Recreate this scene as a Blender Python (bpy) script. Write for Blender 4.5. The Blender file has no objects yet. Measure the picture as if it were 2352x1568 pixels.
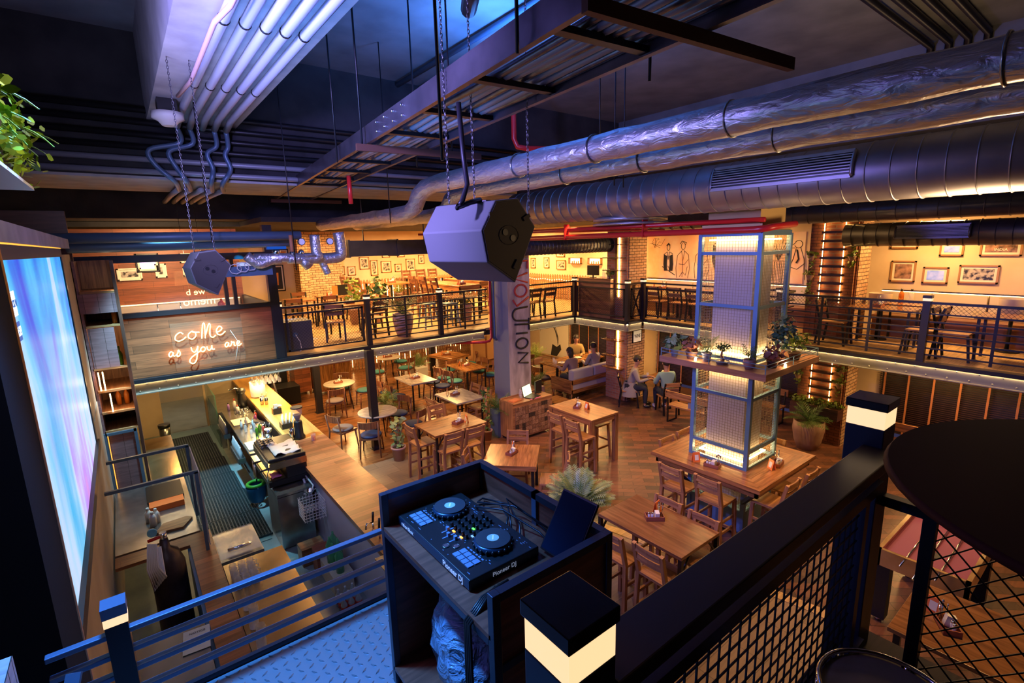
import bpy, bmesh, math, random
from mathutils import Vector, Matrix
random.seed(7)
PI = math.pi
scene = bpy.context.scene
COL = scene.collection
# ------------------------------------------------------------------ camera
H = 4.4
def _cam():
    cam = bpy.data.cameras.new('camera'); co = bpy.data.objects.new('camera', cam); COL.objects.link(co)
    cam.sensor_width = 36; cam.lens = 1150.48 / 2352 * 36; cam.clip_start = 0.05; cam.clip_end = 100
    yw, pt, rl = math.radians(37.623), math.radians(11.082), math.radians(-1.445)
    f = Vector((math.sin(yw)*math.cos(pt), math.cos(yw)*math.cos(pt), -math.sin(pt)))
    r = Vector((math.cos(yw), -math.sin(yw), 0)); u = r.cross(f)
    r2 = math.cos(rl)*r + math.sin(rl)*u; u2 = -math.sin(rl)*r + math.cos(rl)*u
    m = Matrix((r2, u2, -f)).transposed().to_4x4(); m.translation = (0, 0, H)
    co.matrix_world = m; scene.camera = co
_cam()
scene.view_settings.view_transform = 'Standard'; scene.view_settings.look = 'None'
scene.view_settings.exposure = 0.28; scene.view_settings.gamma = 1.0; scene.view_settings.use_curve_mapping = False
scene.cycles.use_denoising = True
scene.cycles.max_bounces = 6; scene.cycles.diffuse_bounces = 3; scene.cycles.glossy_bounces = 3
scene.cycles.transmission_bounces = 4; scene.cycles.transparent_max_bounces = 12
scene.cycles.sample_clamp_indirect = 4.0; scene.cycles.caustics_reflective = False; scene.cycles.caustics_refractive = False
w = bpy.data.worlds.new('world'); scene.world = w; w.use_nodes = True
w.node_tree.nodes['Background'].inputs[0].default_value = (0.10, 0.09, 0.22, 1)
w.node_tree.nodes['Background'].inputs[1].default_value = 0.25
WARM = (1.0, 0.53, 0.17); WARM2 = (1.0, 0.62, 0.30); BLUE = (0.10, 0.22, 1.0); VIO = (0.30, 0.22, 1.0)
def light(kind, loc, power, color, size=0.3, target=None, name='lamp', size_y=None, spot=70, blend=0.6):
    l = bpy.data.lights.new(name, kind); l.energy = power; l.color = color
    if kind == 'AREA':
        l.size = size
        if size_y: l.shape = 'RECTANGLE'; l.size_y = size_y
    elif kind == 'POINT': l.shadow_soft_size = size
    elif kind == 'SPOT': l.shadow_soft_size = size; l.spot_size = math.radians(spot); l.spot_blend = blend
    o = bpy.data.objects.new(name, l); COL.objects.link(o); o.location = loc
    if target is not None:
        d = Vector(target) - Vector(loc); o.rotation_euler = d.to_track_quat('-Z', 'Y').to_euler()
    return o
LIGHTS = True
light('AREA', (-0.1, 2.5, 4.7), 7, VIO, 0.3, (1.3, 1.6, 3.1), 'stand_fill')  # added violet fill that tints the inside of the disc jockey stand
# stage and house lights of the hall, plus an added ceiling fill
light('SPOT', (0.1, 2.7, 5.5), 760, (0.06,0.32,1.0), 0.15, (0.25, 2.15, 2.3), 'stage_light_deck', spot=62, blend=0.5)
light('AREA', (0.0, 5.3, 4.9), 38, (0.5,0.48,1.0), 0.8, (3.0, 6.6, 7.3), 'stage_light_up', 0.8)
light('SPOT', (-0.2, 3.2, 5.6), 900, (0.36,0.31,1.0), 0.15, (4.5, 6.0, 5.0), 'stage_spot_pipes', spot=110)
light('SPOT', (-0.3, 4.4, 4.9), 420, VIO, 0.2, (6.8, 4.0, 2.6), 'stage_spot_hall', spot=70)
light('AREA', (4.3, 5.4, 6.1), 190, (0.06,0.26,1.0), 0.5, (4.3, 5.4, 7.3), 'ceiling_fill')  # added blue fill brightening the ceiling slab
light('SPOT', (0.4, 3.9, 4.6), 260, (0.10,0.30,1.0), 0.3, (4.2, 6.0, 7.3), 'stage_spot_ceiling', spot=85)
light('SPOT', (0.6, 8.8, 5.0), 1500, (0.30, 0.78, 1.0), 0.12, (0.95, 10.0, 0.0), 'bar_wash', spot=75)
light('SPOT', (1.2, 9.6, 5.0), 1300, (0.01, 0.45, 1.0), 0.02, (4.25, 13.44, 0.7), 'blue_beam', spot=9, blend=0.2)
light('AREA', (7.5, 1.0, 3.9), 60, WARM2, 1.0, (6.5, 1.5, 6.0), 'warm_uplight')
for x, y, p in ((4.3, 7.6, 100), (6.9, 6.9, 120), (9.4, 6.4, 120), (4.7, 3.8, 90), (8.8, 2.6, 130), (6.0, 1.0, 90), (3.2, 8.6, 80)):
    light('SPOT', (x, y, 4.75), p*3.2, WARM, 0.12, (x, y, 0), 'house_spot', spot=95, blend=0.8)
# downlights under the upper floor and over it
for x, y, p in ((4.3, 12.6, 55), (7.2, 12.4, 55), (5.3, 15.6, 60), (8.3, 15.5, 60), (11.2, 13.2, 45), (11.6, 10.8, 45), (11.9, 7.2, 40), (11.8, 2.2, 40), (3.0, 15.0, 30)):
    light('AREA', (x, y, 2.03), p*1.2, WARM, 0.5, (x, y, 0), 'downlight')
for x, y, p in ((3.4, 13.0, 50), (6.4, 13.2, 100), (9.2, 13.6, 100), (5.2, 15.0, 80), (8.6, 15.4, 100), (11.8, 14.6, 90), (11.9, 11.2, 70), (12.0, 7.0, 55), (11.9, 2.6, 42), (11.9, 0.2, 30)):
    light('AREA', (x, y, 4.85), p*2.2, WARM, 0.5, (x, y, 2.3), 'upper_downlight')
# ------------------------------------------------------------------ materials
class _Mats(dict):
    def __missing__(s, k): m = bpy.data.materials.new(k); s[k] = m; return m
MATS = _Mats(); DEFINED = set()
def mat(name, col=(0.5,0.5,0.5), rough=0.5, metal=0.0, emit=None, es=0.0, trans=0.0, alpha=1.0, ior=1.45, spec=0.5):
    m = MATS[name]; DEFINED.add(name); m.use_nodes = True; b = m.node_tree.nodes['Principled BSDF']
    b.inputs['Base Color'].default_value = (*col, 1); b.inputs['Roughness'].default_value = rough; b.inputs['Metallic'].default_value = metal
    b.inputs['Specular IOR Level'].default_value = spec
    if emit: b.inputs['Emission Color'].default_value = (*emit, 1); b.inputs['Emission Strength'].default_value = es
    if trans: b.inputs['Transmission Weight'].default_value = trans; b.inputs['IOR'].default_value = ior
    if alpha < 1: b.inputs['Alpha'].default_value = alpha
    MATS[name] = m; return m
def N(m, t, **kw):
    n = m.node_tree.nodes.new(t)
    for k, v in kw.items():
        if hasattr(n, k): setattr(n, k, v)
        else: n.inputs[k].default_value = v
    return n
def LK(m, a, b): m.node_tree.links.new(a, b)
def coords(m, kind='UV', scale=(1,1,1), rot=(0,0,0)):
    tc = N(m, 'ShaderNodeTexCoord'); mp = N(m, 'ShaderNodeMapping'); mp.inputs['Scale'].default_value = scale; mp.inputs['Rotation'].default_value = rot
    LK(m, tc.outputs[kind], mp.inputs['Vector']); return mp.outputs['Vector']
def ramp(m, fac, stops):
    r = N(m, 'ShaderNodeValToRGB'); e = r.color_ramp.elements
    while len(e) < len(stops): e.new(0.5)
    for i, (p, c) in enumerate(stops): e[i].position = p; e[i].color = (*c, 1)
    LK(m, fac, r.inputs['Fac']); return r.outputs['Color']
def bump(m, h, strength=0.3, dist=0.01):
    bp = N(m, 'ShaderNodeBump'); bp.inputs['Strength'].default_value = strength; bp.inputs['Distance'].default_value = dist
    LK(m, h, bp.inputs['Height']); LK(m, bp.outputs['Normal'], m.node_tree.nodes['Principled BSDF'].inputs['Normal'])
def base(m): return m.node_tree.nodes['Principled BSDF'].inputs['Base Color']
def wood(name, c1, c2, rough=0.45, sx=1.6, sy=22):
    m = mat(name, c1, rough); v = coords(m, 'UV', (sx, sy, 1))
    n = N(m, 'ShaderNodeTexNoise', Scale=1.0, Detail=5.0, Distortion=0.8); LK(m, v, n.inputs['Vector'])
    LK(m, ramp(m, n.outputs['Fac'], [(0.3, c2), (0.5, tuple((a+b)/2 for a, b in zip(c1, c2))), (0.68, c1)]), base(m)); bump(m, n.outputs['Fac'], 0.15, 0.004); return m
def planks(name, c1, c2, rough=0.5, bw=1.2, rh=0.14, mortar=0.004, mc=(0.02,0.01,0.005), rot=0.0, off=0.5, vary=0.5):
    m = mat(name, c1, rough); v = coords(m, 'UV', (1,1,1), (0,0,rot))
    b = N(m, 'ShaderNodeTexBrick', offset=off); b.inputs['Scale'].default_value = 1.0; b.inputs['Brick Width'].default_value = bw; b.inputs['Row Height'].default_value = rh
    b.inputs['Mortar Size'].default_value = mortar; b.inputs['Color1'].default_value = (*c1, 1); b.inputs['Color2'].default_value = (*c2, 1); b.inputs['Mortar'].default_value = (*mc, 1); b.inputs['Bias'].default_value = 0.0
    LK(m, v, b.inputs['Vector'])
    v2 = coords(m, 'UV', (2.5, 30, 1), (0,0,rot)); n = N(m, 'ShaderNodeTexNoise', Scale=1.0, Detail=4.0, Distortion=0.6); LK(m, v2, n.inputs['Vector'])
    mx = N(m, 'ShaderNodeMix', data_type='RGBA', blend_type='MULTIPLY'); mx.inputs['Factor'].default_value = vary
    LK(m, b.outputs['Color'], mx.inputs[6]); LK(m, ramp(m, n.outputs['Fac'], [(0.3, (0.35,0.35,0.35)), (0.7, (1.3,1.3,1.3))]), mx.inputs[7]); LK(m, mx.outputs[2], base(m))
    bump(m, b.outputs['Fac'], -0.4, 0.004); return m
def brick(name, c1, c2, mc, bw=0.21, rh=0.07, ms=0.012, rough=0.85, bs=0.9):
    m = mat(name, c1, rough); v = coords(m, 'UV')
    nz = N(m, 'ShaderNodeTexNoise', Scale=9.0, Detail=3.0); LK(m, v, nz.inputs['Vector'])
    ad = N(m, 'ShaderNodeVectorMath', operation='MULTIPLY_ADD'); LK(m, nz.outputs['Color'], ad.inputs[0]); ad.inputs[1].default_value = (0.035, 0.035, 0); LK(m, v, ad.inputs[2])
    b = N(m, 'ShaderNodeTexBrick'); b.inputs['Scale'].default_value = 1.0; b.inputs['Brick Width'].default_value = bw; b.inputs['Row Height'].default_value = rh
    b.inputs['Mortar Size'].default_value = ms; b.inputs['Mortar Smooth'].default_value = 0.3
    b.inputs['Color1'].default_value = (*c1, 1); b.inputs['Color2'].default_value = (*c2, 1); b.inputs['Mortar'].default_value = (*mc, 1)
    LK(m, ad.outputs[0], b.inputs['Vector']); LK(m, b.outputs['Color'], base(m)); bump(m, b.outputs['Fac'], -bs, 0.02); return m
def noisy(name, c1, c2, scale=4.0, rough=0.8, metal=0.0, bs=0.3, bd=0.01, kind='Object', sc=(1,1,1), det=6.0, dist=0.0, lo=0.35, hi=0.65):
    m = mat(name, c1, rough, metal); v = coords(m, kind, sc); n = N(m, 'ShaderNodeTexNoise', Scale=scale, Detail=det, Distortion=dist); LK(m, v, n.inputs['Vector'])
    LK(m, ramp(m, n.outputs['Fac'], [(lo, c2), (hi, c1)]), base(m)); 
    if bs: bump(m, n.outputs['Fac'], bs, bd)
    return m
wood('stool_wood', (0.50,0.24,0.10), (0.17,0.07,0.03)); wood('table_wood', (0.36,0.16,0.05), (0.10,0.04,0.015), 0.22); wood('counter_wood', (0.46,0.20,0.07), (0.15,0.06,0.02), 0.25)
wood('teak', (0.22,0.085,0.04), (0.10,0.035,0.018), 0.35); wood('dark_wood', (0.10,0.04,0.03), (0.04,0.016,0.012), 0.4); wood('marble', (0.55,0.48,0.42), (0.28,0.24,0.22), 0.25, 3, 12)
wood('live_edge', (0.72,0.40,0.10), (0.42,0.20,0.05), 0.3, 1.0, 9)
planks('bar_planks', (0.44,0.17,0.07), (0.20,0.075,0.03), 0.28, 0.9, 0.11, 0.001)
planks('panel_planks', (0.33,0.095,0.038), (0.15,0.045,0.018), 0.5, 1.1, 0.13, 0.002)
planks('wood_floor', (0.27,0.11,0.04), (0.14,0.055,0.022), 0.25, 0.9, 0.09, 0.001)
planks('deck_floor', (0.55,0.36,0.17), (0.42,0.27,0.12), 0.4, 1.2, 0.15, 0.0015)
planks('stone_tile', (0.25,0.17,0.11), (0.18,0.12,0.08), 0.4, 0.6, 0.4, 0.004, (0.10,0.07,0.05), 0.0, 0.5, 0.3)
planks('desk_planks', (0.30,0.12,0.06), (0.16,0.06,0.03), 0.5, 1.4, 0.12, 0.002)
planks('box_planks', (0.10,0.04,0.025), (0.06,0.022,0.015), 0.5, 1.5, 0.3, 0.002)
planks('herringbone_a', (0.21,0.085,0.05), (0.07,0.042,0.035), 0.3, 0.42, 0.14, 0.004, (0.03,0.018,0.012), PI/4, 0.5, 0.35)
brick('brick_red', (0.42,0.15,0.08), (0.26,0.09,0.05), (0.30,0.20,0.14)); brick('brick_pale', (0.55,0.36,0.22), (0.40,0.22,0.12), (0.10,0.06,0.04), 0.20, 0.075, 0.010)
brick('brick_brown', (0.34,0.13,0.06), (0.22,0.08,0.04), (0.10,0.05,0.03), 0.22, 0.06, 0.006)
noisy('concrete', (0.42,0.42,0.45), (0.30,0.30,0.33), 3.0, 0.85); noisy('dark_concrete', (0.035,0.035,0.04), (0.015,0.015,0.02), 2.0, 0.9); noisy('ceiling_paint', (0.16,0.17,0.19), (0.10,0.11,0.125), 1.5, 0.9)
noisy('plaster_cream', (0.70,0.55,0.38), (0.60,0.45,0.30), 1.5, 0.85); noisy('bar_floor', (0.30,0.38,0.40), (0.20,0.27,0.30), 3.0, 0.35)
noisy('distressed', (0.62,0.56,0.58), (0.30,0.26,0.26), 5.0, 0.85, sc=(1,1,0.3)); noisy('foil', (0.62,0.62,0.68), (0.48,0.48,0.54), 13.0, 0.33, 0.85, 0.6, 0.03, sc=(1.4,0.5,1.4), dist=0.8)
noisy('duct_metal', (0.46,0.45,0.48), (0.38,0.37,0.40), 3.0, 0.42, 0.8, 0.03); noisy('duct_dark', (0.10,0.10,0.13), (0.07,0.07,0.09), 3.0, 0.35, 0.7, 0.03)
noisy('steel', (0.45,0.45,0.46), (0.33,0.33,0.34), 6.0, 0.25, 0.9, 0.05); noisy('brass_or_lit_steel', (0.75,0.55,0.30), (0.50,0.33,0.15), 3.0, 0.22, 0.9, 0.1)  # brass; on steel counters and chrome its gold paints in warm reflected light
noisy('plastic_bag', (0.30,0.45,0.62), (0.16,0.26,0.42), 5.0, 0.18, 0.0, 1.0, 0.10, dist=2.5); noisy('terracotta', (0.36,0.22,0.16), (0.28,0.16,0.12), 6.0, 0.6); noisy('pot_clay', (0.42,0.26,0.24), (0.36,0.21,0.20), 4.0, 0.4)
noisy('leaf', (0.10,0.20,0.045), (0.035,0.09,0.02), 8.0, 0.45, bs=0); noisy('leaf_light', (0.25,0.34,0.05), (0.10,0.18,0.02), 8.0, 0.45, bs=0); noisy('leaf_red', (0.42,0.15,0.09), (0.22,0.10,0.05), 10.0, 0.45, bs=0); noisy('leaf_bluish', (0.05,0.13,0.07), (0.02,0.06,0.04), 8.0, 0.4, bs=0)
mat('metal_dark', (0.035,0.033,0.045), 0.38, 0.6); mat('metal_blue', (0.10,0.17,0.28), 0.4, 0.3); mat('metal_black', (0.015,0.015,0.018), 0.4, 0.5); mat('channel_grey', (0.28,0.26,0.23), 0.45, 0.4)
mat('rust', (0.10,0.035,0.02), 0.7, 0.2); mat('chrome', (0.8,0.8,0.82), 0.12, 1.0); mat('black_plastic', (0.012,0.012,0.014), 0.35); mat('speaker_paint', (0.10,0.10,0.11), 0.6); mat('red_paint', (0.55,0.02,0.02), 0.3)
mat('white', (0.75,0.74,0.72), 0.5); mat('paper', (0.8,0.78,0.72), 0.7); mat('orange_card', (0.85,0.20,0.04), 0.5); mat('teal_cushion', (0.03,0.17,0.19), 0.7); mat('navy_cushion', (0.01,0.025,0.10), 0.7); mat('grey_cushion', (0.16,0.13,0.14), 0.8)
mat('tan_leather', (0.42,0.22,0.10), 0.5); mat('cream_fabric', (0.62,0.52,0.36), 0.8); mat('grey_fabric', (0.34,0.32,0.40), 0.85); mat('glass', (0.95,0.98,0.97), 0.03, trans=1.0, ior=1.1); mat('matte_black', (0.008,0.008,0.01), 0.9, spec=0.1); mat('acrylic', (0.5,0.4,0.3), 0.4, 0.0, alpha=0.04, spec=0.1); mat('bottle_green', (0.2,0.6,0.05), 0.08, trans=0.8, ior=1.3); mat('amber', (0.8,0.22,0.03), 0.1, trans=0.6, ior=1.3)
mat('clear', (0.9,0.93,0.95), 0.08, 0.0, alpha=0.25); mat('pane', (0.5,0.55,0.6), 0.03, 0.0, alpha=0.06); mat('rubber', (0.03,0.05,0.06), 0.5); mat('green_plastic', (0.05,0.35,0.03), 0.4); mat('blue_plastic', (0.01,0.16,0.40), 0.35); mat('cord_white', (0.75,0.73,0.72), 0.5)
mat('strip', (1,0.8,0.5), 0.5, emit=(1.0,0.60,0.22), es=9.0); mat('strip_soft', (1,0.8,0.5), 0.5, emit=(1.0,0.64,0.28), es=3.0); mat('neon', (1,0.8,0.5), 0.5, emit=(1.0,0.62,0.16), es=9.0); mat('lamp_glow', (1,0.9,0.7), 0.5, emit=(1.0,0.66,0.34), es=0.95)
mat('amber_led', (1,0.3,0.05), 0.5, emit=(1.0,0.30,0.02), es=3.0); mat('orange_strip', (1,0.4,0.05), 0.5, emit=(1.0,0.42,0.05), es=1.3); mat('screen_white', (1,1,1), 0.5, emit=(0.85,0.95,0.45), es=1.6); mat('shade_glow', (1,0.9,0.7), 0.7, emit=(1.0,0.75,0.4), es=0.55)
mat('skin', (0.42,0.22,0.14), 0.5); mat('hair', (0.02,0.014,0.012), 0.6); mat('shirt_teal', (0.20,0.34,0.34), 0.85); mat('trousers', (0.02,0.025,0.04), 0.8); mat('coat_grey', (0.30,0.27,0.27), 0.9); mat('mauve', (0.26,0.17,0.18), 0.85); mat('plaid', (0.30,0.22,0.08), 0.85); mat('shoe_white', (0.7,0.66,0.66), 0.6)
mat('tile_white', (0.62,0.60,0.72), 0.25); mat('purple_cloth', (0.24,0.05,0.12), 0.6); mat('pad_grey', (0.20,0.24,0.36), 0.5); mat('board', (0.72,0.66,0.55), 0.5); mat('pink_cloth', (0.75,0.18,0.42), 0.8); mat('red_round', (0.05,0.008,0.006), 0.7, spec=0.15)
mat('diamond_plate', (0.30,0.36,0.42), 0.36, 0.55)
# video wall picture: painted streaks of light in blue, cyan, white and violet
def _tv():
    m = mat('video_picture', (0,0,0), 0.4); b = m.node_tree.nodes['Principled BSDF']; v = coords(m, 'UV', (1,1,1))
    n = N(m, 'ShaderNodeTexNoise', Scale=1.3, Detail=6.0, Distortion=1.2); mv = coords(m, 'UV', (0.7,0.35,1), (0,0,0.5)); LK(m, mv, n.inputs['Vector'])
    c = ramp(m, n.outputs['Fac'], [(0.30, (0.0,0.08,0.80)), (0.43, (0.0,0.36,0.92)), (0.53, (0.05,0.55,0.95)), (0.62, (0.45,0.70,1.0)), (0.74, (0.35,0.30,1.0))])
    sp = N(m, 'ShaderNodeSeparateXYZ'); LK(m, v, sp.inputs[0])
    n2 = N(m, 'ShaderNodeTexNoise', Scale=1.0, Detail=4.0); mv2 = coords(m, 'UV', (1.7,0.25,1), (0,0,0.12)); LK(m, mv2, n2.inputs['Vector'])
    pinks = ramp(m, n2.outputs['Fac'], [(0.33, (0.0,0.45,0.9)), (0.45, (0.35,0.68,0.95)), (0.54, (0.62,0.72,1.0)), (0.61, (0.52,0.28,0.95)), (0.70, (0.75,0.30,0.75))])
    mx = N(m, 'ShaderNodeMix', data_type='RGBA'); mr = N(m, 'ShaderNodeMapRange'); LK(m, sp.outputs[1], mr.inputs[0]); mr.inputs[1].default_value = 4.0; mr.inputs[2].default_value = 2.7
    LK(m, mr.outputs[0], mx.inputs[0]); LK(m, c, mx.inputs[6]); LK(m, pinks, mx.inputs[7]); LK(m, mx.outputs[2], b.inputs['Emission Color']); b.inputs['Emission Strength'].default_value = 0.85
_tv()
# ------------------------------------------------------------------ mesh builder
class MB:
    def __init__(s): s.v = []; s.f = []; s.m = []; s.sm = []; s.grain = False
    def _add(s, vs, fs, mi=0, sm=False):
        o = len(s.v); s.v += [tuple(p) for p in vs]
        for f in fs: s.f.append([i+o for i in f]); s.m.append(mi); s.sm.append(sm)
        return s
    def bx(s, x0, x1, y0, y1, z0, z1, mi=0):
        if x0 > x1: x0, x1 = x1, x0
        if y0 > y1: y0, y1 = y1, y0
        if z0 > z1: z0, z1 = z1, z0
        return s._add([(x0,y0,z0),(x1,y0,z0),(x1,y1,z0),(x0,y1,z0),(x0,y0,z1),(x1,y0,z1),(x1,y1,z1),(x0,y1,z1)],
            [(0,3,2,1),(4,5,6,7),(0,1,5,4),(1,2,6,5),(2,3,7,6),(3,0,4,7)], mi)
    def cb(s, cx, cy, cz, sx, sy, sz, mi=0): return s.bx(cx-sx/2, cx+sx/2, cy-sy/2, cy+sy/2, cz-sz/2, cz+sz/2, mi)
    def beam(s, p, q, w, h=None, mi=0, up=(0,0,1)):
        h = h or w; p = Vector(p); q = Vector(q); d = (q-p).normalized(); u = Vector(up)
        if abs(d.dot(u)) > 0.98: u = Vector((1,0,0))
        a = d.cross(u).normalized(); b = a.cross(d).normalized()
        vs = [c + a*x*w/2 + b*y*h/2 for c in (p, q) for x, y in ((-1,-1),(1,-1),(1,1),(-1,1))]
        return s._add(vs, [(0,3,2,1),(4,5,6,7),(0,1,5,4),(1,2,6,5),(2,3,7,6),(3,0,4,7)], mi)
    def tube(s, pts, r, n=8, mi=0, cap=True, closed=False):
        P = [Vector(p) for p in pts]; k = len(P); R = r if isinstance(r, (list, tuple)) else [r]*k; vs = []; fs = []; up = None
        for i in range(k):
            if closed: d = (P[(i+1) % k] - P[i-1])
            else: d = P[min(i+1, k-1)] - P[max(i-1, 0)]
            d = d.normalized() if d.length > 1e-9 else Vector((0,0,1))
            if up is None: up = Vector((0,0,1)) if abs(d.z) < 0.9 else Vector((1,0,0))
            a = d.cross(up)
            if a.length < 1e-4: a = d.cross(Vector((1,0,0)))
            a.normalize(); b = a.cross(d).normalized(); up = b
            vs += [P[i] + (a*math.cos(2*PI*j/n) + b*math.sin(2*PI*j/n))*R[i] for j in range(n)]
        for i in range(k if closed else k-1):
            for j in range(n):
                a0 = i*n+j; a1 = i*n+(j+1) % n; i2 = ((i+1) % k)*n
                fs.append((a0, a1, i2+(j+1) % n, i2+j))
        if cap and not closed: fs.append(list(range(n))[::-1]); fs.append([(k-1)*n+j for j in range(n)])
        return s._add(vs, fs, mi, n > 4)
    def cyl(s, cx, cy, z0, z1, r, n=16, r2=None, mi=0): return s.lathe([(r, z0), (r if r2 is None else r2, z1)], cx, cy, n, mi)
    def lathe(s, prof, cx=0, cy=0, n=16, mi=0, cap=True, sm=True):
        vs = [(cx+r*math.cos(2*PI*j/n), cy+r*math.sin(2*PI*j/n), z) for r, z in prof for j in range(n)]; fs = []
        for i in range(len(prof)-1):
            for j in range(n): fs.append((i*n+j, i*n+(j+1) % n, (i+1)*n+(j+1) % n, (i+1)*n+j))
        s._add(vs, fs, mi, sm)
        if cap:
            o = len(s.v) - len(vs); s.f.append([o+j for j in range(n)][::-1]); s.m.append(mi); s.sm.append(False)
            s.f.append([o+(len(prof)-1)*n+j for j in range(n)]); s.m.append(mi); s.sm.append(False)
        return s
    def ball(s, c, r, n=10, mi=0, sc=(1,1,1)):
        vs = []; fs = []; k = max(4, n//2)
        for i in range(k+1):
            t = PI*i/k
            for j in range(n): vs.append((c[0]+r*sc[0]*math.sin(t)*math.cos(2*PI*j/n), c[1]+r*sc[1]*math.sin(t)*math.sin(2*PI*j/n), c[2]-r*sc[2]*math.cos(t)))
        for i in range(k):
            for j in range(n): fs.append((i*n+j, i*n+(j+1) % n, (i+1)*n+(j+1) % n, (i+1)*n+j))
        return s._add(vs, fs, mi, True)
    def prism(s, poly, a, b, axis='z', mi=0):
        n = len(poly)
        def P(u, w, t): return (u, w, t) if axis == 'z' else ((t, u, w) if axis == 'x' else (u, t, w))
        return s._add([P(u, w, a) for u, w in poly] + [P(u, w, b) for u, w in poly],
            [list(range(n))[::-1], [n+i for i in range(n)]] + [(i, (i+1) % n, n+(i+1) % n, n+i) for i in range(n)], mi)
    def face(s, vs, mi=0, sm=False): return s._add(vs, [list(range(len(vs)))], mi, sm)
    def xf(s, m):
        s.v = [tuple(m @ Vector(p)) for p in s.v]; return s
    def join(s, o, m=None):
        off = len(s.v); s.v += [tuple(m @ Vector(p)) for p in o.v] if m else list(o.v)
        s.f += [[i+off for i in f] for f in o.f]; s.m += o.m; s.sm += o.sm; return s
def RZ(a, loc=(0,0,0)): return Matrix.Translation(loc) @ Matrix.Rotation(a, 4, 'Z')
def build(name, mb, mats, parent=None, bevel=0.0, grain=None):
    if isinstance(mats, str): mats = [mats]
    if grain is None: grain = any(k in mats[0] for k in ('wood', 'teak', 'marble', 'live'))
    me = bpy.data.meshes.new(name); me.from_pydata(mb.v, [], mb.f); bm = bmesh.new(); bm.from_mesh(me); bmesh.ops.recalc_face_normals(bm, faces=bm.faces)
    uv = bm.loops.layers.uv.new('UVMap')
    for i, f in enumerate(bm.faces):
        f.material_index = mb.m[i]; f.smooth = mb.sm[i]; n = f.normal; a = max(range(3), key=lambda k: abs(n[k])); ax = [k for k in (0,1,2) if k != a]
        if grain:
            ex = [max(v.co[k] for v in f.verts) - min(v.co[k] for v in f.verts) for k in ax]
            if ex[1] > ex[0]: ax = ax[::-1]
        for l in f.loops: l[uv].uv = (l.vert.co[ax[0]], l.vert.co[ax[1]])
    bm.to_mesh(me); bm.free()
    for m in mats: me.materials.append(MATS[m])
    o = bpy.data.objects.new(name, me); COL.objects.link(o)
    if parent: o.parent = parent
    if bevel:
        b = o.modifiers.new('bevel', 'BEVEL'); b.width = bevel; b.segments = 2; b.limit_method = 'ANGLE'
    return o
def tag(o, label, cat, group=None):
    o['label'] = label; o['category'] = cat
    if group: o['group'] = group
    return o
def thing(name, label, cat, loc=(0,0,0), rz=0.0, group=None):
    o = bpy.data.objects.new(name, None); COL.objects.link(o); o.location = loc; o.rotation_euler = (0,0,rz); o.empty_display_size = 0.1
    return tag(o, label, cat, group)
def one(name, mb, mats, label, cat, group=None, loc=(0,0,0), rz=0, bevel=0.0, grain=None):
    o = build(name, mb, mats, None, bevel, grain); o.location = loc; o.rotation_euler = (0,0,rz); return tag(o, label, cat, group)
def struct(name, mb, mats, bevel=0.0, grain=False):
    o = build(name, mb, mats, None, bevel, grain); o['kind'] = 'structure'; return o
def dup(root, loc, rz=0.0, label=None, group=None, scale=None):
    def cp(o, par):
        c = o.copy(); COL.objects.link(c)
        if par: c.parent = par
        for ch in KIDS.get(o.name, []): cp(ch, c)
        return c
    r = cp(root, None); r.location = loc; r.rotation_euler = (0,0,rz)
    if label: r['label'] = label
    if group: r['group'] = group
    elif 'group' in r: del r['group']
    if scale: r.scale = scale
    return r
KIDS = {}
def remember(o):
    def rec(p):
        ch = [c for c in COL.objects if c.parent == p]; KIDS[p.name] = ch
        for c in ch: rec(c)
    rec(o); return o
def smooth(P, k=5):
    P = [Vector(p) for p in P]; Q = []
    for i in range(len(P)-1):
        p0, p1, p2, p3 = P[max(i-1,0)], P[i], P[i+1], P[min(i+2,len(P)-1)]
        for j in range(k): q = j/k; Q.append(0.5*((2*p1)+(p2-p0)*q+(2*p0-5*p1+4*p2-p3)*q*q+(3*p1-p0-3*p2+p3)*q**3))
    return Q+[P[-1]]
class Proto:
    def __init__(s, root): s.root = remember(root); s.used = False
    def put(s, loc, rz=0.0, label=None, group=None, scale=None):
        if not s.used:
            s.used = True; r = s.root; r.location = loc; r.rotation_euler = (0,0,rz)
            if label: r['label'] = label
            if group: r['group'] = group
            if scale: r.scale = scale
            return r
        return dup(s.root, loc, rz, label, group, scale)
# ================================================================== setting
MZ = 2.3
X1 = 13.0; Y1 = 17.7
struct('floor', MB().bx(2.55, X1, -3.0, 9.47, -0.1, 0.0), 'stone_tile')
struct('floor_wood', MB().bx(2.55, X1, 9.47, Y1, -0.1, 0.0), 'wood_floor', grain=False)
struct('floor_bar', MB().bx(-1.6, 2.55, -3.0, Y1, -0.1, 0.0), 'bar_floor')
struct('floor_herringbone', MB().prism([(6.0,9.46),(4.9,6.9),(5.6,4.6),(6.1,2.0),(6.1,-2.9),(12.99,-2.9),(12.99,9.46)], 0.0, 0.006), 'herringbone_a')
struct('trim_floor_border', MB().prism([(6.0,9.46),(4.9,6.9),(5.6,4.6),(6.1,2.0),(6.1,-2.9),(5.95,-2.9),(5.95,2.0),(5.45,4.6),(4.72,6.9),(5.85,9.46)], 0.0, 0.007), 'deck_floor')
CZ = 7.3
struct('ceiling', MB().bx(-1.6, X1, -3.0, Y1, CZ, CZ+0.2), 'ceiling_paint')
struct('wall_right', MB().bx(X1, X1+0.2, -3.0, Y1, 2.1, CZ).bx(X1, X1+0.2, -3, -1.2, 0, 2.1).bx(X1, X1+0.2, 3.5, 4.1, 0, 2.1).bx(X1, X1+0.2, 9.4, 10.3, 0, 2.1).bx(X1, X1+0.2, 13.3, Y1, 0, 2.1), 'plaster_cream')
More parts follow.
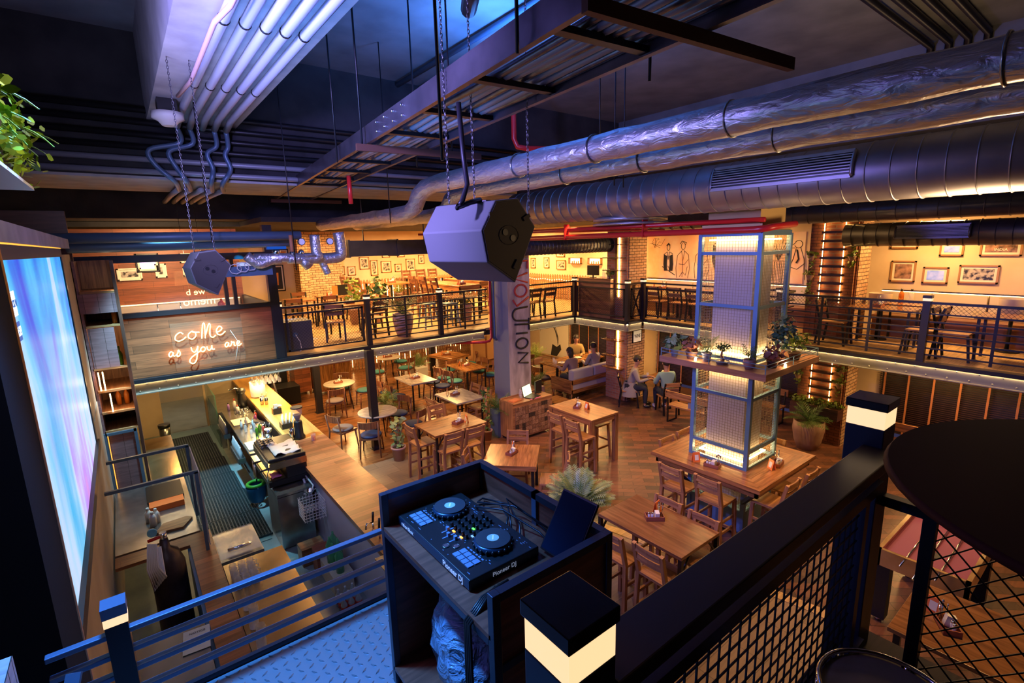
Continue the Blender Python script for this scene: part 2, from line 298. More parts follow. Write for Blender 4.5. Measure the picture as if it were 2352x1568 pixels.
struct('wall_far', MB().bx(-1.6, X1+0.2, Y1, Y1+0.2, 0, CZ), 'plaster_cream')
struct('wall_left', MB().bx(-1.8, -1.6, -3.0, Y1, 0, CZ), 'plaster_dark')
struct('wall_back', MB().bx(-1.8, X1, -3.2, -3.0, 0, CZ), 'dark_concrete')
noisy('plaster_dark', (0.06,0.055,0.06), (0.03,0.03,0.035), 2.0, 0.9)
# concrete beams
struct('trim_cross_beam', MB().bx(-1.6, X1, 8.9, 10.7, 5.45, CZ), 'dark_concrete')
struct('trim_cross_beam_soffit', MB().bx(-1.6, 10.3, 8.88, 10.7, 5.41, 5.445), 'concrete')
struct('trim_long_beam', MB().bx(0.58, 1.68, -3.0, 8.88, 6.2, CZ), 'concrete')
struct('trim_long_beam_far', MB().bx(0.58, 1.68, 10.7, 17.0, 5.6, CZ), 'concrete')
struct('trim_side_beam', MB().bx(10.4, 11.4, -3.0, 8.88, 6.0, CZ), 'ceiling_paint')
struct('trim_far_beam', MB().bx(-1.6, 10.3, 12.5, 13.6, 5.06, 5.6), 'dark_concrete')
struct('ceiling_upper_hall', MB().bx(-1.6, 10.2, 13.61, Y1, 4.95, 5.05).bx(10.35, X1, -3.0, 11.3, 4.95, 5.05).bx(10.2, X1, 11.3, Y1, 4.95, 5.05).bx(2.4, 10.2, 11.3, 13.6, 4.95, 5.05), 'dark_concrete')
# upper floor slab
def slab(n, x0, x1, y0, y1):
    struct(n, MB().bx(x0, x1, y0, y1, MZ-0.06, MZ), 'deck_floor'); struct('ceiling_under_'+n, MB().bx(x0+0.1, x1, y0+0.1, y1, MZ-0.2, MZ-0.062), 'dark_concrete')
slab('floor_upper_far', -1.55, X1, 10.38, Y1-0.01)
slab('floor_upper_corner', 10.36, X1, 8.44, 10.37)
slab('floor_upper_notch', 11.0, X1, 4.66, 8.43)
slab('floor_upper_right', 10.36, X1, -3.0, 4.65)
def deck_edge(p0, p1, nrm):
    """riveted steel channel with a lit upper lip along a floor edge"""
    p0 = Vector((*p0, 0)); p1 = Vector((*p1, 0)); n = Vector((*nrm, 0)); L = (p1-p0).length; d = (p1-p0).normalized()
    def P(t, o, z): return p0 + d*t + n*o + Vector((0,0,z))
    def bar(o0, o1, z0, z1): return [P(0,o0,z0),P(L,o0,z0),P(L,o1,z0),P(0,o1,z0),P(0,o0,z1),P(L,o0,z1),P(L,o1,z1),P(0,o1,z1)]
    F6 = [(0,3,2,1),(4,5,6,7),(0,1,5,4),(1,2,6,5),(2,3,7,6),(3,0,4,7)]
    m = MB(); m._add(bar(-0.10,-0.04,2.06,2.24), F6); m._add(bar(-0.10,0.02,2.045,2.06), F6)
    r = MB(); t = 0.1
    while t < L-0.05:
        r.ball(P(t,-0.037,2.09), 0.016, 6); r.ball(P(t+0.11,-0.037,2.21), 0.012, 6); t += 0.27
    m.join(r); o = struct('trim_deck_edge', m, 'channel_grey')
    lip = MB(); lip._add(bar(-0.12,0.05,2.24,2.305), F6); struct('trim_deck_lip', lip, 'metal_dark')
    st = MB(); st._add(bar(-0.035,-0.02,2.226,2.238), F6); struct('trim_deck_light', st, 'deck_strip')
deck_edge((-0.1,10.33), (7.1,10.33), (0,-1)); deck_edge((8.0,10.33), (10.3,10.33), (0,-1)); deck_edge((10.3,10.33), (10.3,8.4), (-1,0)); deck_edge((10.3,8.4), (10.94,8.4), (0,-1))
deck_edge((10.94,8.4), (10.94,4.7), (-1,0)); deck_edge((10.94,4.7), (10.3,4.7), (0,1)); deck_edge((10.3,4.7), (10.3,-2.0), (-1,0))
# slim columns under the upper floor
for x, y, h in ((3.98,10.2,2.24), (3.80,13.6,2.1), (8.4,15.6,2.1)):
    one('steel_column', MB().bx(-0.08,0.08,-0.08,0.08,0,h).bx(-0.11,0.11,-0.11,0.11,0,0.012), 'metal_dark', {10.2:'square dark steel column standing beside the potted vine by the tiled floor', 13.6:'dark steel column in front of the wooden cabinets behind the bar', 15.6:'dark steel column beside the white planter far back on the wood floor'}[y], 'column', loc=(x,y,0))
one('steel_column', MB().bx(-0.08,0.08,-0.08,0.08,2.31,4.85), 'metal_dark', 'dark steel mullion column right of the glass room on the upper floor', 'column', loc=(2.27,10.42,0))
# ground floor windows with blinds on the right wall
def blinds(n, y0, y1, label, zt=2.02):
    wn = struct('window_%d' % n, MB().bx(X1+0.10, X1+0.14, y0, y1, 0.05, zt+0.05), 'black_plastic')
    g = build('glass_pane', MB().bx(X1+0.06, X1+0.065, y0, y1, 0.05, zt+0.05), 'pane', wn)
    t = thing('window_blind', label, 'blind', (X1-0.06, (y0+y1)/2, 0)); L = y1-y0
    s = MB(); z = 0.12
    while z < zt: s.bx(-0.018, 0.018, -L/2, L/2, z, z+0.004); z += 0.042
    build('slats', s, 'dark_wood', t)
    k = max(2, int(L/0.45)); 
    for i in range(k+1): build('tape', MB().bx(-0.026, -0.022, -L/2+0.1+(L-0.2)*i/k-0.018, -L/2+0.1+(L-0.2)*i/k+0.018, 0.1, zt), 'rust_tape', t)
    build('head_rail', MB().bx(-0.03,0.03,-L/2,L/2,zt-0.01,zt+0.04), 'dark_wood', t)
mat('rust_tape', (0.42,0.16,0.07), 0.7)
blinds(1, 10.3, 13.3, 'wooden slat blind behind the sofa party under the upper floor'); blinds(2, 6.7, 9.4, 'wooden slat blind behind the seated couple'); blinds(3, 4.1, 6.65, 'wooden slat blind left of the lit planter pillar')
blinds(4, 1.2, 3.5, 'wooden slat blind right of the lit planter pillar'); blinds(5, -1.2, 1.15, 'wooden slat blind at the right edge behind the round table')
# ------------------------------------------------------------------ railings
def diamond(mb, L, z0, z1, cell, r, y=0.0):
    hgt = z1-z0; c = -hgt
    while c < L:
        for sgn in (1, -1):
            # line u = c + w (sgn 1) or mirrored
            w0 = max(0, -c); w1 = min(hgt, L-c)
            if w1-w0 > 0.005:
                a = (c+w0, z0+w0); b = (c+w1, z0+w1)
                if sgn < 0: a = (L-a[0], a[1]); b = (L-b[0], b[1])
                mb.beam((a[0], y, a[1]), (b[0], y, b[1]), 2*r)
        c += cell*1.414
def square(mb, L, z0, z1, cell, r, y=0.0):
    u = cell/2
    while u < L: mb.bx(u-r, u+r, y-r, y+r, z0, z1); u += cell
    z = z0+cell/2
    while z < z1: mb.bx(0, L, y-r, y+r, z-r, z+r); z += cell
def post(t, u, top=1.1, w=0.1, glow=True):
    p = build('post', MB().bx(u-w/2, u+w/2, -w/2, w/2, 0, top-0.09), 'metal_dark', t)
    if glow:
        build('lamp_band', MB().bx(u-w*0.56, u+w*0.56, -w*0.56, w*0.56, top-0.09, top-0.045), 'lamp_glow', p); build('lamp_cap', MB().bx(u-w*0.6, u+w*0.6, -w*0.6, w*0.6, top-0.045, top), 'metal_dark', p)
def railing(label, p0, p1, kind, posts, z=MZ, xb=False):
    L = math.hypot(p1[0]-p0[0], p1[1]-p0[1]); t = thing('balcony_railing', label, 'railing', (p0[0], p0[1], z), math.atan2(p1[1]-p0[1], p1[0]-p0[0]))
    for u in posts: post(t, u)
    build('top_rail', MB().bx(0,L,-0.025,0.025,0.96,1.0), 'metal_dark', t)
    if kind == 'mesh':
        build('panel_frame', MB().bx(0.1,L-0.1,-0.015,0.015,0.82,0.86).bx(0.1,L-0.1,-0.015,0.015,0.10,0.13).bx(0.1,0.14,-0.015,0.015,0.1,0.86).bx(L-0.14,L-0.1,-0.015,0.015,0.1,0.86), 'metal_dark', t)
        d = MB(); diamond(d, L-0.28, 0.13, 0.82, 0.045, 0.0022); d.xf(Matrix.Translation((0.14,0,0))); build('wire_mesh', d, 'metal_dark', t)
    else:
        for h in (0.80, 0.67, 0.56, 0.45, 0.34, 0.23, 0.12): build('rail', MB().bx(0,L,-0.012,0.012,h-0.012,h+0.012), 'metal_dark', t)
        k = max(1, round(L/0.9))
        for i in range(1, k): build('baluster', MB().bx(L*i/k-0.02,L*i/k+0.02,-0.01,0.01,0.05,0.96), 'metal_dark', t)
        d = MB(); diamond(d, L, 0.81, 0.96, 0.045, 0.0022); build('wire_mesh', d, 'metal_dark', t)
    if xb:
        m = MB().beam((0.15,0.02,0.14),(min(L,0.75)-0.1,0.02,0.82),0.03).beam((0.15,0.02,0.82),(min(L,0.75)-0.1,0.02,0.14),0.03); build('cross_brace', m, 'metal_dark', t)
    return t
railing('balcony railing with wire mesh panel beside the neon sign wall', (2.33,10.4), (4.1,10.4), 'mesh', [0.0])
railing('balcony railing of horizontal bars in front of the big palm pot', (4.1,10.4), (5.88,10.4), 'bars', [0.0])
railing('balcony railing of horizontal bars behind the red standpipe', (5.88,10.4), (7.25,10.4), 'bars', [0.0])
railing('balcony railing with wire mesh right of the lettered column', (8.1,10.4), (10.36,10.4), 'mesh', [])
railing('balcony railing with wire mesh in front of the wooden service desk', (10.36,10.4), (10.36,8.46), 'mesh', [0.0, 1.94], xb=False)
railing('short balcony railing with a diagonal cross brace', (10.4,8.46), (11.0,8.46), 'mesh', [], xb=True)
railing('balcony railing with wire mesh in front of the mural tables', (11.0,8.46), (11.0,4.64), 'mesh', [0.0])
railing('short balcony railing of bars beside the caged column', (11.0,4.62), (10.4,4.62), 'bars', [])
railing('balcony railing of bars with mesh band under the large spiral duct', (10.36,4.62), (10.36,2.28), 'bars', [0.0])
railing('balcony railing of bars with mesh band at the right edge', (10.36,2.28), (10.36,-0.3), 'bars', [0.0, 2.5])
# ------------------------------------------------------------------ lettered concrete column
def column_evo():
    t = thing('lettered_column', 'tall weathered concrete column painted with a word in red and black letters', 'column', (7.68, 9.95, 0))
    build('shaft', MB().bx(-0.34,0.34,-0.30,0.36,0,6.0), 'pad_grey', t); build('painted_face', MB().bx(-0.34,0.34,-0.31,-0.30,0,6.0), 'distressed', t)
    # letters run down the shaft, rotated a quarter turn
    y = -0.318
    def stroke(pts, m): build('letter', MB().tube([(a, y, b) for a, b in pts], 0.024, 6), m, t)
    def C(cx, cz, rx, rz, a0, a1, k=20): return [(cx+rx*math.cos(math.radians(a0+(a1-a0)*i/k)), cz+rz*math.sin(math.radians(a0+(a1-a0)*i/k))) for i in range(k+1)]
    stroke([(0.28,3.98),(-0.18,3.95)], 'letter_red'); stroke([(0.28,3.98),(0.27,3.78)], 'letter_red'); stroke([(0.05,3.96),(0.05,3.80)], 'letter_red'); stroke([(-0.18,3.95),(-0.17,3.76)], 'letter_red')
    stroke([(0.27,3.68),(-0.18,3.56),(0.27,3.44)], 'letter_red'); stroke(C(0.05,3.25,0.19,0.15,0,360), 'letter_red'); stroke([(0.30,3.08),(-0.08,2.88),(-0.20,3.04)], 'letter_red')
    stroke([(0.26,2.84)]+C(-0.06,2.67,0.16,0.15,95,265)+[(0.26,2.49)], 'letter_black'); stroke([(0.30,2.55),(0.30,2.25)], 'letter_black'); stroke([(0.29,2.40),(-0.16,2.43)], 'letter_black')
    stroke([(0.24,2.18),(-0.12,2.20)], 'letter_black'); stroke(C(0.06,1.93,0.19,0.13,0,360), 'letter_black'); stroke([(-0.08,1.71),(0.25,1.66),(-0.07,1.45),(0.25,1.40)], 'letter_black')
mat('letter_red', (0.50,0.05,0.04), 0.7); mat('letter_black', (0.02,0.02,0.022), 0.7)
column_evo()
# pipes beside the lettered column
one('fire_pipe', MB().tube([(7.12,10.08,5.40),(7.12,10.08,2.10),(7.06,10.08,2.02),(6.95,10.12,2.0),(6.3,10.6,2.0)], 0.035, 10).cyl(7.12,10.08,3.0,3.03,0.045,10).cyl(7.12,10.08,2.3,2.33,0.045,10), 'red_paint', 'vertical red standpipe bending under the upper floor', 'pipe')
for i, x in enumerate((7.20, 7.27)):
    one('drain_pipe', MB().tube([(x,10.15,4.6),(x,10.15,2.14-0.05*i),(x+0.015,10.12,2.08-0.05*i),(x+0.035,10.12,2.06-0.05*i)], 0.03, 10), 'metal_blue', ['slim grey blue pipe next to the red standpipe', 'slim grey blue pipe hugging the lettered column'][i], 'pipe')
# ------------------------------------------------------------------ caged lit column with counter and plant shelf
def caged_column():
    cx, cy = 7.24, 3.78; hx, hy = 0.42, 0.44
    t = thing('caged_column', 'pale blue framed wire cage column lit from inside rising through the counter', 'column', (cx, cy, 0))
    build('core', MB().bx(-0.27,0.27,-0.29,0.29,0,4.9), 'plaster_grey', t); build('capital', MB().bx(-0.42,0.42,-0.44,0.44,4.47,4.58), 'gold_plaster', t); build('capital', MB().bx(-0.36,0.36,-0.38,0.38,4.58,4.9), 'gold_plaster', t)
    lv = [0.02, 0.35, 1.05, 1.30, 2.10, 2.50, 2.66, 3.42, 4.16, 4.42]
    for sx in (-1, 1):
        for sy in (-1, 1): build('frame_post', MB().bx(sx*hx-0.03,sx*hx+0.03,sy*hy-0.03,sy*hy+0.03,0,4.45), 'metal_blue_light', t)
    for z in lv:
        hh = 0.07 if z in (4.42, 2.50) else 0.045
        build('frame_ring', MB().bx(-hx,hx,-hy-0.022,-hy+0.022,z,z+hh).bx(-hx,hx,hy-0.022,hy+0.022,z,z+hh).bx(-hx-0.022,-hx+0.022,-hy,hy,z,z+hh).bx(hx-0.022,hx+0.022,-hy,hy,z,z+hh), 'metal_blue_light', t)
    build('base_panel', MB().bx(-hx-0.01,hx+0.01,-hy-0.01,hy+0.01,0.02,0.40), 'metal_blue_light', t)
    for a, L in ((0, 2*hx), (1, 2*hy), (2, 2*hx), (3, 2*hy)):
        m = MB(); square(m, L, 0.42, 4.42, 0.042, 0.0018); m.xf(Matrix.Translation((-L/2, 0, 0))); m.xf(RZ(a*PI/2) @ Matrix.Translation((0, -(hy if a % 2 == 0 else hx), 0))); build('wire_mesh', m, 'metal_mesh', t)
    for z in (1.12, 2.44, 2.72, 4.36):
        build('light_strip', MB().bx(-0.33,0.33,-0.36,-0.335,z,z+0.02).bx(-0.33,0.33,0.335,0.36,z,z+0.02).bx(-0.34,-0.315,-0.36,0.36,z,z+0.02).bx(0.315,0.34,-0.36,0.36,z,z+0.02), 'strip_bright', t)
mat('deck_strip', (1,0.8,0.5), 0.5, emit=(1.0,0.66,0.28), es=30.0); mat('strip_ladder', (1,0.8,0.5), 0.5, emit=(1.0,0.50,0.12), es=26.0); mat('strip_bright', (1,0.8,0.5), 0.5, emit=(1.0,0.60,0.20), es=32.0); mat('plaster_grey', (0.50,0.45,0.45), 0.6); mat('metal_blue_light', (0.13,0.27,0.45), 0.4, 0.2); mat('metal_mesh', (0.30,0.24,0.16), 0.5, 0.4); mat('gold_plaster', (0.62,0.42,0.18), 0.8)
caged_column()
def counter_ring():
    t = thing('column_counter', 'square wooden high counter wrapped around the caged column', 'counter', (7.24, 3.78, 0))
    def quad(r0, r1, k):
        a = [(-r1,-r1),(r1,-r1),(r0,-r0),(-r0,-r0)]; m = MB().prism([(x, y) for x, y in a], 1.0, 1.06); return m.xf(RZ(k*PI/2))
    for k in range(4): build('counter_board', quad(0.46, 0.88, k), 'counter_wood', t)
    build('apron', MB().bx(-0.82,0.82,-0.82,-0.78,0.90,1.0).bx(-0.82,0.82,0.78,0.82,0.90,1.0).bx(-0.82,-0.78,-0.82,0.82,0.90,1.0).bx(0.78,0.82,-0.82,0.82,0.90,1.0), 'table_wood', t)
    build('bracket', MB().beam((-0.44,-0.44,0.55),(-0.8,-0.8,0.97),0.05).beam((0.44,-0.44,0.55),(0.8,-0.8,0.97),0.05).beam((-0.44,0.44,0.55),(-0.8,0.8,0.97),0.05).beam((0.44,0.44,0.55),(0.8,0.8,0.97),0.05), 'metal_black', t)
counter_ring()
def plant_shelf():
    t = thing('plant_shelf', 'thick wooden shelf ringing the caged column above head height', 'shelf', (7.24, 3.78, 2.55))
    for k in range(4):
        r0, r1 = 0.46, 0.82; build('shelf_board', MB().prism([(-r1,-r1),(r1,-r1),(r0,-r0),(-r0,-r0)], 0.0, 0.09).xf(RZ(k*PI/2)), 'shelf_wood', t)
    g = MB()
    for k in range(4):
        m = MB().beam((-0.8,-0.8,0.16),(0.8,-0.8,0.16),0.008).beam((-0.8,-0.8,0.21),(0.8,-0.8,0.21),0.008).beam((-0.8,-0.8,0.09),(-0.8,-0.8,0.22),0.01).beam((0.0,-0.8,0.09),(0.0,-0.8,0.22),0.01); g.join(m.xf(RZ(k*PI/2)))
    build('guard_rail', g, 'metal_blue_light', t)
wood('shelf_wood', (0.42,0.22,0.14), (0.24,0.11,0.07))
plant_shelf()
# ------------------------------------------------------------------ brick pillars
def ladder_pillar():
    t = thing('brick_pillar', 'square brick pillar with a glowing ladder of dark slats through both floors', 'pillar', (11.8, 4.15, 0))
    build('shaft', MB().bx(-0.3,0.3,-0.45,0.45,0,4.94), 'brick_brown', t); build('stone_side', MB().bx(-0.28,0.32,-0.47,-0.45,0,4.94), 'brick_pale', t); build('front_bricks', MB().bx(-0.31,-0.30,-0.20,0.16,0.1,4.94), 'brick_red', t)
    for y in (0.17, -0.21): build('light_strip', MB().bx(-0.385,-0.375,y-0.006,y+0.006,0.95,2.05).bx(-0.385,-0.375,y-0.006,y+0.006,3.05,4.9), 'strip_ladder', t)
    for z in (1.06,1.23,1.40,1.57,1.74,1.91,3.1,3.27,3.44,3.61,3.78,3.95,4.12,4.29,4.46): build('slat', MB().bx(-0.42,-0.30,-0.24,0.20,z-0.024,z+0.024), 'dark_wood', t)
    for y in (-0.32, 0.30): build('side_board', MB().bx(-0.36,-0.30,y-0.10,y+0.10,0.9,4.94) if y < 0 else MB().bx(-0.33,-0.30,y-0.08,y+0.08,0.9,4.94), 'brick_brown', t)
    build('planter_box', MB().bx(-0.58,-0.30,-0.47,0.47,0.62,0.86), 'dark_wood', t)
ladder_pillar()
def round_pillar():
    t = thing('brick_pillar', 'brick pillar with a vertical light strip and small corner shelves beside the sofa', 'pillar', (11.0, 9.05, 0))
    build('shaft', MB().bx(-0.38,0.38,-0.35,0.35,0,4.94), 'brick_red', t); build('stone_side', MB().bx(-0.33,0.40,-0.37,-0.35,0,4.94), 'brick_pale', t)
    for z0, z1 in ((0.95,2.04),(2.9,4.5)):
        build('light_strip', MB().bx(-0.405,-0.385,-0.10,-0.07,z0,z1), 'strip_bright', t); build('strip_board', MB().bx(-0.42,-0.38,-0.04,0.04,z0,z1), 'table_wood', t)
    for z in (0.93,1.28,1.72,3.62,3.95,4.3): build('corner_shelf', MB().bx(-0.60,-0.38,-0.30,0.33,z-0.012,z+0.012), 'table_wood' if z < 2 else 'dark_wood', t)
round_pillar()
one('framed_sign', MB().bx(-0.19,0.19,-0.02,0,0,0.36,0).bx(-0.165,0.165,-0.024,-0.02,0.025,0.335,1), ['metal_black','sign_white'], 'small white framed wine sign on the brick pillar beside the couple', 'sign', loc=(11.05,8.675,1.62))
mat('sign_white', (0.9,0.82,0.65), 0.6, emit=(1,0.8,0.5), es=0.25)
def text(s, size, m, name, parent=None, mtx=None, ext=0.003, off=0.0, sx=1.0):
    c = bpy.data.curves.new(name, 'FONT'); c.body = s; c.size = size; c.extrude = ext; c.offset = off; c.align_x = 'CENTER'; c.align_y = 'CENTER'
    tmp = bpy.data.objects.new(name+'_shape', c); me = bpy.data.meshes.new_from_object(tmp); bpy.data.objects.remove(tmp); me.materials.clear(); me.materials.append(MATS[m])
    o = bpy.data.objects.new(name, me); COL.objects.link(o)
    if parent: o.parent = parent
    o.matrix_local = mtx @ Matrix.Diagonal((sx,1,1,1)); return o
sg = [o for o in COL.objects if o.name.startswith('framed_sign')][0]
text('WINE', 0.15, 'letter_black', 'sign_lettering', sg, Matrix.Translation((0,-0.026,0.18)) @ Matrix.Rotation(PI/2, 4, 'X'), sx=0.7)
# ================================================================== seats and tables
def R(a): return math.radians(a)
def bar_stool(kind='stool_wood', metal=None, label='', seat=0.74, back=1.12, w=0.40, name='bar_stool', cat='stool', lowst=True):
    t = thing(name, label, cat); fm = metal or kind; h = w/2-0.02
    build('seat', MB().bx(-w/2,w/2,-w/2,w/2,seat-0.035,seat), kind, t, bevel=0.006)
    for sx in (-1, 1):
        build('leg', MB().beam((sx*h,h,seat-0.035),(sx*(h+0.02),h+0.02,0),0.045), fm, t)
        build('leg', MB().beam((sx*(h+0.02),-h-0.03,0),(sx*h,-h,seat),0.045).beam((sx*h,-h,seat),(sx*h,-h-0.09,back),0.045), fm, t)
    for z, y0 in ((back-0.05, -0.085), (back-0.17, -0.055)):
        m = MB()
        for i in range(4):
            a = -1+i*0.5; b = a+0.5; m.beam((a*h, -h+y0*(back-seat)/0.4+0.0-0.02*(1-a*a), z), (b*h, -h+y0*(back-seat)/0.4-0.02*(1-b*b), z), 0.02, 0.085)
        build('back_slat', m, kind, t)
    for z, hh in ((seat*0.32, 1), (seat*0.55, 0)):
        if hh: build('stretcher', MB().bx(-h,h,h-0.01,h+0.02,z-0.02,z+0.02), fm, t)
        for sx in (-1, 1): build('stretcher', MB().bx(sx*h-0.012,sx*h+0.012,-h,h,z+0.06-0.018,z+0.06+0.018), fm, t)
    return Proto(t)
def dining_chair(cush, label=''):
    t = thing('dining_chair', label, 'chair'); h = 0.20
    build('seat_frame', MB().bx(-0.22,0.22,-0.20,0.22,0.39,0.425), 'teak', t)
    build('cushion', MB().lathe([(0.05,0.425),(0.20,0.425),(0.228,0.44),(0.225,0.465),(0.19,0.485),(0.02,0.49)],0,0,14).xf(Matrix.Translation((0,0.01,0))), cush, t)
    for sx in (-1, 1):
        build('leg', MB().tube([(sx*0.19,0.19,0.40),(sx*0.215,0.22,0)],[0.022,0.014],8), 'teak', t)
        build('leg', MB().tube([(sx*0.215,-0.24,0),(sx*0.19,-0.20,0.42),(sx*0.20,-0.27,0.80)],[0.015,0.022,0.014],8), 'teak', t)
    m = MB(); k = 8
    for i in range(k):
        a = PI*(0.5+0.28*(2*i/k-1)); b = PI*(0.5+0.28*(2*(i+1)/k-1))
        m.beam((-0.28*math.cos(a)*1.0, -0.05-0.24*math.sin(a), 0.74), (-0.28*math.cos(b), -0.05-0.24*math.sin(b), 0.74), 0.022, 0.15)
    build('backrest', m, 'teak', t); return Proto(t)
def frame_chair(label='', wood='stool_wood', seat=0.46, back=0.86, w=0.42, cush=None, name='metal_chair', cat='chair'):
    t = thing(name, label, cat); h = w/2-0.01
    build('seat', MB().bx(-w/2,w/2,-w/2,w/2,seat-0.03,seat), cush or wood, t, bevel=0.008)
    for sx in (-1, 1):
        build('leg', MB().beam((sx*h,h,seat-0.03),(sx*h,h+0.05,0),0.035), 'metal_black', t)
        build('leg', MB().beam((sx*h,-h-0.06,0),(sx*h,-h,seat),0.035).beam((sx*h,-h,seat),(sx*h,-h-0.10,back),0.035), 'metal_black', t)
    for z in (back-0.05, back-0.20): build('back_slat', MB().beam((-h,-h-0.10*(z-seat)/(back-seat),z),(h,-h-0.10*(z-seat)/(back-seat),z),0.02,0.10), wood, t)
    return Proto(t)
P_STOOL = bar_stool(); P_TEAL = dining_chair('teal_cushion'); P_NAVY = dining_chair('navy_cushion'); P_GREY = dining_chair('grey_cushion')
P_SLAT = bar_stool(seat=0.45, back=0.86, w=0.42, name='slat_chair', cat='chair'); P_MCH = frame_chair(); P_DKCH = frame_chair(wood='teak', cush='tan_leather', name='dark_chair'); P_HIGH = bar_stool('teak', seat=0.72, back=1.22, w=0.38, name='high_chair', cat='chair')
def S(p, x, y, deg, label, z=0.0, group=None): return p.put((x, y, z), R(deg), label, group)
# high table with black legs, left
S(P_STOOL, 4.32, 7.62, 0, 'slatted wooden bar stool, nearer left of two pulled up to the black-legged high table')
S(P_STOOL, 4.76, 7.60, 0, 'wooden bar stool, right of two on the near side of the black-legged high table')
S(P_STOOL, 4.12, 8.22, -90, 'wooden bar stool tucked under the left end of the black-legged high table')
S(P_STOOL, 4.85, 8.72, 180, 'wooden bar stool on the far side of the black-legged high table')
# wooden legged high table, centre right
S(P_STOOL, 6.60, 6.92, -90, 'wooden bar stool on the left of the thick-legged high table, farther one')
S(P_STOOL, 6.56, 6.42, -90, 'wooden bar stool on the left of the thick-legged high table, nearer one')
t = thing('bar_stool', 'backless wooden bar stool under the right side of the thick-legged high table', 'stool', (7.33,6.72,0)); build('seat', MB().bx(-0.19,0.19,-0.19,0.19,0.71,0.745), 'stool_wood', t, bevel=0.006)
for a in (-1,1):
    for b in (-1,1): build('leg', MB().beam((a*0.16,b*0.16,0.71),(a*0.20,b*0.20,0),0.04), 'stool_wood', t)
for a in (-1,1): build('stretcher', MB().bx(-0.18,0.18,a*0.18-0.012,a*0.18+0.012,0.24,0.28), 'stool_wood', t); build('stretcher', MB().bx(a*0.18-0.012,a*0.18+0.012,-0.18,0.18,0.34,0.38), 'stool_wood', t)
# counter round the caged column
S(P_STOOL, 6.28, 4.06, -90, 'bar stool at the caged column counter, left of its near left pair')
S(P_STOOL, 6.34, 3.50, -90, 'bar stool at the caged column counter, right of its near left pair')
S(P_STOOL, 6.85, 2.95, 0, 'slat-back bar stool on the right side of the caged column counter, nearer one')
S(P_STOOL, 7.40, 2.92, 0, 'slat-back bar stool on the right side of the caged column counter, farther one')
S(P_STOOL, 6.93, 4.50, 180, 'bar stool behind the caged column counter, left back slats just showing')
S(P_STOOL, 7.45, 4.52, 180, 'bar stool behind the caged column counter, nearer the cage')
S(P_STOOL, 7.98, 3.60, 90, 'bar stool on the far right side of the caged column counter')
# distressed table in the foreground
S(P_STOOL, 4.30, 3.50, -90, 'bar stool at the distressed long table, half hidden by the disc jockey stand')
S(P_STOOL, 4.36, 3.00, -90, 'bar stool nearest the viewer at the distressed long table')
S(P_STOOL, 4.92, 3.50, 90, 'bar stool across the distressed long table, left of two')
S(P_STOOL, 4.90, 2.99, 90, 'bar stool across the distressed long table, right of two')
# low wooden chairs of the diagonal table and the marble table
S(P_SLAT, 5.45, 7.02, 135, 'low wooden chair behind the diagonal square table')
S(P_SLAT, 5.34, 5.90, 45, 'low wooden chair right of the diagonal square table, back turned to the palm')
S(P_SLAT, 4.55, 6.88, -135, 'low wooden chair left of the diagonal square table')
S(P_SLAT, 5.64, 10.20, -90, 'carved wooden chair left of the near marble table, farther one'); S(P_SLAT, 5.65, 9.74, -90, 'carved wooden chair left of the near marble table, nearer one')
S(P_SLAT, 6.62, 10.52, 90, 'wooden chair right of the near marble table, farther one'); S(P_SLAT, 6.60, 10.00, 90, 'wooden chair right of the near marble table, nearer one')
# upholstered dining chairs
S(P_GREY, 4.02, 12.92, -5, 'grey cushioned chair in front of the round table in blue light')
S(P_TEAL, 5.02, 13.35, 85, 'teal cushioned chair right of the round table in blue light'); S(P_TEAL, 4.62, 14.08, 160, 'teal cushioned chair behind the round table in blue light')
S(P_GREY, 3.45, 10.75, -70, 'grey cushioned chair left of the round table by the steel column'); S(P_NAVY, 3.78, 9.95, -30, 'navy cushioned chair in front of the round table by the steel column')
S(P_NAVY, 4.78, 9.95, 35, 'navy cushioned chair behind the potted vine'); S(P_NAVY, 4.85, 10.85, 110, 'navy cushioned chair at the far side of the round table by the steel column')
S(P_NAVY, 5.42, 12.72, -90, 'navy cushioned chair left of the far marble table, farther one'); S(P_NAVY, 5.42, 12.15, -90, 'navy cushioned chair left of the far marble table, nearer one')
S(P_NAVY, 6.86, 12.20, 90, 'navy cushioned chair right of the far marble table, nearer one'); S(P_NAVY, 6.86, 12.78, 90, 'navy cushioned chair right of the far marble table, farther one')
S(P_TEAL, 7.36, 12.95, -90, 'teal cushioned chair left of the brown table near the booth, farther one'); S(P_TEAL, 7.38, 12.40, -90, 'teal cushioned chair left of the brown table near the booth, nearer one')
S(P_TEAL, 8.62, 12.30, 90, 'teal cushioned chair right of the brown table near the booth, nearer one'); S(P_TEAL, 8.62, 12.95, 90, 'teal cushioned chair right of the brown table near the booth, farther one')
S(P_TEAL, 7.92, 13.68, 0, 'teal cushioned chair facing the light wooden table behind the column'); S(P_TEAL, 8.95, 13.98, 60, 'teal cushioned chair right of the light wooden table'); S(P_TEAL, 8.95, 15.15, 150, 'teal cushioned chair behind the light wooden table')
S(P_TEAL, 6.10, 15.05, -50, 'teal cushioned chair left of the farthest round table'); S(P_TEAL, 7.05, 14.95, 35, 'teal cushioned chair in front of the farthest round table'); S(P_TEAL, 7.35, 15.95, 110, 'teal cushioned chair right of the farthest round table')
S(P_GREY, 9.55, 10.95, -90, 'dark cushioned chair at the left end of the sofa table'); S(P_GREY, 10.15, 12.05, 180, 'dark cushioned chair behind the sofa table')
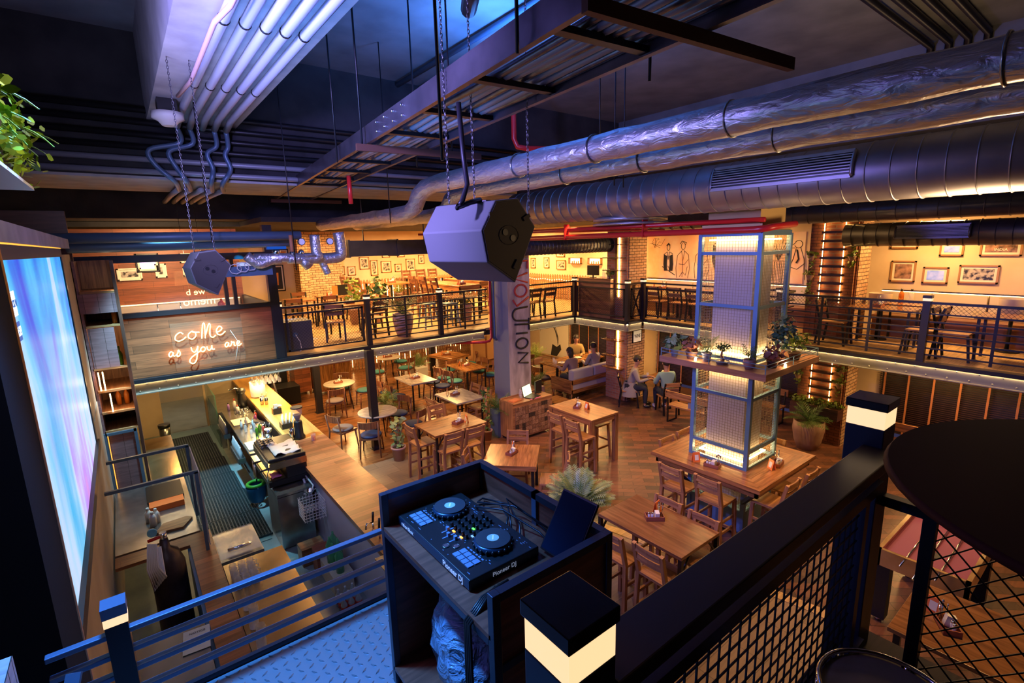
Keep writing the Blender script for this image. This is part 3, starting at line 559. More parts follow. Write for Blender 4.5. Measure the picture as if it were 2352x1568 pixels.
# chairs of the couple
S(P_MCH, 10.42, 8.40, 220, 'black metal framed chair under the person in the grey coat')
S(P_MCH, 10.70, 7.38, -30, 'black metal framed chair under the man in the teal sweater', group=None)
S(P_MCH, 11.95, 7.10, 60, 'empty metal framed chair with a wooden back by the window blind')
def table(label, cx, cy, sx, sy, z, top, legm, rz=0.0, th=0.04, leg=0.05, base=0.0, apron=0.0, brace=False, name='table', cat='table', inset=0.04):
    t = thing(name, label, cat, (cx, cy, base), rz)
    build('tabletop', MB().bx(-sx/2,sx/2,-sy/2,sy/2,z-th,z), top, t, bevel=0.004)
    if apron: build('apron', MB().bx(-sx/2+0.02,sx/2-0.02,-sy/2+0.02,-sy/2+0.05,z-th-apron,z-th).bx(-sx/2+0.02,sx/2-0.02,sy/2-0.05,sy/2-0.02,z-th-apron,z-th).bx(-sx/2+0.02,-sx/2+0.05,-sy/2+0.02,sy/2-0.02,z-th-apron,z-th).bx(sx/2-0.05,sx/2-0.02,-sy/2+0.02,sy/2-0.02,z-th-apron,z-th), top, t)
    for a in (-1, 1):
        for b in (-1, 1):
            x = a*(sx/2-inset-leg/2); y = b*(sy/2-inset-leg/2); l = build('leg', MB().bx(x-leg/2,x+leg/2,y-leg/2,y+leg/2,0,z-th), legm, t)
            if brace: build('brace', MB().beam((x,y,z-th-0.22),(x-a*0.18,y,z-th),0.02), legm, l)
    return t
def round_table(label, cx, cy, r, z, top, base=0.0):
    t = thing('round_table', label, 'table', (cx, cy, base)); build('tabletop', MB().lathe([(r-0.01,z-0.035),(r,z-0.02),(r-0.005,z)],0,0,32), top, t)
    for a in (45,135,225,315): build('leg', MB().tube([(0.25*math.cos(R(a)),0.25*math.sin(R(a)),z-0.03),(0.36*math.cos(R(a)),0.36*math.sin(R(a)),0)],0.014,8), 'metal_black', t)
    return t
table('black-legged high table with a glossy brown top left of the stand', 4.64, 8.02, 1.14, 0.82, 1.03, 'table_wood', 'metal_black', brace=True, leg=0.04)
table('thick-legged rustic wooden high table left of the caged column', 7.13, 6.92, 0.78, 1.22, 1.03, 'counter_wood', 'counter_wood', apron=0.09, leg=0.09, inset=0.0)
table('square rustic table set diagonally behind the disc jockey stand', 5.00, 6.57, 0.92, 0.92, 0.76, 'counter_wood', 'metal_black', rz=PI/4, th=0.09)
table('long distressed high table with black angle-iron legs in the foreground', 4.73, 3.35, 0.76, 1.20, 1.03, 'gouged_wood', 'metal_black', brace=True, leg=0.045, inset=0.0)
table('square marble table with navy chairs', 6.14, 12.45, 0.78, 1.08, 0.75, 'marble', 'metal_black', leg=0.035)
table('square marble table with carved wooden chairs', 6.20, 10.22, 0.80, 1.05, 0.75, 'marble', 'metal_black', leg=0.035)
table('brown square table beside the tan booth', 8.0, 12.68, 0.75, 1.15, 0.75, 'table_wood', 'metal_black', leg=0.035)
table('light wooden table with clipped corners behind the column', 8.42, 14.45, 0.85, 1.1, 0.76, 'counter_wood', 'metal_black', rz=0.25, th=0.08)
round_table('round table washed in bright blue light', 4.35, 13.48, 0.42, 0.75, 'marble'); round_table('round patterned table half hidden by the steel column', 4.18, 10.48, 0.44, 0.75, 'marble'); round_table('small round table farthest back on the wood floor', 6.75, 15.6, 0.40, 0.75, 'marble')
table('long dark-legged dining table of the sofa party', 10.95, 11.1, 2.1, 0.85, 0.75, 'table_wood', 'metal_black', leg=0.06)
table('small wooden table between the seated couple', 11.12, 7.98, 0.62, 0.62, 0.75, 'table_wood', 'metal_black', leg=0.03)
wood('gouged_wood', (0.30,0.135,0.05), (0.12,0.05,0.02), 0.25, 1.2, 14)
# upper floor tables (dark frames)
U = MZ
table('dark-framed table far left on the balcony by the beer picture', 3.75, 14.3, 0.7, 0.8, 0.75, 'counter_wood', 'metal_black', base=U, leg=0.035)
table('dark-framed table on the balcony carrying the black board', 4.75, 14.55, 0.8, 0.8, 0.75, 'counter_wood', 'metal_black', base=U, leg=0.035)
table('dark-framed table on the balcony nearest the speaker box', 4.30, 12.1, 0.85, 0.75, 0.75, 'counter_wood', 'metal_black', base=U, leg=0.035)
table('black-framed table behind the railing next to the standpipe', 7.05, 11.45, 0.7, 0.7, 0.75, 'table_wood', 'metal_black', base=U, leg=0.04, brace=True)
table('long communal high table on the balcony, nearer one', 7.75, 13.1, 0.75, 2.4, 0.98, 'counter_wood', 'metal_black', base=U, apron=0.12)
table('long communal high table on the balcony, farther one', 9.05, 13.9, 0.75, 2.2, 0.98, 'counter_wood', 'metal_black', base=U, apron=0.12)
table('high table on the balcony with three slatted chairs at its left', 6.75, 15.2, 1.0, 1.6, 0.98, 'counter_wood', 'metal_black', base=U, brace=True)
table('high table on the balcony with string lights on its far bench', 8.9, 16.4, 1.6, 0.8, 0.98, 'table_wood', 'metal_black', base=U)
table('dark-framed table right of the lettered column on the balcony', 9.3, 11.35, 1.1, 0.7, 0.75, 'counter_wood', 'metal_black', base=U, leg=0.035)
table('table under the mural, left one', 12.10, 9.0, 0.7, 1.2, 0.75, 'table_wood', 'metal_black', base=U, leg=0.035); table('table under the mural, right one', 12.10, 7.4, 0.7, 1.2, 0.75, 'table_wood', 'metal_black', base=U, leg=0.035)
table('dark metal table with a blue sheen behind the right balcony railing', 11.25, 3.12, 0.65, 1.05, 0.75, 'table_wood', 'metal_dark', base=U, leg=0.04); table('wooden table against the padded wall bench', 12.15, 3.0, 0.65, 0.75, 0.75, 'counter_wood', 'metal_black', base=U, leg=0.035)
table('dark metal table at the far right behind the balcony railing', 11.2, 1.25, 0.65, 1.05, 0.75, 'table_wood', 'metal_dark', base=U, leg=0.04); table('wooden table against the wall bench at the right edge', 12.15, 0.85, 0.65, 0.75, 0.75, 'counter_wood', 'metal_black', base=U, leg=0.035)
for x, y, a, l in ((3.35,13.6,0,'dark chair in front of the table by the beer picture'),(4.0,15.0,180,'dark chair behind the table by the beer picture'),(2.95,14.3,-90,'dark chair left of the table by the beer picture'),
    (4.3,13.75,0,'dark chair before the table with the black board'),(5.4,14.5,90,'dark chair right of the table with the black board'),
    (3.75,11.5,-20,'large dark chair behind the mesh railing next to the speaker box'),(4.65,11.4,15,'dark chair behind the mesh railing near the first lit post'),(5.05,12.3,90,'dark chair right of the table nearest the speaker box'),
    (9.02,10.85,0,'black chair behind mesh, left of the two right of the lettered column'),(9.58,10.85,0,'black chair behind mesh, right of the two right of the lettered column'),(9.5,12.1,180,'chair on the far side of the table right of the lettered column')):
    S(P_DKCH, x, y, a, l+' on the balcony', z=U)
for x, y, a, l in ((11.63,9.64,-90,'wooden chair under the mural, first from the left'),(11.63,8.44,-90,'wooden chair under the mural, second from the left'),(11.63,7.75,-90,'wooden chair under the mural, third from the left'),(11.63,7.2,-90,'wooden chair under the mural, beside the cage')):
    S(P_MCH, x, y, a, l, z=U)
for x, y, a, l in ((10.95,3.80,180,'dark chair at the left end of the blue sheen table'),(10.95,2.42,0,'dark chair at the right end of the blue sheen table'),(10.9,1.98,180,'dark chair at the left end of the far right balcony table'),(10.9,0.5,0,'dark chair cut by the right edge of the picture')):
    S(P_DKCH, x, y, a, l+' on the balcony', z=U)
for i, (x, y) in enumerate(((5.75,14.6),(5.75,15.2),(5.75,15.8))): S(P_HIGH, x, y, -90, 'tall slatted chair at the three-chair high table, %s' % ('nearest','middle one','farthest')[i], z=U)
for i, (x, y) in enumerate(((7.15,12.5),(7.15,13.15),(7.15,13.8))): S(P_HIGH, x, y, -90, 'tall slatted chair left of the nearer communal table, %s' % ('nearest','middle one','farthest')[i], z=U)
for i, (x, y) in enumerate(((9.68,13.2),(9.68,13.9))): S(P_HIGH, x, y, 90, 'tall slatted chair right of the farther communal table, %s' % ('nearer','farther')[i], z=U)
for i, x in enumerate((8.4, 9.0, 9.5)): S(P_HIGH, x, 17.0, 180, 'tall slatted chair against the string-lit fence, %s' % ('left','middle','right')[i], z=U)
def metal_stool(x, y, label):
    t = thing('metal_stool', label, 'stool', (x, y, U)); build('seat', MB().bx(-0.16,0.16,-0.16,0.16,0.61,0.65), 'metal_blue', t, bevel=0.01)
    for a in (-1,1):
        for b in (-1,1): build('leg', MB().beam((a*0.13,b*0.13,0.62),(a*0.20,b*0.20,0),0.05,0.02), 'metal_blue', t)
    build('brace', MB().bx(-0.17,0.17,-0.18,-0.165,0.25,0.28).bx(-0.17,0.17,0.165,0.18,0.25,0.28), 'metal_blue', t)
metal_stool(6.55, 11.1, 'grey metal stool with splayed legs left of the black-framed balcony table'); metal_stool(6.15, 11.5, 'grey metal stool with splayed legs behind the second lit post'); metal_stool(7.4, 12.0, 'grey metal stool behind the black-framed balcony table')
# ------------------------------------------------------------------ condiment caddies and menu cards
def caddy_proto():
    t = thing('condiment_caddy', '', 'caddy'); build('tray', MB().bx(-0.11,0.11,-0.065,0.065,0,0.008).bx(-0.11,0.11,-0.065,-0.057,0,0.055).bx(-0.11,0.11,0.057,0.065,0,0.055).bx(-0.11,-0.102,-0.065,0.065,0,0.055).bx(0.102,0.11,-0.065,0.065,0,0.055), 'caddy_wood', t)
    for x in (-0.07,-0.03): j = build('shaker', MB().lathe([(0.017,0.01),(0.017,0.07),(0.012,0.08)],x,-0.02,10), 'clear_milk', t); build('shaker_cap', MB().lathe([(0.015,0.08),(0.016,0.095),(0.008,0.10)],x,-0.02,10), 'chrome', j)
    build('napkins', MB().bx(0.0,0.05,-0.04,0.03,0.01,0.11).xf(Matrix.Rotation(0.2,4,'X')), 'paper', t)
    m = MB()
    for i in range(5): m.tube([(0.075+0.012*math.cos(i*2),0.02+0.02*math.sin(i*2),0.02),(0.075+0.03*math.cos(i*2),0.02+0.03*math.sin(i*2),0.17)],0.004,5).ball((0.075+0.03*math.cos(i*2),0.02+0.03*math.sin(i*2),0.18),0.014,6,sc=(1,0.5,1.4))
    build('cutlery', m, 'chrome', t); return Proto(t)
def card_proto():
    t = thing('menu_card', '', 'card'); build('card', MB().prism([(-0.035,0),(-0.03,0),(0.0,0.145),(-0.004,0.145)],-0.055,0.055,'x').prism([(0.035,0),(0.03,0),(0.0,0.145),(0.004,0.145)],-0.055,0.055,'x'), 'orange_card', t)
    for s in (-1,1): build('printed_panel', MB().face([(-0.03,s*0.0365-s*0.006,0.03),(0.03,s*0.0365-s*0.006,0.03),(0.03,s*0.0365-s*0.024,0.11),(-0.03,s*0.0365-s*0.024,0.11)]), 'paper', t)
    return Proto(t)
wood('caddy_wood', (0.38,0.12,0.07), (0.22,0.07,0.04), 0.5); mat('clear_milk', (0.8,0.8,0.82), 0.2)
P_CAD = caddy_proto(); P_CARD = card_proto()
for x, y, z, a, w_, card in ((4.74,7.92,1.03,20,'black-legged high table',(4.90,7.86)),(7.10,7.05,1.03,30,'thick-legged high table',(7.18,6.85)),(5.02,6.60,0.76,20,'diagonal square table',(5.14,6.70)),(4.78,3.42,1.03,-40,'distressed long table',(4.94,3.50)),
    (6.58,3.72,1.06,-80,'left side of the caged column counter',(6.56,3.98)),(7.35,3.13,1.06,10,'right side of the caged column counter',(7.15,3.12)),(6.15,12.45,0.75,10,'far marble table with navy chairs',(6.05,12.60)),(6.15,10.35,0.75,10,'near marble table with carved chairs',(6.05,10.55)),
    (8.0,12.72,0.75,0,'brown table near the booth',(7.85,12.85)),(8.35,14.45,0.76,0,'light wooden table behind the column',(8.2,14.5)),(4.33,13.5,0.75,0,'blue lit round table',None),(6.75,15.6,0.75,0,'farthest round table',(6.6,15.6)),
    (4.7,14.5,U+0.75,0,'balcony table with the black board',(4.55,14.35)),(4.35,12.15,U+0.75,0,'balcony table nearest the speaker box',None),(7.7,12.3,U+0.98,0,'nearer communal table on the balcony',(7.55,12.2)),(9.0,13.6,U+0.98,0,'farther communal table on the balcony',(8.9,13.4)),
    (6.7,14.8,U+0.98,0,'three-chair high table on the balcony',(6.55,14.9)),(12.04,8.6,U+0.75,0,'left table under the mural',(12.04,8.9)),(11.25,3.2,U+0.75,0,'blue sheen balcony table',None),(11.25,1.1,U+0.75,0,'far right balcony table',None),
    (5.25,0.72,1.03,30,'high table at the lower right corner',(5.40,0.85))):
    P_CAD.put((x,y,z), R(a), 'small wooden caddy of shakers and cutlery on the '+w_)
    if card: P_CARD.put((card[0],card[1],z), R(a+50), 'orange folded menu card on the '+w_)
# ------------------------------------------------------------------ sofa, bench, host desk, booth
def sofa():
    t = thing('sofa', 'wooden framed sofa with grey back cushions seen from behind', 'sofa', (10.4, 10.05, 0), 0)
    build('seat_base', MB().bx(-0.85,0.95,-0.30,0.42,0.30,0.42), 'grey_fabric', t); build('back_cushion', MB().bx(-0.80,0.05,-0.34,-0.14,0.42,0.86), 'grey_fabric', t, bevel=0.05); build('back_cushion', MB().bx(0.08,0.90,-0.34,-0.14,0.42,0.86), 'grey_fabric', t, bevel=0.05)
    build('back_rail', MB().bx(-0.90,1.0,-0.40,-0.36,0.48,0.60), 'table_wood', t); build('back_panel', MB().bx(-0.88,0.98,-0.37,-0.355,0.30,0.48), 'grey_fabric', t); build('lower_rail', MB().bx(-0.90,1.0,-0.40,-0.36,0.22,0.32), 'table_wood', t)
    build('arm', MB().bx(-0.92,-0.86,-0.40,0.42,0.22,0.60), 'table_wood', t); build('arm', MB().bx(0.97,1.03,-0.40,0.42,0.22,0.60), 'table_wood', t)
    for x in (-0.87,0.98):
        for y in (-0.36,0.38): build('leg', MB().tube([(x,y,0.24),(x,y,0)],[0.025,0.015],8), 'table_wood', t)
sofa()
def host_desk():
    t = thing('host_desk', 'patchwork wooden reception cabinet with carved square tiles', 'cabinet', (7.0, 8.62, 0))
    build('body', MB().bx(-0.57,0.60,-0.24,0.26,0.08,0.90), 'stool_wood', t)
    cs = ['carved_a','carved_b','carved_c']; k = 0
    for side in range(1):
        for i in range(11):
            for j in range(7):
                if k < 90:
                    k += 1; build('carved_tile', MB().bx(-0.50+i*0.095,-0.50+i*0.095+0.088,-0.255,-0.24,0.12+j*0.10,0.12+j*0.10+0.092), cs[random.choice((0,0,0,1,2,2))], t)
    build('edge_rim', MB().bx(-0.57,0.60,0.235,0.26,0.90,0.93).bx(-0.57,-0.545,-0.24,0.26,0.90,0.93), 'stool_wood', t)
    for x in (-0.53,0.56):
        for y in (-0.20,0.22): build('leg', MB().beam((x,y,0.1),(x*1.04,y*1.05,0),0.05), 'stool_wood', t)
noisy('carved_a', (0.42,0.24,0.14), (0.20,0.10,0.05), 40.0, 0.7, bs=0.8); noisy('carved_b', (0.06,0.035,0.025), (0.02,0.012,0.01), 40.0, 0.7, bs=0.8); noisy('carved_c', (0.30,0.15,0.08), (0.12,0.06,0.03), 40.0, 0.7, bs=0.8)
host_desk()
t = thing('laptop', 'open laptop with a glowing pale yellow screen on the reception cabinet', 'laptop', (7.15, 8.55, 0.902), R(20))
build('keyboard', MB().bx(-0.17,0.17,-0.12,0.12,0,0.018), 'metal_dark', t); sc_ = build('screen', MB().bx(-0.19,0.19,0,0.012,0.0,0.25).xf(Matrix.Translation((0,0.12,0.015)) @ Matrix.Rotation(R(-14),4,'X')), 'black_plastic', t); build('screen_glow', MB().bx(-0.18,0.18,-0.002,0,0.012,0.24).xf(Matrix.Translation((0,0.12,0.015)) @ Matrix.Rotation(R(-14),4,'X')), 'screen_white', sc_)
one('till_screen', MB().bx(-0.13,0.13,-0.015,0.015,0.0,0.30).bx(-0.06,0.06,-0.06,0.06,0,0.01), 'black_plastic', 'black till screen standing beside the laptop on the reception cabinet', 'monitor', loc=(7.47,8.72,0.902), rz=R(15))
for i, (x, y) in enumerate(((6.90,8.66),(6.97,8.62),(6.93,8.74))): one('water_bottle', MB().lathe([(0.028,0),(0.03,0.10),(0.012,0.16),(0.012,0.20)],0,0,10), 'clear', 'clear glass water bottle on the reception cabinet beside the column', 'bottle', 'clear bottles on the reception cabinet', loc=(x,y,0.902))
one('menu_folder', MB().bx(-0.14,0.14,-0.10,0.10,0,0.012).bx(-0.11,0.12,-0.08,0.09,0.012,0.02), 'orange_board', 'orange brown menu folders stacked on the left of the reception cabinet', 'menu', loc=(6.66,8.6,0.902), rz=0.2)
mat('orange_board', (0.55,0.18,0.07), 0.6); one('pink_strip', MB().bx(-0.15,0.15,-0.015,0.015,0,0.01), 'pink_cloth', 'pink lit ruler on the front edge of the reception cabinet', 'strip', loc=(7.12,8.41,0.902))
t = thing('folding_tray_stand', 'small square folding tray stand beside the reception cabinet', 'stand', (8.35,9.05,0)); build('tray', MB().bx(-0.24,0.24,-0.24,0.24,0.45,0.47), 'table_wood', t)
for y in (-0.18,0.18):
    for s in (-1,1): build('leg', MB().beam((-0.2*s,y,0),(0.2*s,y,0.45),0.025), 'metal_black', t)
def booth():
    t = thing('booth_bench', 'high-backed tan leather booth bench with a dark side panel', 'bench', (9.85,14.4,0))
    for i in range(2): build('back_cushion', MB().bx(-0.55+i*0.6,-0.02+i*0.6,-0.1,0.05,0.35,1.25), 'tan_leather', t, bevel=0.02)
    build('seat', MB().bx(-0.55,0.6,0.05,0.55,0.1,0.45), 'tan_leather', t); build('side_panel', MB().bx(0.62,0.72,-0.35,0.6,0,1.6), 'metal_black', t)
booth()
def slat_bench(label, x, y, rz, L=1.3):
    t = thing('slatted_bench', label, 'bench', (x,y,0), R(rz))
    build('seat', MB().bx(-L/2,L/2,-0.18,0.18,0.42,0.45), 'stool_wood', t); build('back_board', MB().bx(-L/2,L/2,-0.25,-0.22,0.66,0.82), 'stool_wood', t)
    for a in (-1,1): build('leg_frame', MB().beam((a*L/2*0.92,-0.18,0),(a*L/2*0.92,-0.18,0.43),0.03).beam((a*L/2*0.92,0.18,0),(a*L/2*0.92,0.18,0.43),0.03).beam((a*L/2*0.92,-0.18,0.015),(a*L/2*0.92,0.18,0.015),0.03).beam((a*L/2*0.92,-0.18,0.43),(a*L/2*0.92,-0.24,0.80),0.03), 'metal_black', t)
slat_bench('wooden bench with a back board behind the caged column', 11.9, 5.75, 90, 1.4); slat_bench('wooden bench with metal legs left of the caged column', 10.3, 6.45, -90, 1.1); slat_bench('wooden bench with dark metal frame partly behind the near railing post', 11.2, 2.55, 90, 1.4)
one('blue_crate', MB().bx(-0.14,0.14,-0.12,0.12,0,0.18).ball((0.03,0,0.19),0.07,8), 'pad_grey', 'pale blue box standing on the bench left of the caged column', 'box', loc=(10.35,6.35,0.452))
def wall_bench(label, y0, y1):
    t = thing('wall_bench', label, 'bench', (X1, 0, U)); build('seat', MB().bx(-0.55,-0.12,y0,y1,0.34,0.44), 'teak', t); build('kick_panel', MB().bx(-0.50,-0.46,y0,y1,0.0,0.34), 'teak', t)
    k = max(1, round((y1-y0)/0.9))
    for i in range(k):
        a = y0+(y1-y0)*i/k; b = y0+(y1-y0)*(i+1)/k; build('back_pad', MB().bx(-0.12,-0.02,a+0.015,b-0.015,0.44,0.90), 'cream_fabric', t, bevel=0.01)
    build('ledge', MB().bx(-0.10,-0.01,y0,y1,0.915,0.935), 'metal_dark', t); build('light_strip', MB().bx(-0.075,-0.05,y0,y1,0.90,0.912), 'strip', t)
wall_bench('padded wall bench with a glowing ledge right of the ladder pillar', -1.5, 3.65); wall_bench('padded wall bench with a glowing ledge under the mural', 4.65, 9.95)
# service desk on the corner
t = thing('service_desk', 'plank-fronted service desk at the inner corner of the balcony', 'desk', (10.52, 9.7, U)); build('front', MB().bx(-0.10,0.08,-0.60,0.60,0,1.06), 'desk_planks', t, grain=False); build('side', MB().bx(0.085,0.5,-0.25,0.60,0,1.05), 'bar_planks', t, grain=False); build('worktop', MB().bx(-0.12,0.52,-0.24,0.62,1.06,1.09).bx(-0.12,0.09,-0.62,-0.24,1.06,1.09), 'table_wood', t)
t = thing('monitor', 'black monitor seen from behind on the service desk', 'monitor', (10.62,9.92,U+1.092), R(-80)); build('screen', MB().bx(-0.19,0.19,-0.02,0.02,0.06,0.34), 'black_plastic', t); build('foot', MB().bx(-0.08,0.08,-0.06,0.06,0,0.01).bx(-0.02,0.02,-0.01,0.01,0,0.1), 'black_plastic', t)
for i, (x, y) in enumerate(((10.52,9.45),(10.5,9.37),(10.53,9.30))): one('water_bottle', MB().lathe([(0.032,0),(0.034,0.14),(0.012,0.22),(0.012,0.27)],0,0,10), 'clear', 'clear bottle on the service desk by the brick pillar', 'bottle', 'clear bottles on the service desk', loc=(x,y,U+1.092))
# speaker box standing on the balcony behind mesh
t = thing('speaker_cabinet', 'large black speaker box standing behind the mesh railing', 'speaker', (2.75,11.15,U)); build('cabinet', MB().bx(-0.30,0.30,-0.28,0.28,0,0.62), 'speaker_paint', t); build('socket', MB().cyl(0,0,0,0.02,0.05,12).xf(Matrix.Translation((-0.05,-0.28,0.35)) @ Matrix.Rotation(PI/2,4,'X')), 'metal_blue', t); build('cable', MB().tube([(-0.05,-0.31,0.35),(0.02,-0.33,0.2),(0.03,-0.35,0.03),(-0.02,-0.4,0.01)],0.008,6), 'cord_white', t)
# foosball table, lower right
t = thing('game_table', 'table football game with a purple red top and broad black legs', 'game table', (7.0,1.15,0), R(0)); build('playfield', MB().bx(-0.62,0.62,-0.36,0.36,0.80,0.86), 'purple_cloth', t); build('cabinet_rim', MB().bx(-0.66,0.66,-0.40,-0.36,0.72,0.92).bx(-0.66,0.66,0.36,0.40,0.72,0.92).bx(-0.66,-0.62,-0.40,0.40,0.72,0.92).bx(0.62,0.66,-0.40,0.40,0.72,0.92), 'brass_or_lit_steel', t); build('ball_slot', MB().cyl(-0.25,0,0.86,0.865,0.08,16), 'black_plastic', t)
for x in (-0.58,0.58):
    for y in (-0.33,0.33): l = build('leg', MB().beam((x,y,0.72),(x,y,0.06),0.14,0.14), 'metal_black', t); build('leg_foot', MB().cyl(x,y,0,0.06,0.04,10), 'chrome', l)
for y in (-0.15, 0.15, 0.0): build('rod', MB().tube([(-0.95+abs(y),y,0.88),(0.9,y,0.88)],0.010,6), 'chrome', t)
table('glossy brown high table at the lower right corner', 5.35, 0.55, 0.95, 1.0, 1.03, 'gouged_wood', 'metal_black')
# cupboards at the back left on the ground floor
t = thing('wooden_cabinet', 'reclaimed wood cupboard with diamond doors and lit cyan papers on top', 'cabinet', (4.75,15.5,0)); build('body', MB().bx(-0.5,0.55,-0.3,0.3,0.1,0.95), 'panel_planks', t, grain=False)
for x in (-0.22,0.30): build('door', MB().bx(x-0.23,x+0.23,-0.32,-0.30,0.15,0.90), 'table_wood', t)
build('counter', MB().bx(-0.52,0.57,-0.33,0.33,0.95,0.98), 'table_wood', t)
for x in (-0.45,0.5):
    for y in (-0.25,0.25): build('leg', MB().beam((x,y,0.1),(x*1.06,y*1.05,0),0.05), 'table_wood', t)
t = thing('wooden_cabinet', 'reclaimed wood cupboard standing left behind the dark steel column', 'cabinet', (3.95,15.9,0)); build('body', MB().bx(-0.22,0.24,-0.3,0.3,0.1,0.95), 'panel_planks', t, grain=False); build('counter', MB().bx(-0.24,0.26,-0.33,0.33,0.95,0.98), 'black_plastic', t)
for x in (-0.18,0.2): build('leg', MB().beam((x,-0.25,0.1),(x*1.05,-0.27,0),0.05).beam((x,0.25,0.1),(x*1.05,0.27,0),0.05), 'table_wood', t)
one('storage_box', MB().bx(-0.32,0.32,-0.32,0.32,0,0.52), 'metal_black', 'black box standing beside the stairs at the end of the bar', 'box', loc=(3.35,15.2,0), bevel=0.01)
one('storage_box', MB().bx(-0.28,0.28,-0.25,0.25,0,1.0), 'metal_black', 'tall black box behind the black box at the stairs', 'box', loc=(3.3,16.1,0), bevel=0.01)
# stair to the upper floor
t = thing('staircase', 'steel staircase with wooden treads rising behind the end of the bar', 'stairs', (2.55,14.6,0))
for i in range(9): build('tread', MB().bx(-0.45,0.45,0.27*i,0.27*i+0.28,0.25*i+0.22,0.25*i+0.26), 'stool_wood', t)
for x in (-0.47,0.47): build('stringer', MB().beam((x,-0.05,0.1),(x,2.45,2.35),0.04,0.2), 'metal_dark', t)
# glowing picket fence at the far wall on both floors
def fence(label, z, x0, x1, h):
    t = thing('picket_fence', label, 'fence', (0, Y1-0.12, z)); x = x0; i = 0
    pk = MB(); gl = MB()
    while x < x1:
        pk.prism([(x-0.035,0.0),(x+0.035,0.0),(x+0.035,h-0.05),(x,h),(x-0.035,h-0.05)],-0.02,0.0,'y')
        if i % 2 == 0 and i % 10 < 6: gl.bx(x+0.050,x+0.062,-0.012,0.0,0.12,h-0.15)
        x += 0.115; i += 1
    p = build('pickets', pk, 'stool_wood', t, grain=False); build('glow_strips', gl, 'strip', t); build('cross_rail', MB().bx(x0,x1,0.0,0.02,0.2,0.25).bx(x0,x1,0.0,0.02,h-0.25,h-0.2), 'stool_wood', t)
fence('picket fence with glowing gaps along the far wall of the lower floor', 0.0, 3.4, 12.9, 0.95); fence('picket fence with glowing gaps along the far wall of the upper floor', U, 5.4, 12.9, 0.95)
def fence_r():
    t = thing('picket_fence', 'picket fence with string lights along the right wall of the upper floor', 'fence', (X1-0.1, 0, U)); pk = MB(); b = MB(); y = 10.2
    while y < Y1-0.3: pk.prism([(y-0.04,0.0),(y+0.04,0.0),(y+0.04,0.88),(y,0.93),(y-0.04,0.88)],-0.02,0.0,'x'); b.ball((-0.05,y,0.72+0.02*math.sin(y*7)),0.022,6); y += 0.13
    build('pickets', pk, 'stool_wood', t, grain=False); build('string_lights', b, 'strip_soft', t)
fence_r()
bl = MB()
for i in range(60): bl.ball((5.6+i*0.12, 0, 0.55+0.025*math.sin(i)), 0.02, 6)
one("string_lights", bl, 'strip', 'row of small round string lights along the far picket fence upstairs', 'lights', loc=(0,Y1-0.2,U))
# ================================================================== pictures, mural, screens
def picture(label, wall, a0, a1, z0, z1, art='photo_dark', frame='frame_wood', writing=None):
    w_, h_ = abs(a1-a0), z1-z0; c = (a0+a1)/2
    if wall == 'R': loc = (X1-0.005, c, z0); rz = PI/2*3
    else: loc = (c, wall if not isinstance(wall, str) else Y1-0.005, z0); rz = 0
    if wall == 'R': rz = -PI/2
    t = thing('framed_picture', label, 'picture', loc, rz)
    # local: x along wall, -y out of the wall
    build('frame', MB().bx(-w_/2,w_/2,-0.03,0,0,0.03).bx(-w_/2,w_/2,-0.03,0,h_-0.03,h_).bx(-w_/2,-w_/2+0.03,-0.03,0,0,h_).bx(w_/2-0.03,w_/2,-0.03,0,0,h_), frame, t)
    build('mat_board', MB().bx(-w_/2+0.03,w_/2-0.03,-0.012,0,0.03,h_-0.03), 'board', t); build('print', MB().bx(-w_/2+0.07,w_/2-0.07,-0.015,-0.012,0.07,h_-0.07), art, t)
    return t
noisy('photo_dark', (0.42,0.38,0.33), (0.015,0.013,0.012), 14.0, 0.4, bs=0, det=3.0, lo=0.42, hi=0.58); noisy('photo_warm', (0.45,0.25,0.18), (0.06,0.035,0.03), 9.0, 0.4, bs=0, det=4.0); mat('frame_wood', (0.32,0.16,0.06), 0.4)
noisy('photo_blue', (0.50,0.55,0.75), (0.05,0.16,0.45), 5.0, 0.3, bs=0, det=4.0); MATS['photo_blue'].node_tree.nodes['Principled BSDF'].inputs['Emission Color'].default_value = (0.25,0.35,1.0,1); MATS['photo_blue'].node_tree.nodes['Principled BSDF'].inputs['Emission Strength'].default_value = 0.35
for i, (x0, x1, z0, z1, l) in enumerate(((6.03,6.27,3.45,3.76,'tall photo left of the duct pipes'),(6.37,6.66,3.42,3.74,'small group photo'),(6.82,7.18,3.61,4.05,'photo under the steel duct'),(7.22,7.50,3.37,3.92,'photo of a tower'),(7.63,8.03,3.45,3.87,'wide photo of a band'),(8.17,8.44,3.46,3.75,'small square photo'),(8.63,9.01,3.46,3.92,'photo of climbers'),(9.17,9.42,3.71,4.05,'photo beside the hanging speaker'),(7.7,8.0,4.0,4.3,'photo hung high, left one'),(8.3,8.6,4.0,4.3,'photo hung high, right one'))):
    picture('black and white framed '+l+' on the far yellow wall', 'F', x0, x1, z0, z1)
for y0, y1, z0, z1, l in ((15.48,15.2,3.42,3.81,'nearest the lettered column'),(14.70,14.40,3.44,3.84,'tall and narrow'),(13.99,13.5,3.40,3.74,'wide, above the picket fence'),(14.0,13.55,3.86,4.2,'partly behind the spiral duct')):
    picture('framed photo on the shaded wall right of the column, '+l, 'R', y0, y1, z0, z1)
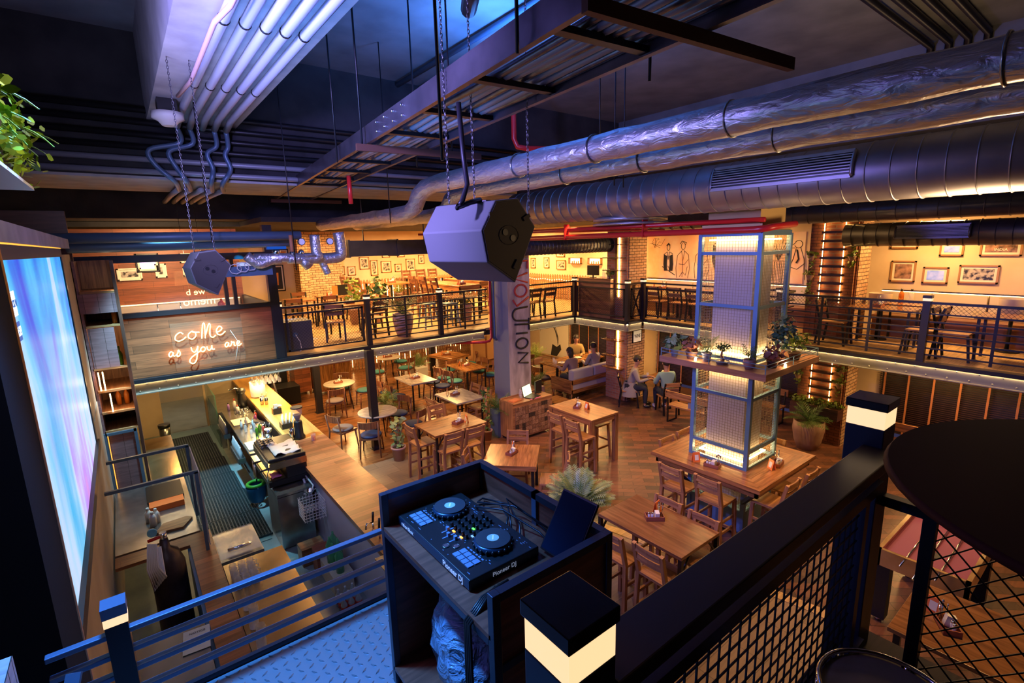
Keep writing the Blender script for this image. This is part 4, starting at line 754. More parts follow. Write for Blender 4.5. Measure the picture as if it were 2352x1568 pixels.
for y0, y1, z0, z1, a, l in ((3.55,3.12,3.40,3.84,'photo_warm','upright sepia photo left of the two blue screens'),(2.44,1.86,3.42,3.77,'photo_dark','wide dark stage photo with a pale figure'),(2.18,1.60,3.94,4.25,'photo_warm','wide photo with player shirt lettering'),(3.61,3.13,4.09,4.35,'photo_dark','photo hidden by the duct above the sepia photo')):
    t = picture(l+' on the cream wall above the bench', 'R', y0, y1, z0, z1, a)
    if 'lettering' in l: text('INDIA', 0.07, 'paper', 'print_lettering', t, Matrix.Translation((0,-0.018,0.12)) @ Matrix.Rotation(PI/2,4,'X'))
for y0, y1, z0, z1, l in ((3.0,2.59,3.39,3.72,'lower framed screen glowing blue on the cream wall'),(2.78,2.41,3.94,4.2,'upper framed screen glowing blue on the cream wall')):
    picture(l, 'R', y0, y1, z0, z1, 'photo_blue')
# niches with lamps
for y0, y1, l in ((13.25,12.65,'left'),(12.30,11.70,'right')):
    t = thing('wall_niche_lamp', 'glowing wall niche with bottles, the %s of two' % l, 'lamp', (X1-0.02,(y0+y1)/2,3.62), -PI/2); build('box', MB().bx(-0.3,0.3,-0.10,-0.0,0,0.02).bx(-0.3,0.3,-0.10,0,0.20,0.22).bx(-0.3,-0.28,-0.10,0,0,0.22).bx(0.28,0.3,-0.10,0,0,0.22), 'table_wood', t); build('glow_panel', MB().bx(-0.28,0.28,-0.01,-0.005,0.02,0.20), 'strip_soft', t)
    build('bottles', MB().cyl(-0.15,-0.05,0.02,0.1,0.02,8).cyl(-0.05,-0.05,0.02,0.12,0.02,8).cyl(0.06,-0.05,0.02,0.09,0.02,8).cyl(0.16,-0.05,0.02,0.11,0.02,8), 'amber', t)
# mural on the right wall, upper floor: line drawn figures
def mural(label, y0, y1, z0, z1, figs, seed):
    t = thing('wall_mural', label, 'mural', (X1-0.012, 0, 0)); build('painted_panel', MB().bx(-0.01,0.01,y0,y1,z0,z1), 'mural_wash', t); rnd = random.Random(seed)
    for (y, s, kind) in figs:
        L = MB()
        def ln(pts, r=0.007): L.tube([(-0.012, y+a*s*0.5, z0+b*s) for a, b in pts], r, 4)
        def arc(cx, cz, rx, rz, a0=0, a1=360, r=0.007): ln([(cx+rx*math.cos(R(a0+(a1-a0)*i/14)), cz+rz*math.sin(R(a0+(a1-a0)*i/14))) for i in range(15)], r)
        if kind == 'man':
            arc(0,0.92,0.13,0.10); ln([(-0.12,0.95),(-0.2,1.02),(0.1,1.06),(0.2,0.98)],0.01); ln([(-0.05,0.8),(-0.35,0.68),(-0.45,0.3),(-0.35,0.02)]); ln([(0.06,0.8),(0.36,0.66),(0.44,0.3),(0.36,0.02)]); ln([(-0.1,0.78),(0,0.5),(0.1,0.78)]); ln([(0,0.5),(0.02,0.05)]); ln([(-0.35,0.55),(-0.1,0.4),(0.25,0.42)]); ln([(-0.3,0.35),(-0.2,0.1),(0,0.2),(0.2,0.05)])
        elif kind == 'dog':
            arc(0,0.95,0.18,0.09,20,340); ln([(0.17,0.97),(0.42,0.90),(0.42,0.86),(0.15,0.86)]); ln([(-0.1,0.88),(-0.3,0.6),(-0.4,0.1)]); ln([(0.1,0.85),(0.2,0.6),(0.35,0.4),(0.3,0.05)]); ln([(0.05,0.82),(-0.05,0.6),(0.05,0.5)],0.02); ln([(-0.35,0.5),(0,0.35),(0.3,0.4)])
        elif kind == 'dark':
            arc(0,0.90,0.10,0.09,r=0.008); ln([(-0.10,0.96),(0.0,1.02),(0.12,0.96)],0.02); ln([(-0.3,0.72),(-0.08,0.78),(0.0,0.55),(0.08,0.78),(0.3,0.70)],0.01)
            for q in range(5): ln([(-0.28+q*0.045,0.70-0.01*q),(-0.34+q*0.05,0.42),(-0.30+q*0.05,0.22)],0.014); ln([(0.28-q*0.045,0.70-0.01*q),(0.30-q*0.05,0.42),(0.24-q*0.04,0.22)],0.014)
            ln([(-0.5,0.10),(0.4,0.34)],0.012); ln([(-0.35,0.3),(-0.1,0.28),(0.0,0.36)],0.008)
        elif kind == 'plant':
            for q in range(7): ln([(0,0.5),(0.1*(q-3),0.8),(0.16*(q-3),1.0-0.03*abs(q-3))])
            ln([(-0.25,0.5),(-0.2,0.0)]); ln([(0.25,0.5),(0.2,0.0)]); ln([(-0.25,0.5),(0.25,0.5)])
            for q in range(5): ln([(-0.16+q*0.08,0.48),(-0.14+q*0.07,0.02)],0.005)
        elif kind == 'hair':
            arc(0,0.9,0.13,0.1,r=0.012)
            for q in range(8): ln([(0.1-q*0.02,0.97-0.01*q),(0.16-q*0.02,0.6),(-0.05-q*0.035,0.25),(-0.2-q*0.03,0.06)],0.013)
        elif kind == 'bits':
            for q in range(6): ln([(rnd.uniform(-0.5,0.5),rnd.uniform(0.8,1.1)) for _ in range(3)],0.004)
        build('drawn_figure', L, 'letter_black', t)
    return t
noisy('mural_wash', (0.80,0.62,0.45), (0.75,0.38,0.20), 1.6, 0.8, bs=0)
mural('large line-drawn mural of people at a bar beside the caged column', 5.3, 9.85, 3.26, 4.5, ((9.5,1.1,'bits'),(9.1,1.0,'dark'),(8.6,1.02,'man'),(8.0,1.02,'man'),(7.6,1.0,'hair'),(7.2,1.0,'man'),(6.4,1.0,'dark'),(5.9,1.1,'plant'),(5.45,1.0,'dog')), 3)
t = thing('wall_mural', 'black and white painted portrait of a bearded man in a hat, lower floor', 'mural', (X1-0.012,0,0)); build('painted_panel', MB().bx(-0.01,0.01,13.35,15.0,0.05,2.0), 'board', t)
pm = MB(); pm.prism([(15.0,1.75),(14.9,1.95),(13.8,2.0),(13.9,1.8),(14.4,1.7),(14.9,1.3),(14.95,0.9)],-0.014,-0.011,'x'); pm.prism([(14.0,0.05),(13.75,0.35),(13.8,0.55),(14.0,0.42),(14.25,0.5),(14.35,0.05)],-0.014,-0.011,'x'); pm.tube([(-0.012,14.9+0.1*math.cos(i),1.3+0.15*math.sin(i)) for i in range(7)],0.02,4)
for k in range(6): pm.tube([(-0.012,14.6-0.1*k,1.5-0.05*k),(-0.012,14.2-0.06*k,1.25-0.1*k),(-0.012,13.95,0.8-0.06*k)],0.012,4)
build('portrait_shapes', pm, 'letter_black', t)
# beer picture and brick nib at the left of the upper floor
one('brick_partition', MB().bx(-0.55,0.55,-0.15,0.15,0,2.6), 'brick_pale', 'pale brick partition at the back left of the balcony', 'partition', loc=(5.3,16.9,U))
one('brick_partition', MB().bx(-0.15,0.15,-0.3,0.3,0,2.6), 'brick_pale', 'narrow brick pier left of the pale brick partition', 'partition', loc=(4.55,16.7,U))
t = picture('dark tin sign with a tall beer glass at the back left upstairs', 17.3, 3.65, 4.15, 3.0, 3.85, 'letter_black', 'metal_dark'); t.location = (4.0, 17.69, 3.05); build('beer_glass', MB().prism([(-0.05,0.2),(0.05,0.2),(0.08,0.6),(-0.08,0.6)],-0.022,-0.016,'y'), 'amber_flat', t)
t = picture('orange tin sign behind the pipe valves', 17.3, 3.9, 4.4, 4.05, 4.4, 'amber_flat', 'metal_dark'); t.location = (4.2,17.69,4.05)
mat('amber_flat', (0.75,0.28,0.03), 0.5)
# ------------------------------------------------------------------ neon sign wall and glass room
one('sign_wall', MB().bx(-0.08,2.2,-0.04,0.04,2.31,3.34), 'panel_planks', 'brown plank wall panel carrying the neon script above the bar', 'panel', loc=(0,10.42,0), grain=False)
def neon():
    t = thing('neon_sign', 'glowing yellow neon script reading come as you are on a clear panel', 'sign', (1.03, 10.31, 2.75)); build('acrylic_panel', MB().bx(-0.48,0.62,-0.004,0.004,-0.34,0.44), 'acrylic', t)
    u = 0.30
    def w(strokes, ox, oz, s):
        for st in strokes:
            P = [Vector((ox+a*s, -0.02, oz+b*s)) for a, b in st]; Q = []
            for i in range(len(P)-1):
                p0, p1, p2, p3 = P[max(i-1,0)], P[i], P[i+1], P[min(i+2,len(P)-1)]
                for k in range(5):
                    q = k/5; Q.append(0.5*((2*p1)+(p2-p0)*q+(2*p0-5*p1+4*p2-p3)*q*q+(3*p1-p0-3*p2+p3)*q**3))
            Q.append(P[-1]); build('neon_tube', MB().tube(Q, 0.0085, 6), 'neon', t)
    c = [(0.85,0.75),(0.6,0.95),(0.2,0.7),(0.05,0.25),(0.35,0.0),(0.8,0.15),(1.1,0.4)]
    o = [(0.5,0.9),(0.15,0.6),(0.1,0.2),(0.45,0.0),(0.8,0.3),(0.8,0.7),(0.5,0.9),(0.65,0.75),(1.2,0.7)]
    m_ = [(0.0,0.0),(0.25,1.5),(0.45,1.6),(0.35,0.0)]; m2 = [(0.4,0.3),(0.85,1.55),(1.0,1.4),(0.85,0.3),(1.1,0.0),(1.4,0.2)]
    e = [(0.0,0.35),(0.4,0.45),(0.65,0.75),(0.4,1.0),(0.08,0.6),(0.15,0.1),(0.5,0.0),(0.95,0.35)]
    a = [(0.75,0.8),(0.4,0.95),(0.05,0.45),(0.2,0.02),(0.55,0.2),(0.8,0.8),(0.7,0.2),(1.0,0.05)]
    s_ = [(0.0,0.1),(0.35,0.5),(0.5,1.0),(0.7,0.5),(0.55,0.0),(0.2,-0.05),(0.3,0.15)]
    y_ = [(0.0,0.9),(0.1,0.3),(0.45,0.1),(0.8,0.6),(0.95,1.0),(0.8,0.2),(0.5,-1.2),(0.0,-1.75),(-0.45,-1.4),(-0.2,-0.8),(0.6,-0.2),(1.2,0.15)]
    v_ = [(0.0,0.75),(0.05,0.2),(0.35,0.0),(0.7,0.4),(0.8,0.85),(0.8,0.15),(1.2,0.1)]
    r_ = [(0.0,0.1),(0.25,0.6),(0.3,1.05),(0.45,0.75),(0.75,0.85),(0.7,0.2),(0.95,0.05)]
    S1 = 0.155; z1 = 0.13
    w([c], -0.44, z1, S1); w([o], -0.25, z1+0.01, S1); w([m_, m2], -0.04, z1, S1); w([e], 0.19, z1+0.03, S1)
    S2 = 0.095; z2 = -0.105
    w([a], -0.56, z2-0.02, S2*0.95); w([s_], -0.46, z2-0.02, S2*1.05); w([y_], -0.22, z2, S2*1.15); w([o[:7]], -0.09, z2+0.0, S2); w([v_], 0.02, z2+0.01, S2)
    w([a], 0.30, z2+0.03, S2*0.9); w([r_], 0.39, z2+0.03, S2*0.9); w([e], 0.49, z2+0.03, S2*0.9)
    build('power_cord', MB().tube([(0.42,-0.01,0.22),(0.52,-0.01,0.0),(0.48,-0.01,-0.2),(0.44,-0.01,-0.36)],0.003,5), 'cord_white', t)
neon()
# glass room behind and above the neon wall
t = thing('glass_partition', 'black framed glass partition of the room above the neon wall', 'partition', (0,10.40,0))
build('bottom_beam', MB().bx(-0.12,2.2,-0.06,0.06,3.34,3.42), 'metal_dark', t); build('top_beam', MB().bx(-0.6,2.2,-0.06,0.06,4.24,4.36), 'metal_dark', t)
for x in (-0.12, 1.48, 1.62): build('mullion', MB().bx(x-0.03,x+0.03,-0.05,0.05,3.42,4.24), 'metal_dark', t)
build('glass_pane', MB().bx(-0.1,2.2,-0.005,0.005,3.42,4.24), 'pane', t)
struct('wall_glass_room', MB().bx(-1.5,2.3,13.6,13.7,U,4.9), 'panel_planks'); struct('wall_glass_room_side', MB().bx(2.27,2.33,10.6,13.6,U,3.35), 'metal_dark')
t = thing('lit_dado', 'grey lower wall with a light line inside the glass room', 'panel', (0,13.55,U)); build('panel', MB().bx(-1.4,2.2,0.0,0.04,0,0.98), 'plaster_grey', t); build('light_strip', MB().bx(-1.4,2.2,-0.03,-0.005,0.98,1.0), 'strip_soft', t)
for x0, x1, z0, z1, l in ((-0.05,0.38,3.82,4.08,'large white framed photo low on the brown wall'),(0.62,0.83,3.85,4.15,'photo right of the bright screen'),(1.13,1.50,3.85,4.06,'small photo with a bird'),(1.1,1.45,4.15,4.36,'small photo hung high above the bird photo')):
    picture(l+' in the glass room', 13.59, x0, x1, z0, z1, 'photo_dark', 'board')
picture('bright blue violet screen hanging in the glass room', 13.59, 0.30, 0.72, 3.98, 4.38, 'photo_violet', 'metal_black')
noisy('photo_violet', (0.9,0.85,1.0), (0.2,0.15,0.7), 5.0, 0.3, bs=0); MATS['photo_violet'].node_tree.nodes['Principled BSDF'].inputs['Emission Color'].default_value = (0.35,0.4,1.0,1); MATS['photo_violet'].node_tree.nodes['Principled BSDF'].inputs['Emission Strength'].default_value = 1.2
t = thing('neon_sign', 'neon letters seen in reverse through the glass room window', 'sign', (1.05,10.62,0))
for s, x, z, sz in (('we b', -0.02, 3.68, 0.15), ('memo', 0.02, 3.51, 0.20)): text(s, sz, 'neon_soft', 'neon_word', t, Matrix.Translation((x,0,z)) @ Matrix.Rotation(PI/2,4,'X') @ Matrix.Diagonal((-1,1,1,1)), 0.002, -0.0)
build('hanging_wire', MB().tube([(-0.12,0,3.5),(-0.12,0,5.3)],0.003,4).tube([(0.14,0,3.5),(0.14,0,5.3)],0.003,4), 'chrome', t)
mat('neon_soft', (1,0.8,0.5), 0.5, emit=(1.0,0.72,0.30), es=2.2)
one('fire_extinguisher', MB().cyl(0,0,0,0.35,0.07,14).ball((0,0,0.35),0.07,12).cyl(0,0,0.38,0.46,0.02,8), 'red_paint', 'red round fire extinguisher inside the glass room', 'extinguisher', loc=(1.45,10.9,U+0.75))
one('grey_plinth', MB().bx(-0.15,0.15,-0.15,0.15,0,0.75), 'pad_grey', 'grey plinth under the fire extinguisher in the glass room', 'plinth', loc=(1.45,10.9,U))
t = thing('coat_stand', 'metal bar stand with a round black disc in the glass room', 'stand', (0.72,12.6,U)); build('frame', MB().tube([(-0.2,0,0),(-0.2,0,1.05),(0.2,0,1.05),(0.2,0,0)],0.012,8), 'chrome', t); build('disc', MB().cyl(0,0,0,0.04,0.15,20).xf(Matrix.Translation((0,0,0.75)) @ Matrix.Rotation(PI/2,4,'X')), 'black_plastic', t)
# ------------------------------------------------------------------ video wall and bar back
t = thing('video_wall', 'large bright blue and violet video wall at the left edge', 'screen', (-0.46,0,0)); build('picture', MB().bx(-0.03,0.0,3.28,6.92,2.38,4.38), 'video_picture', t)
build('bezel', MB().bx(-0.06,0.012,6.92,7.02,2.30,4.46).bx(-0.06,0.012,3.28,6.92,4.38,4.46).bx(-0.06,0.03,3.24,7.02,2.28,2.38), 'metal_dark', t); build('side_frame', MB().bx(-0.35,0.04,2.72,3.245,1.0,5.2), 'matte_black', t); build('side_trim', MB().bx(0.0,0.045,3.25,3.272,1.2,4.8), 'rust_tape', t)
build('top_fascia', MB().bx(-0.5,0.02,3.0,8.2,4.47,4.58), 'concrete', t); build('fascia_light', MB().bx(0.0,0.015,3.0,7.0,4.46,4.468), 'orange_strip', t)
mt = Matrix.Translation((0.004,3.98,3.62)) @ Matrix.Rotation(PI/2,4,'Z') @ Matrix.Rotation(PI/2,4,'X')
build('caption_box', MB().bx(0.001,0.003,3.50,3.72,4.09,4.22), 'caption_white', t); build('caption_box', MB().bx(0.001,0.003,3.52,3.70,3.96,4.06), 'caption_blue', t)
text('ROCK N', 0.055, 'caption_blue', 'caption', t, Matrix.Translation((0.006,3.61,4.155)) @ Matrix.Rotation(PI/2,4,'Z') @ Matrix.Rotation(PI/2,4,'X'), 0.001); text('01:23', 0.07, 'caption_white', 'caption', t, Matrix.Translation((0.006,3.61,4.01)) @ Matrix.Rotation(PI/2,4,'Z') @ Matrix.Rotation(PI/2,4,'X'), 0.001)
mat('caption_white', (0,0,0), 0.5, emit=(0.8,0.95,1.0), es=1.6); mat('caption_blue', (0,0,0), 0.5, emit=(0.01,0.10,0.45), es=1.0)
struct('wall_bar_side', MB().bx(-0.62,-0.52,2.9,10.3,0,2.27).bx(-0.62,-0.53,2.9,10.3,2.27,4.40), 'bar_wall')
noisy('bar_wall', (0.40,0.32,0.26), (0.30,0.24,0.20), 1.5, 0.8, bs=0)
struct('wall_bar_end', MB().bx(-1.6,-0.5,9.6,9.7,0,5), 'dark_wood')
def back_shelf():
    t = thing('bottle_shelf', 'tall lit wooden shelf column with bottles at the end of the video wall', 'shelf', (-0.30,9.35,0))
    build('lower_panel', MB().bx(-0.20,0.16,0.0,0.25,0.0,1.75), 'shelf_purple', t, grain=False); build('panel_frame', MB().bx(-0.20,0.17,-0.02,0.0,1.72,1.76).bx(0.14,0.18,-0.02,0.0,0,1.76).bx(-0.22,-0.185,-0.02,0.0,0,1.76), 'metal_blue', t)
    build('light_strip', MB().bx(-0.18,-0.17,-0.026,-0.02,0.1,1.72), 'orange_strip', t)
    build('upright', MB().bx(0.20,0.24,0.0,0.9,0,4.3), 'dark_wood', t); build('upright', MB().bx(-0.22,-0.19,0.0,0.9,1.75,4.3), 'shelf_purple', t, grain=False); build('back', MB().bx(-0.2,0.2,0.85,0.9,1.75,4.3), 'stool_wood', t)
    for z in (1.76,2.05,2.38,2.72,3.35,3.84): build('shelf_board', MB().bx(-0.2,0.2,0.0,0.85,z,z+0.03), 'stool_wood', t)
    build('door_panel', MB().bx(-0.18,0.12,0.0,0.02,2.75,3.34), 'shelf_purple', t, grain=False); build('hood', MB().bx(-0.22,0.20,-0.05,0.85,3.56,3.84), 'shelf_purple', t, grain=False)
    for x, z0, z1 in ((-0.10,2.42,2.70),(-0.06,2.08,2.36),(-0.15,2.42,2.70)): build('light_tube', MB().bx(x-0.008,x+0.008,-0.03,-0.015,z0,z1), 'strip', t)
planks('shelf_purple', (0.30,0.16,0.18), (0.20,0.10,0.12), 0.5, 2.0, 0.16, 0.002, rot=PI/2)
back_shelf()
for x, z, m, l in ((0.02,2.085,'amber','amber'),(0.12,2.085,'amber','darker amber'),(0.05,2.755,'bottle_green','green'),(0.13,2.755,'bottle_green','bright green'),(0.15,3.385,'amber','orange')):
    one('liquor_bottle', MB().lathe([(0.035,0),(0.037,0.16),(0.014,0.22),(0.014,0.28)],0,0,12), m, '%s liquor bottle on the lit shelf column %s' % (l, 'lower shelf' if z < 2.5 else 'upper shelf'), 'bottle', loc=(-0.30+x,9.7 if z < 2.5 else 9.45,z))

for x, y, z, p in ((-0.22,9.32,2.60,3),(-0.22,9.32,2.25,3),(-0.15,9.6,3.2,3),(-0.1,9.5,3.95,2)): light('POINT', (x,y,z), p, WARM2, 0.03, name='shelf_fill')  # added point lights brightening the bottle shelf
light('AREA', (1.0,9.3,3.9), 9, WARM, 0.4, (1.0,10.4,2.8), 'sign_wall_fill')  # added warm fill brightening the plank sign wall
light('AREA', (0.8,12.2,4.6), 60, WARM2, 0.5, (0.8,13.6,3.6), 'glass_room_light')
light('AREA', (3.0,10.9,4.4), 20, WARM2, 0.3, (2.9,11.1,2.9), 'speaker_box_light')
# ================================================================== services under the ceiling
def spiral_duct(label, x, z, r, y0, y1, step, m='duct_metal', vents=(), caps=True, name='spiral_duct'):
    t = thing(name, label, 'duct', (x, 0, z))
    def cyl_y(a, b, rr, n=32): return MB().tube([(0,a,0),(0,b,0)], rr, n)
    build('barrel', cyl_y(y0, y1, r), m, t); s = MB(); y = y0+step
    while y < y1-0.02: build('seam_ring', cyl_y(y-0.006, y+0.006, r+0.008, 32), m, t); y += step
    pass
    for (ya, yb, ang0, ang1) in vents:
        v = MB(); k = 9
        fr = build('vent_back', MB().prism([(-(r+0.012)*math.cos(a), (r+0.012)*math.sin(a)) for a in [ang0+(ang1-ang0)*i/8 for i in range(9)]] + [(-(r-0.02)*math.cos(a), (r-0.02)*math.sin(a)) for a in [ang1+(ang0-ang1)*i/8 for i in range(9)]], ya, yb, 'y'), 'black_plastic', t)
        for i in range(k):
            a = ang0+(ang1-ang0)*(i+0.5)/k; c = (-(r+0.03)*math.cos(a), (r+0.03)*math.sin(a)); v.beam((c[0],ya,c[1]),(c[0],yb,c[1]),0.012)
        build('vent_louvre', v, m, t)
        f = MB()
        for yy in (ya, yb):
            f.tube([(-(r+0.025)*math.cos(a), yy, (r+0.025)*math.sin(a)) for a in [ang0+(ang1-ang0)*i/8 for i in range(9)]], 0.02, 6)
        for a in (ang0, ang1): f.beam((-(r+0.025)*math.cos(a),ya,(r+0.025)*math.sin(a)),(-(r+0.025)*math.cos(a),yb,(r+0.025)*math.sin(a)),0.035)
        build('vent_frame', f, m, t)
    return t
spiral_duct('large steel spiral duct with a long louvre running to the upper right', 6.55, 5.06, 0.31, -2.8, 8.2, 0.22, vents=((2.15,3.75,-0.15,0.70),))
spiral_duct('slim dark spiral duct just above the right balcony railing', 9.9, 4.77, 0.155, -2.5, 7.6, 0.26, 'duct_dark', vents=((5.5,6.9,0.0,0.8),))
spiral_duct('dark spiral duct with a louvre in front of the framed pictures', 11.2, 4.39, 0.21, -2.5, 3.85, 0.2, 'duct_dark', vents=((2.0,3.0,-0.3,0.6),))
t = spiral_duct('bronze spiral duct with two louvres under the red pipes', 0, 4.27, 0.19, -4.9, 0.0, 0.12, 'duct_dark', vents=((-1.6,-0.9,-0.4,0.5),(-3.9,-3.2,-0.4,0.5))); t.location = (11.7, 9.0, 4.29); t.rotation_euler = (0,0,-PI/2+0.0); t.scale = (1,1,1)
t.rotation_euler = (0,0,-PI/2); t.location = (11.75, 9.35, 4.30)
df = MB()
for k in range(5): df.tube([(0.11*(k+1)*math.cos(2*PI*i/28),0.13*(k+1)*math.sin(2*PI*i/28),-0.012*k) for i in range(28)],0.022,6,closed=True)
one('ceiling_diffuser', df.cyl(0,0,0.0,0.06,0.62,28), 'duct_metal', 'round ringed air diffuser hanging below the large spiral duct', 'diffuser', loc=(7.0,5.7,4.72))
# insulated pipes with an offset bend
def S_pipe(label, x, z0, z1, yb, r, y_end):
    pts = [(x,-2.8,z0),(x,0,z0),(x,yb-0.35,z0),(x,yb-0.1,z0-0.03)]
    dz = z0-z1; pts += [(x,yb+0.1,z0-dz*0.3),(x,yb+0.25,z0-dz*0.75),(x,yb+0.45,z1+0.02),(x,yb+0.7,z1),(x,y_end*0.6+yb*0.4,z1),(x,y_end,z1)]
    P = []; 
    for i in range(len(pts)-1):
        a, b = Vector(pts[i]), Vector(pts[i+1]); n = max(1, int((b-a).length/0.25))
        for k in range(n): P.append(a.lerp(b, k/n))
    P.append(Vector(pts[-1])); rr = [r*(1+0.04*math.sin(i*1.7)+0.03*math.sin(i*3.1)) for i in range(len(P))]
    t = thing('insulated_pipe', label, 'pipe'); build('foil_jacket', MB().tube(P, rr, 20), 'foil', t)
    for y in (0.6,2.0,3.3,4.4): build('tape_band', MB().tube([(x+(r*1.06)*math.cos(2*PI*i/16),y,z0+(r*1.06)*math.sin(2*PI*i/16)) for i in range(16)],0.008,6,closed=True), 'steel', t)
    return t
S_pipe('foil wrapped pipe with an offset bend crossing to the upper right, nearer one', 3.55, 5.22, 4.88, 6.6, 0.115, 11.2); S_pipe('foil wrapped pipe running just below the nearer foil pipe', 4.25, 5.18, 4.88, 6.9, 0.115, 11.0)
# pipe cluster with valves
t = thing('pipe_manifold', 'cluster of foil wrapped pipes with valves and gauges left of the hanging speaker', 'pipes', (0,8.0,0))
def tb(n, pts, r, m='foil', nn=14): return build(n, MB().tube(smooth(pts) if len(pts) > 2 else pts, r*1.25, nn), m, t)
tb('long_pipe', [(-1.2,0.6,4.60),(2.3,0.3,4.60)],0.055,'metal_blue'); tb('long_pipe', [(-0.5,0.9,4.50),(0.1,0.8,4.50),(2.2,0.6,4.52)],0.07,'metal_blue'); tb('elbow_pipe', [(2.42,0,4.60),(2.42,0,4.35),(2.45,0,4.27),(2.35,0,4.24),(2.0,0,4.26)],0.06); tb('elbow_pipe', [(2.82,0.1,4.64),(2.84,0.1,4.36),(2.80,0.1,4.26),(2.6,0.1,4.24),(2.4,0.1,4.25)],0.07)
tb('header', [(1.55,0.0,4.28),(2.4,0.0,4.27)],0.055); tb('elbow_pipe', [(1.9,0,4.26),(1.75,0,4.24),(1.6,0,4.20),(1.45,0,4.32)],0.055); tb('drop_pipe', [(2.5,0.1,4.25),(2.56,0.1,4.10),(2.6,0.1,4.0)],0.045); tb('drop_pipe', [(2.2,0,4.25),(2.3,0,4.12)],0.06)
tb('copper_pipe', [(2.07,0,4.60),(2.07,0,4.3)],0.02,'rust_tape')
for x in (2.20,2.62): g_ = build('gauge', MB().cyl(0,0,0,0.03,0.055,18).xf(Matrix.Translation((x,-0.05,4.50)) @ Matrix.Rotation(PI/2,4,'X')), 'steel', t); build('dial', MB().cyl(0,0,0.03,0.032,0.045,18).xf(Matrix.Translation((x,-0.05,4.50)) @ Matrix.Rotation(PI/2,4,'X')), 'clear_milk', g_)
build('valve_handle', MB().bx(1.72,1.98,-0.06,0.02,4.40,4.44), 'blue_plastic', t); build('valve_body', MB().ball((1.85,0,4.36),0.06,10).ball((2.07,0,4.32),0.05,10).ball((2.2,0,4.34),0.05,10), 'chrome', t)
one('cable_box', MB().bx(-0.35,0.35,-0.08,0.08,0,0.14), 'metal_blue', 'grey cable box with loose wires left of the pipe valves', 'box', loc=(1.45,8.2,4.03))
cb = MB(); rr = random.Random(4)
for k in range(5): cb.tube([(1.3+0.1*k+0.08*math.cos(i*0.8+k),8.05,4.14+0.07*math.sin(i*0.8+k)+0.02*k) for i in range(9)],0.006,5)
one('loose_wires', cb, 'cord_white', 'loops of loose pale wire on the cable box', 'wires')
one('air_duct', MB().bx(0,2.3,0,0.5,0,0.34).bx(-0.02,0.02,-0.02,0.52,-0.02,0.36).bx(1.10,1.14,-0.02,0.52,-0.02,0.36).bx(2.28,2.32,-0.02,0.52,-0.02,0.36).bx(0.4,0.42,0.2,0.22,0.34,1.3).bx(1.9,1.92,0.2,0.22,0.34,1.3), 'duct_dark', 'flat rectangular duct behind the hanging speaker', 'duct', loc=(3.95,10.75,4.20))
# cable tray
def tray():
    a = math.atan(0.098); t = thing('cable_tray', 'dark steel cable ladder full of pipes crossing the ceiling diagonally', 'cable tray', (1.62, 0, 5.40), -a)
    L0, L1, W = -1.5, 17.0, 0.66
    for x in (0, W): build('side_rail', MB().bx(x-0.006,x+0.006,L0,L1,0,0.17).bx(x-0.02,x+0.02,L0,L1,-0.004,0.006), 'tray_steel', t)
    y = 0.3
    while y < L1: build('rung', MB().bx(0,W,y-0.03,y+0.03,0.01,0.045), 'metal_black', t); y += 0.85
    for i, x in enumerate((0.08,0.2,0.27,0.34,0.41,0.48,0.55,0.61)):
        m = ['pipe_grey','foil_dark','pipe_grey'][i % 3]; build('pipe', MB().tube([(x+0.02*math.sin(k*0.9+i),L0+(L1-L0)*k/40,0.075+0.012*math.sin(k+i)) for k in range(41)],0.028,8), m, t)
    for y in (1.6,5.0,11.2): build('hanger_bar', MB().bx(-0.12,W+0.75 if y < 2 else W+0.6,y-0.02,y+0.02,-0.075,-0.01), 'rust', t)
    for y in (5.0,11.2,2.2,6.0):
        for x in (-0.06,W+0.25): build('hanger_rod', MB().tube([(x,y,-0.04),(x,y,1.85)],0.010,6), 'metal_black', t)
    for i in range(4):
        for j in range(2): build('joint_bolt', MB().ball((-0.015,4.0+i*0.22,0.05+j*0.08),0.014,6), 'chrome', t)
noisy('tray_steel', (0.16,0.14,0.17), (0.10,0.09,0.11), 4.0, 0.35, 0.8, 0.05); noisy('foil_dark', (0.20,0.20,0.25), (0.10,0.10,0.13), 6.0, 0.3, 0.8, 0.5); mat('pipe_grey', (0.24,0.25,0.30), 0.4, 0.2)
tray()
# conduits under the left concrete beam
for i in range(5):
    x = 0.90+i*0.15; P = [(x,-2.5,6.15),(x,8.2,6.15),(x,8.6,6.1)]; nm = ('one','two','three','four','five')[i]
    t = thing('conduit', 'grey conduit under the concrete beam, number %s from the left' % nm, 'conduit'); build('pipe', MB().tube(P,0.043,10), 'pipe_light', t)
    for y in (2.5,4.7,6.6): build('clip', MB().tube([(x,y-0.012,6.15),(x,y+0.012,6.15)],0.048,12).bx(x-0.012,x+0.012,y-0.012,y+0.012,6.18,6.2), 'metal_black', t)
    if i != 2: one('flexible_conduit', MB().tube(smooth([(x,8.62,6.08),(x+0.02,8.72,5.9),(x-0.35+0.08*i,8.74,5.78),(x-0.30+0.08*i,8.75,5.58),(x-0.1,8.8,5.38),(x,9.5,5.34)]),0.034,8), 'metal_blue', 'ribbed flexible conduit dropping past the cross beam, number %s from the left' % nm, 'conduit')
    one('conduit', MB().tube([(x,9.5,5.35),(x,11.0,5.38),(x,12.45,5.38)],0.04,8), 'pipe_light', 'pale conduit running on behind the cross beam, number %s from the left' % nm, 'conduit')
mat('pipe_light', (0.34,0.36,0.44), 0.4)
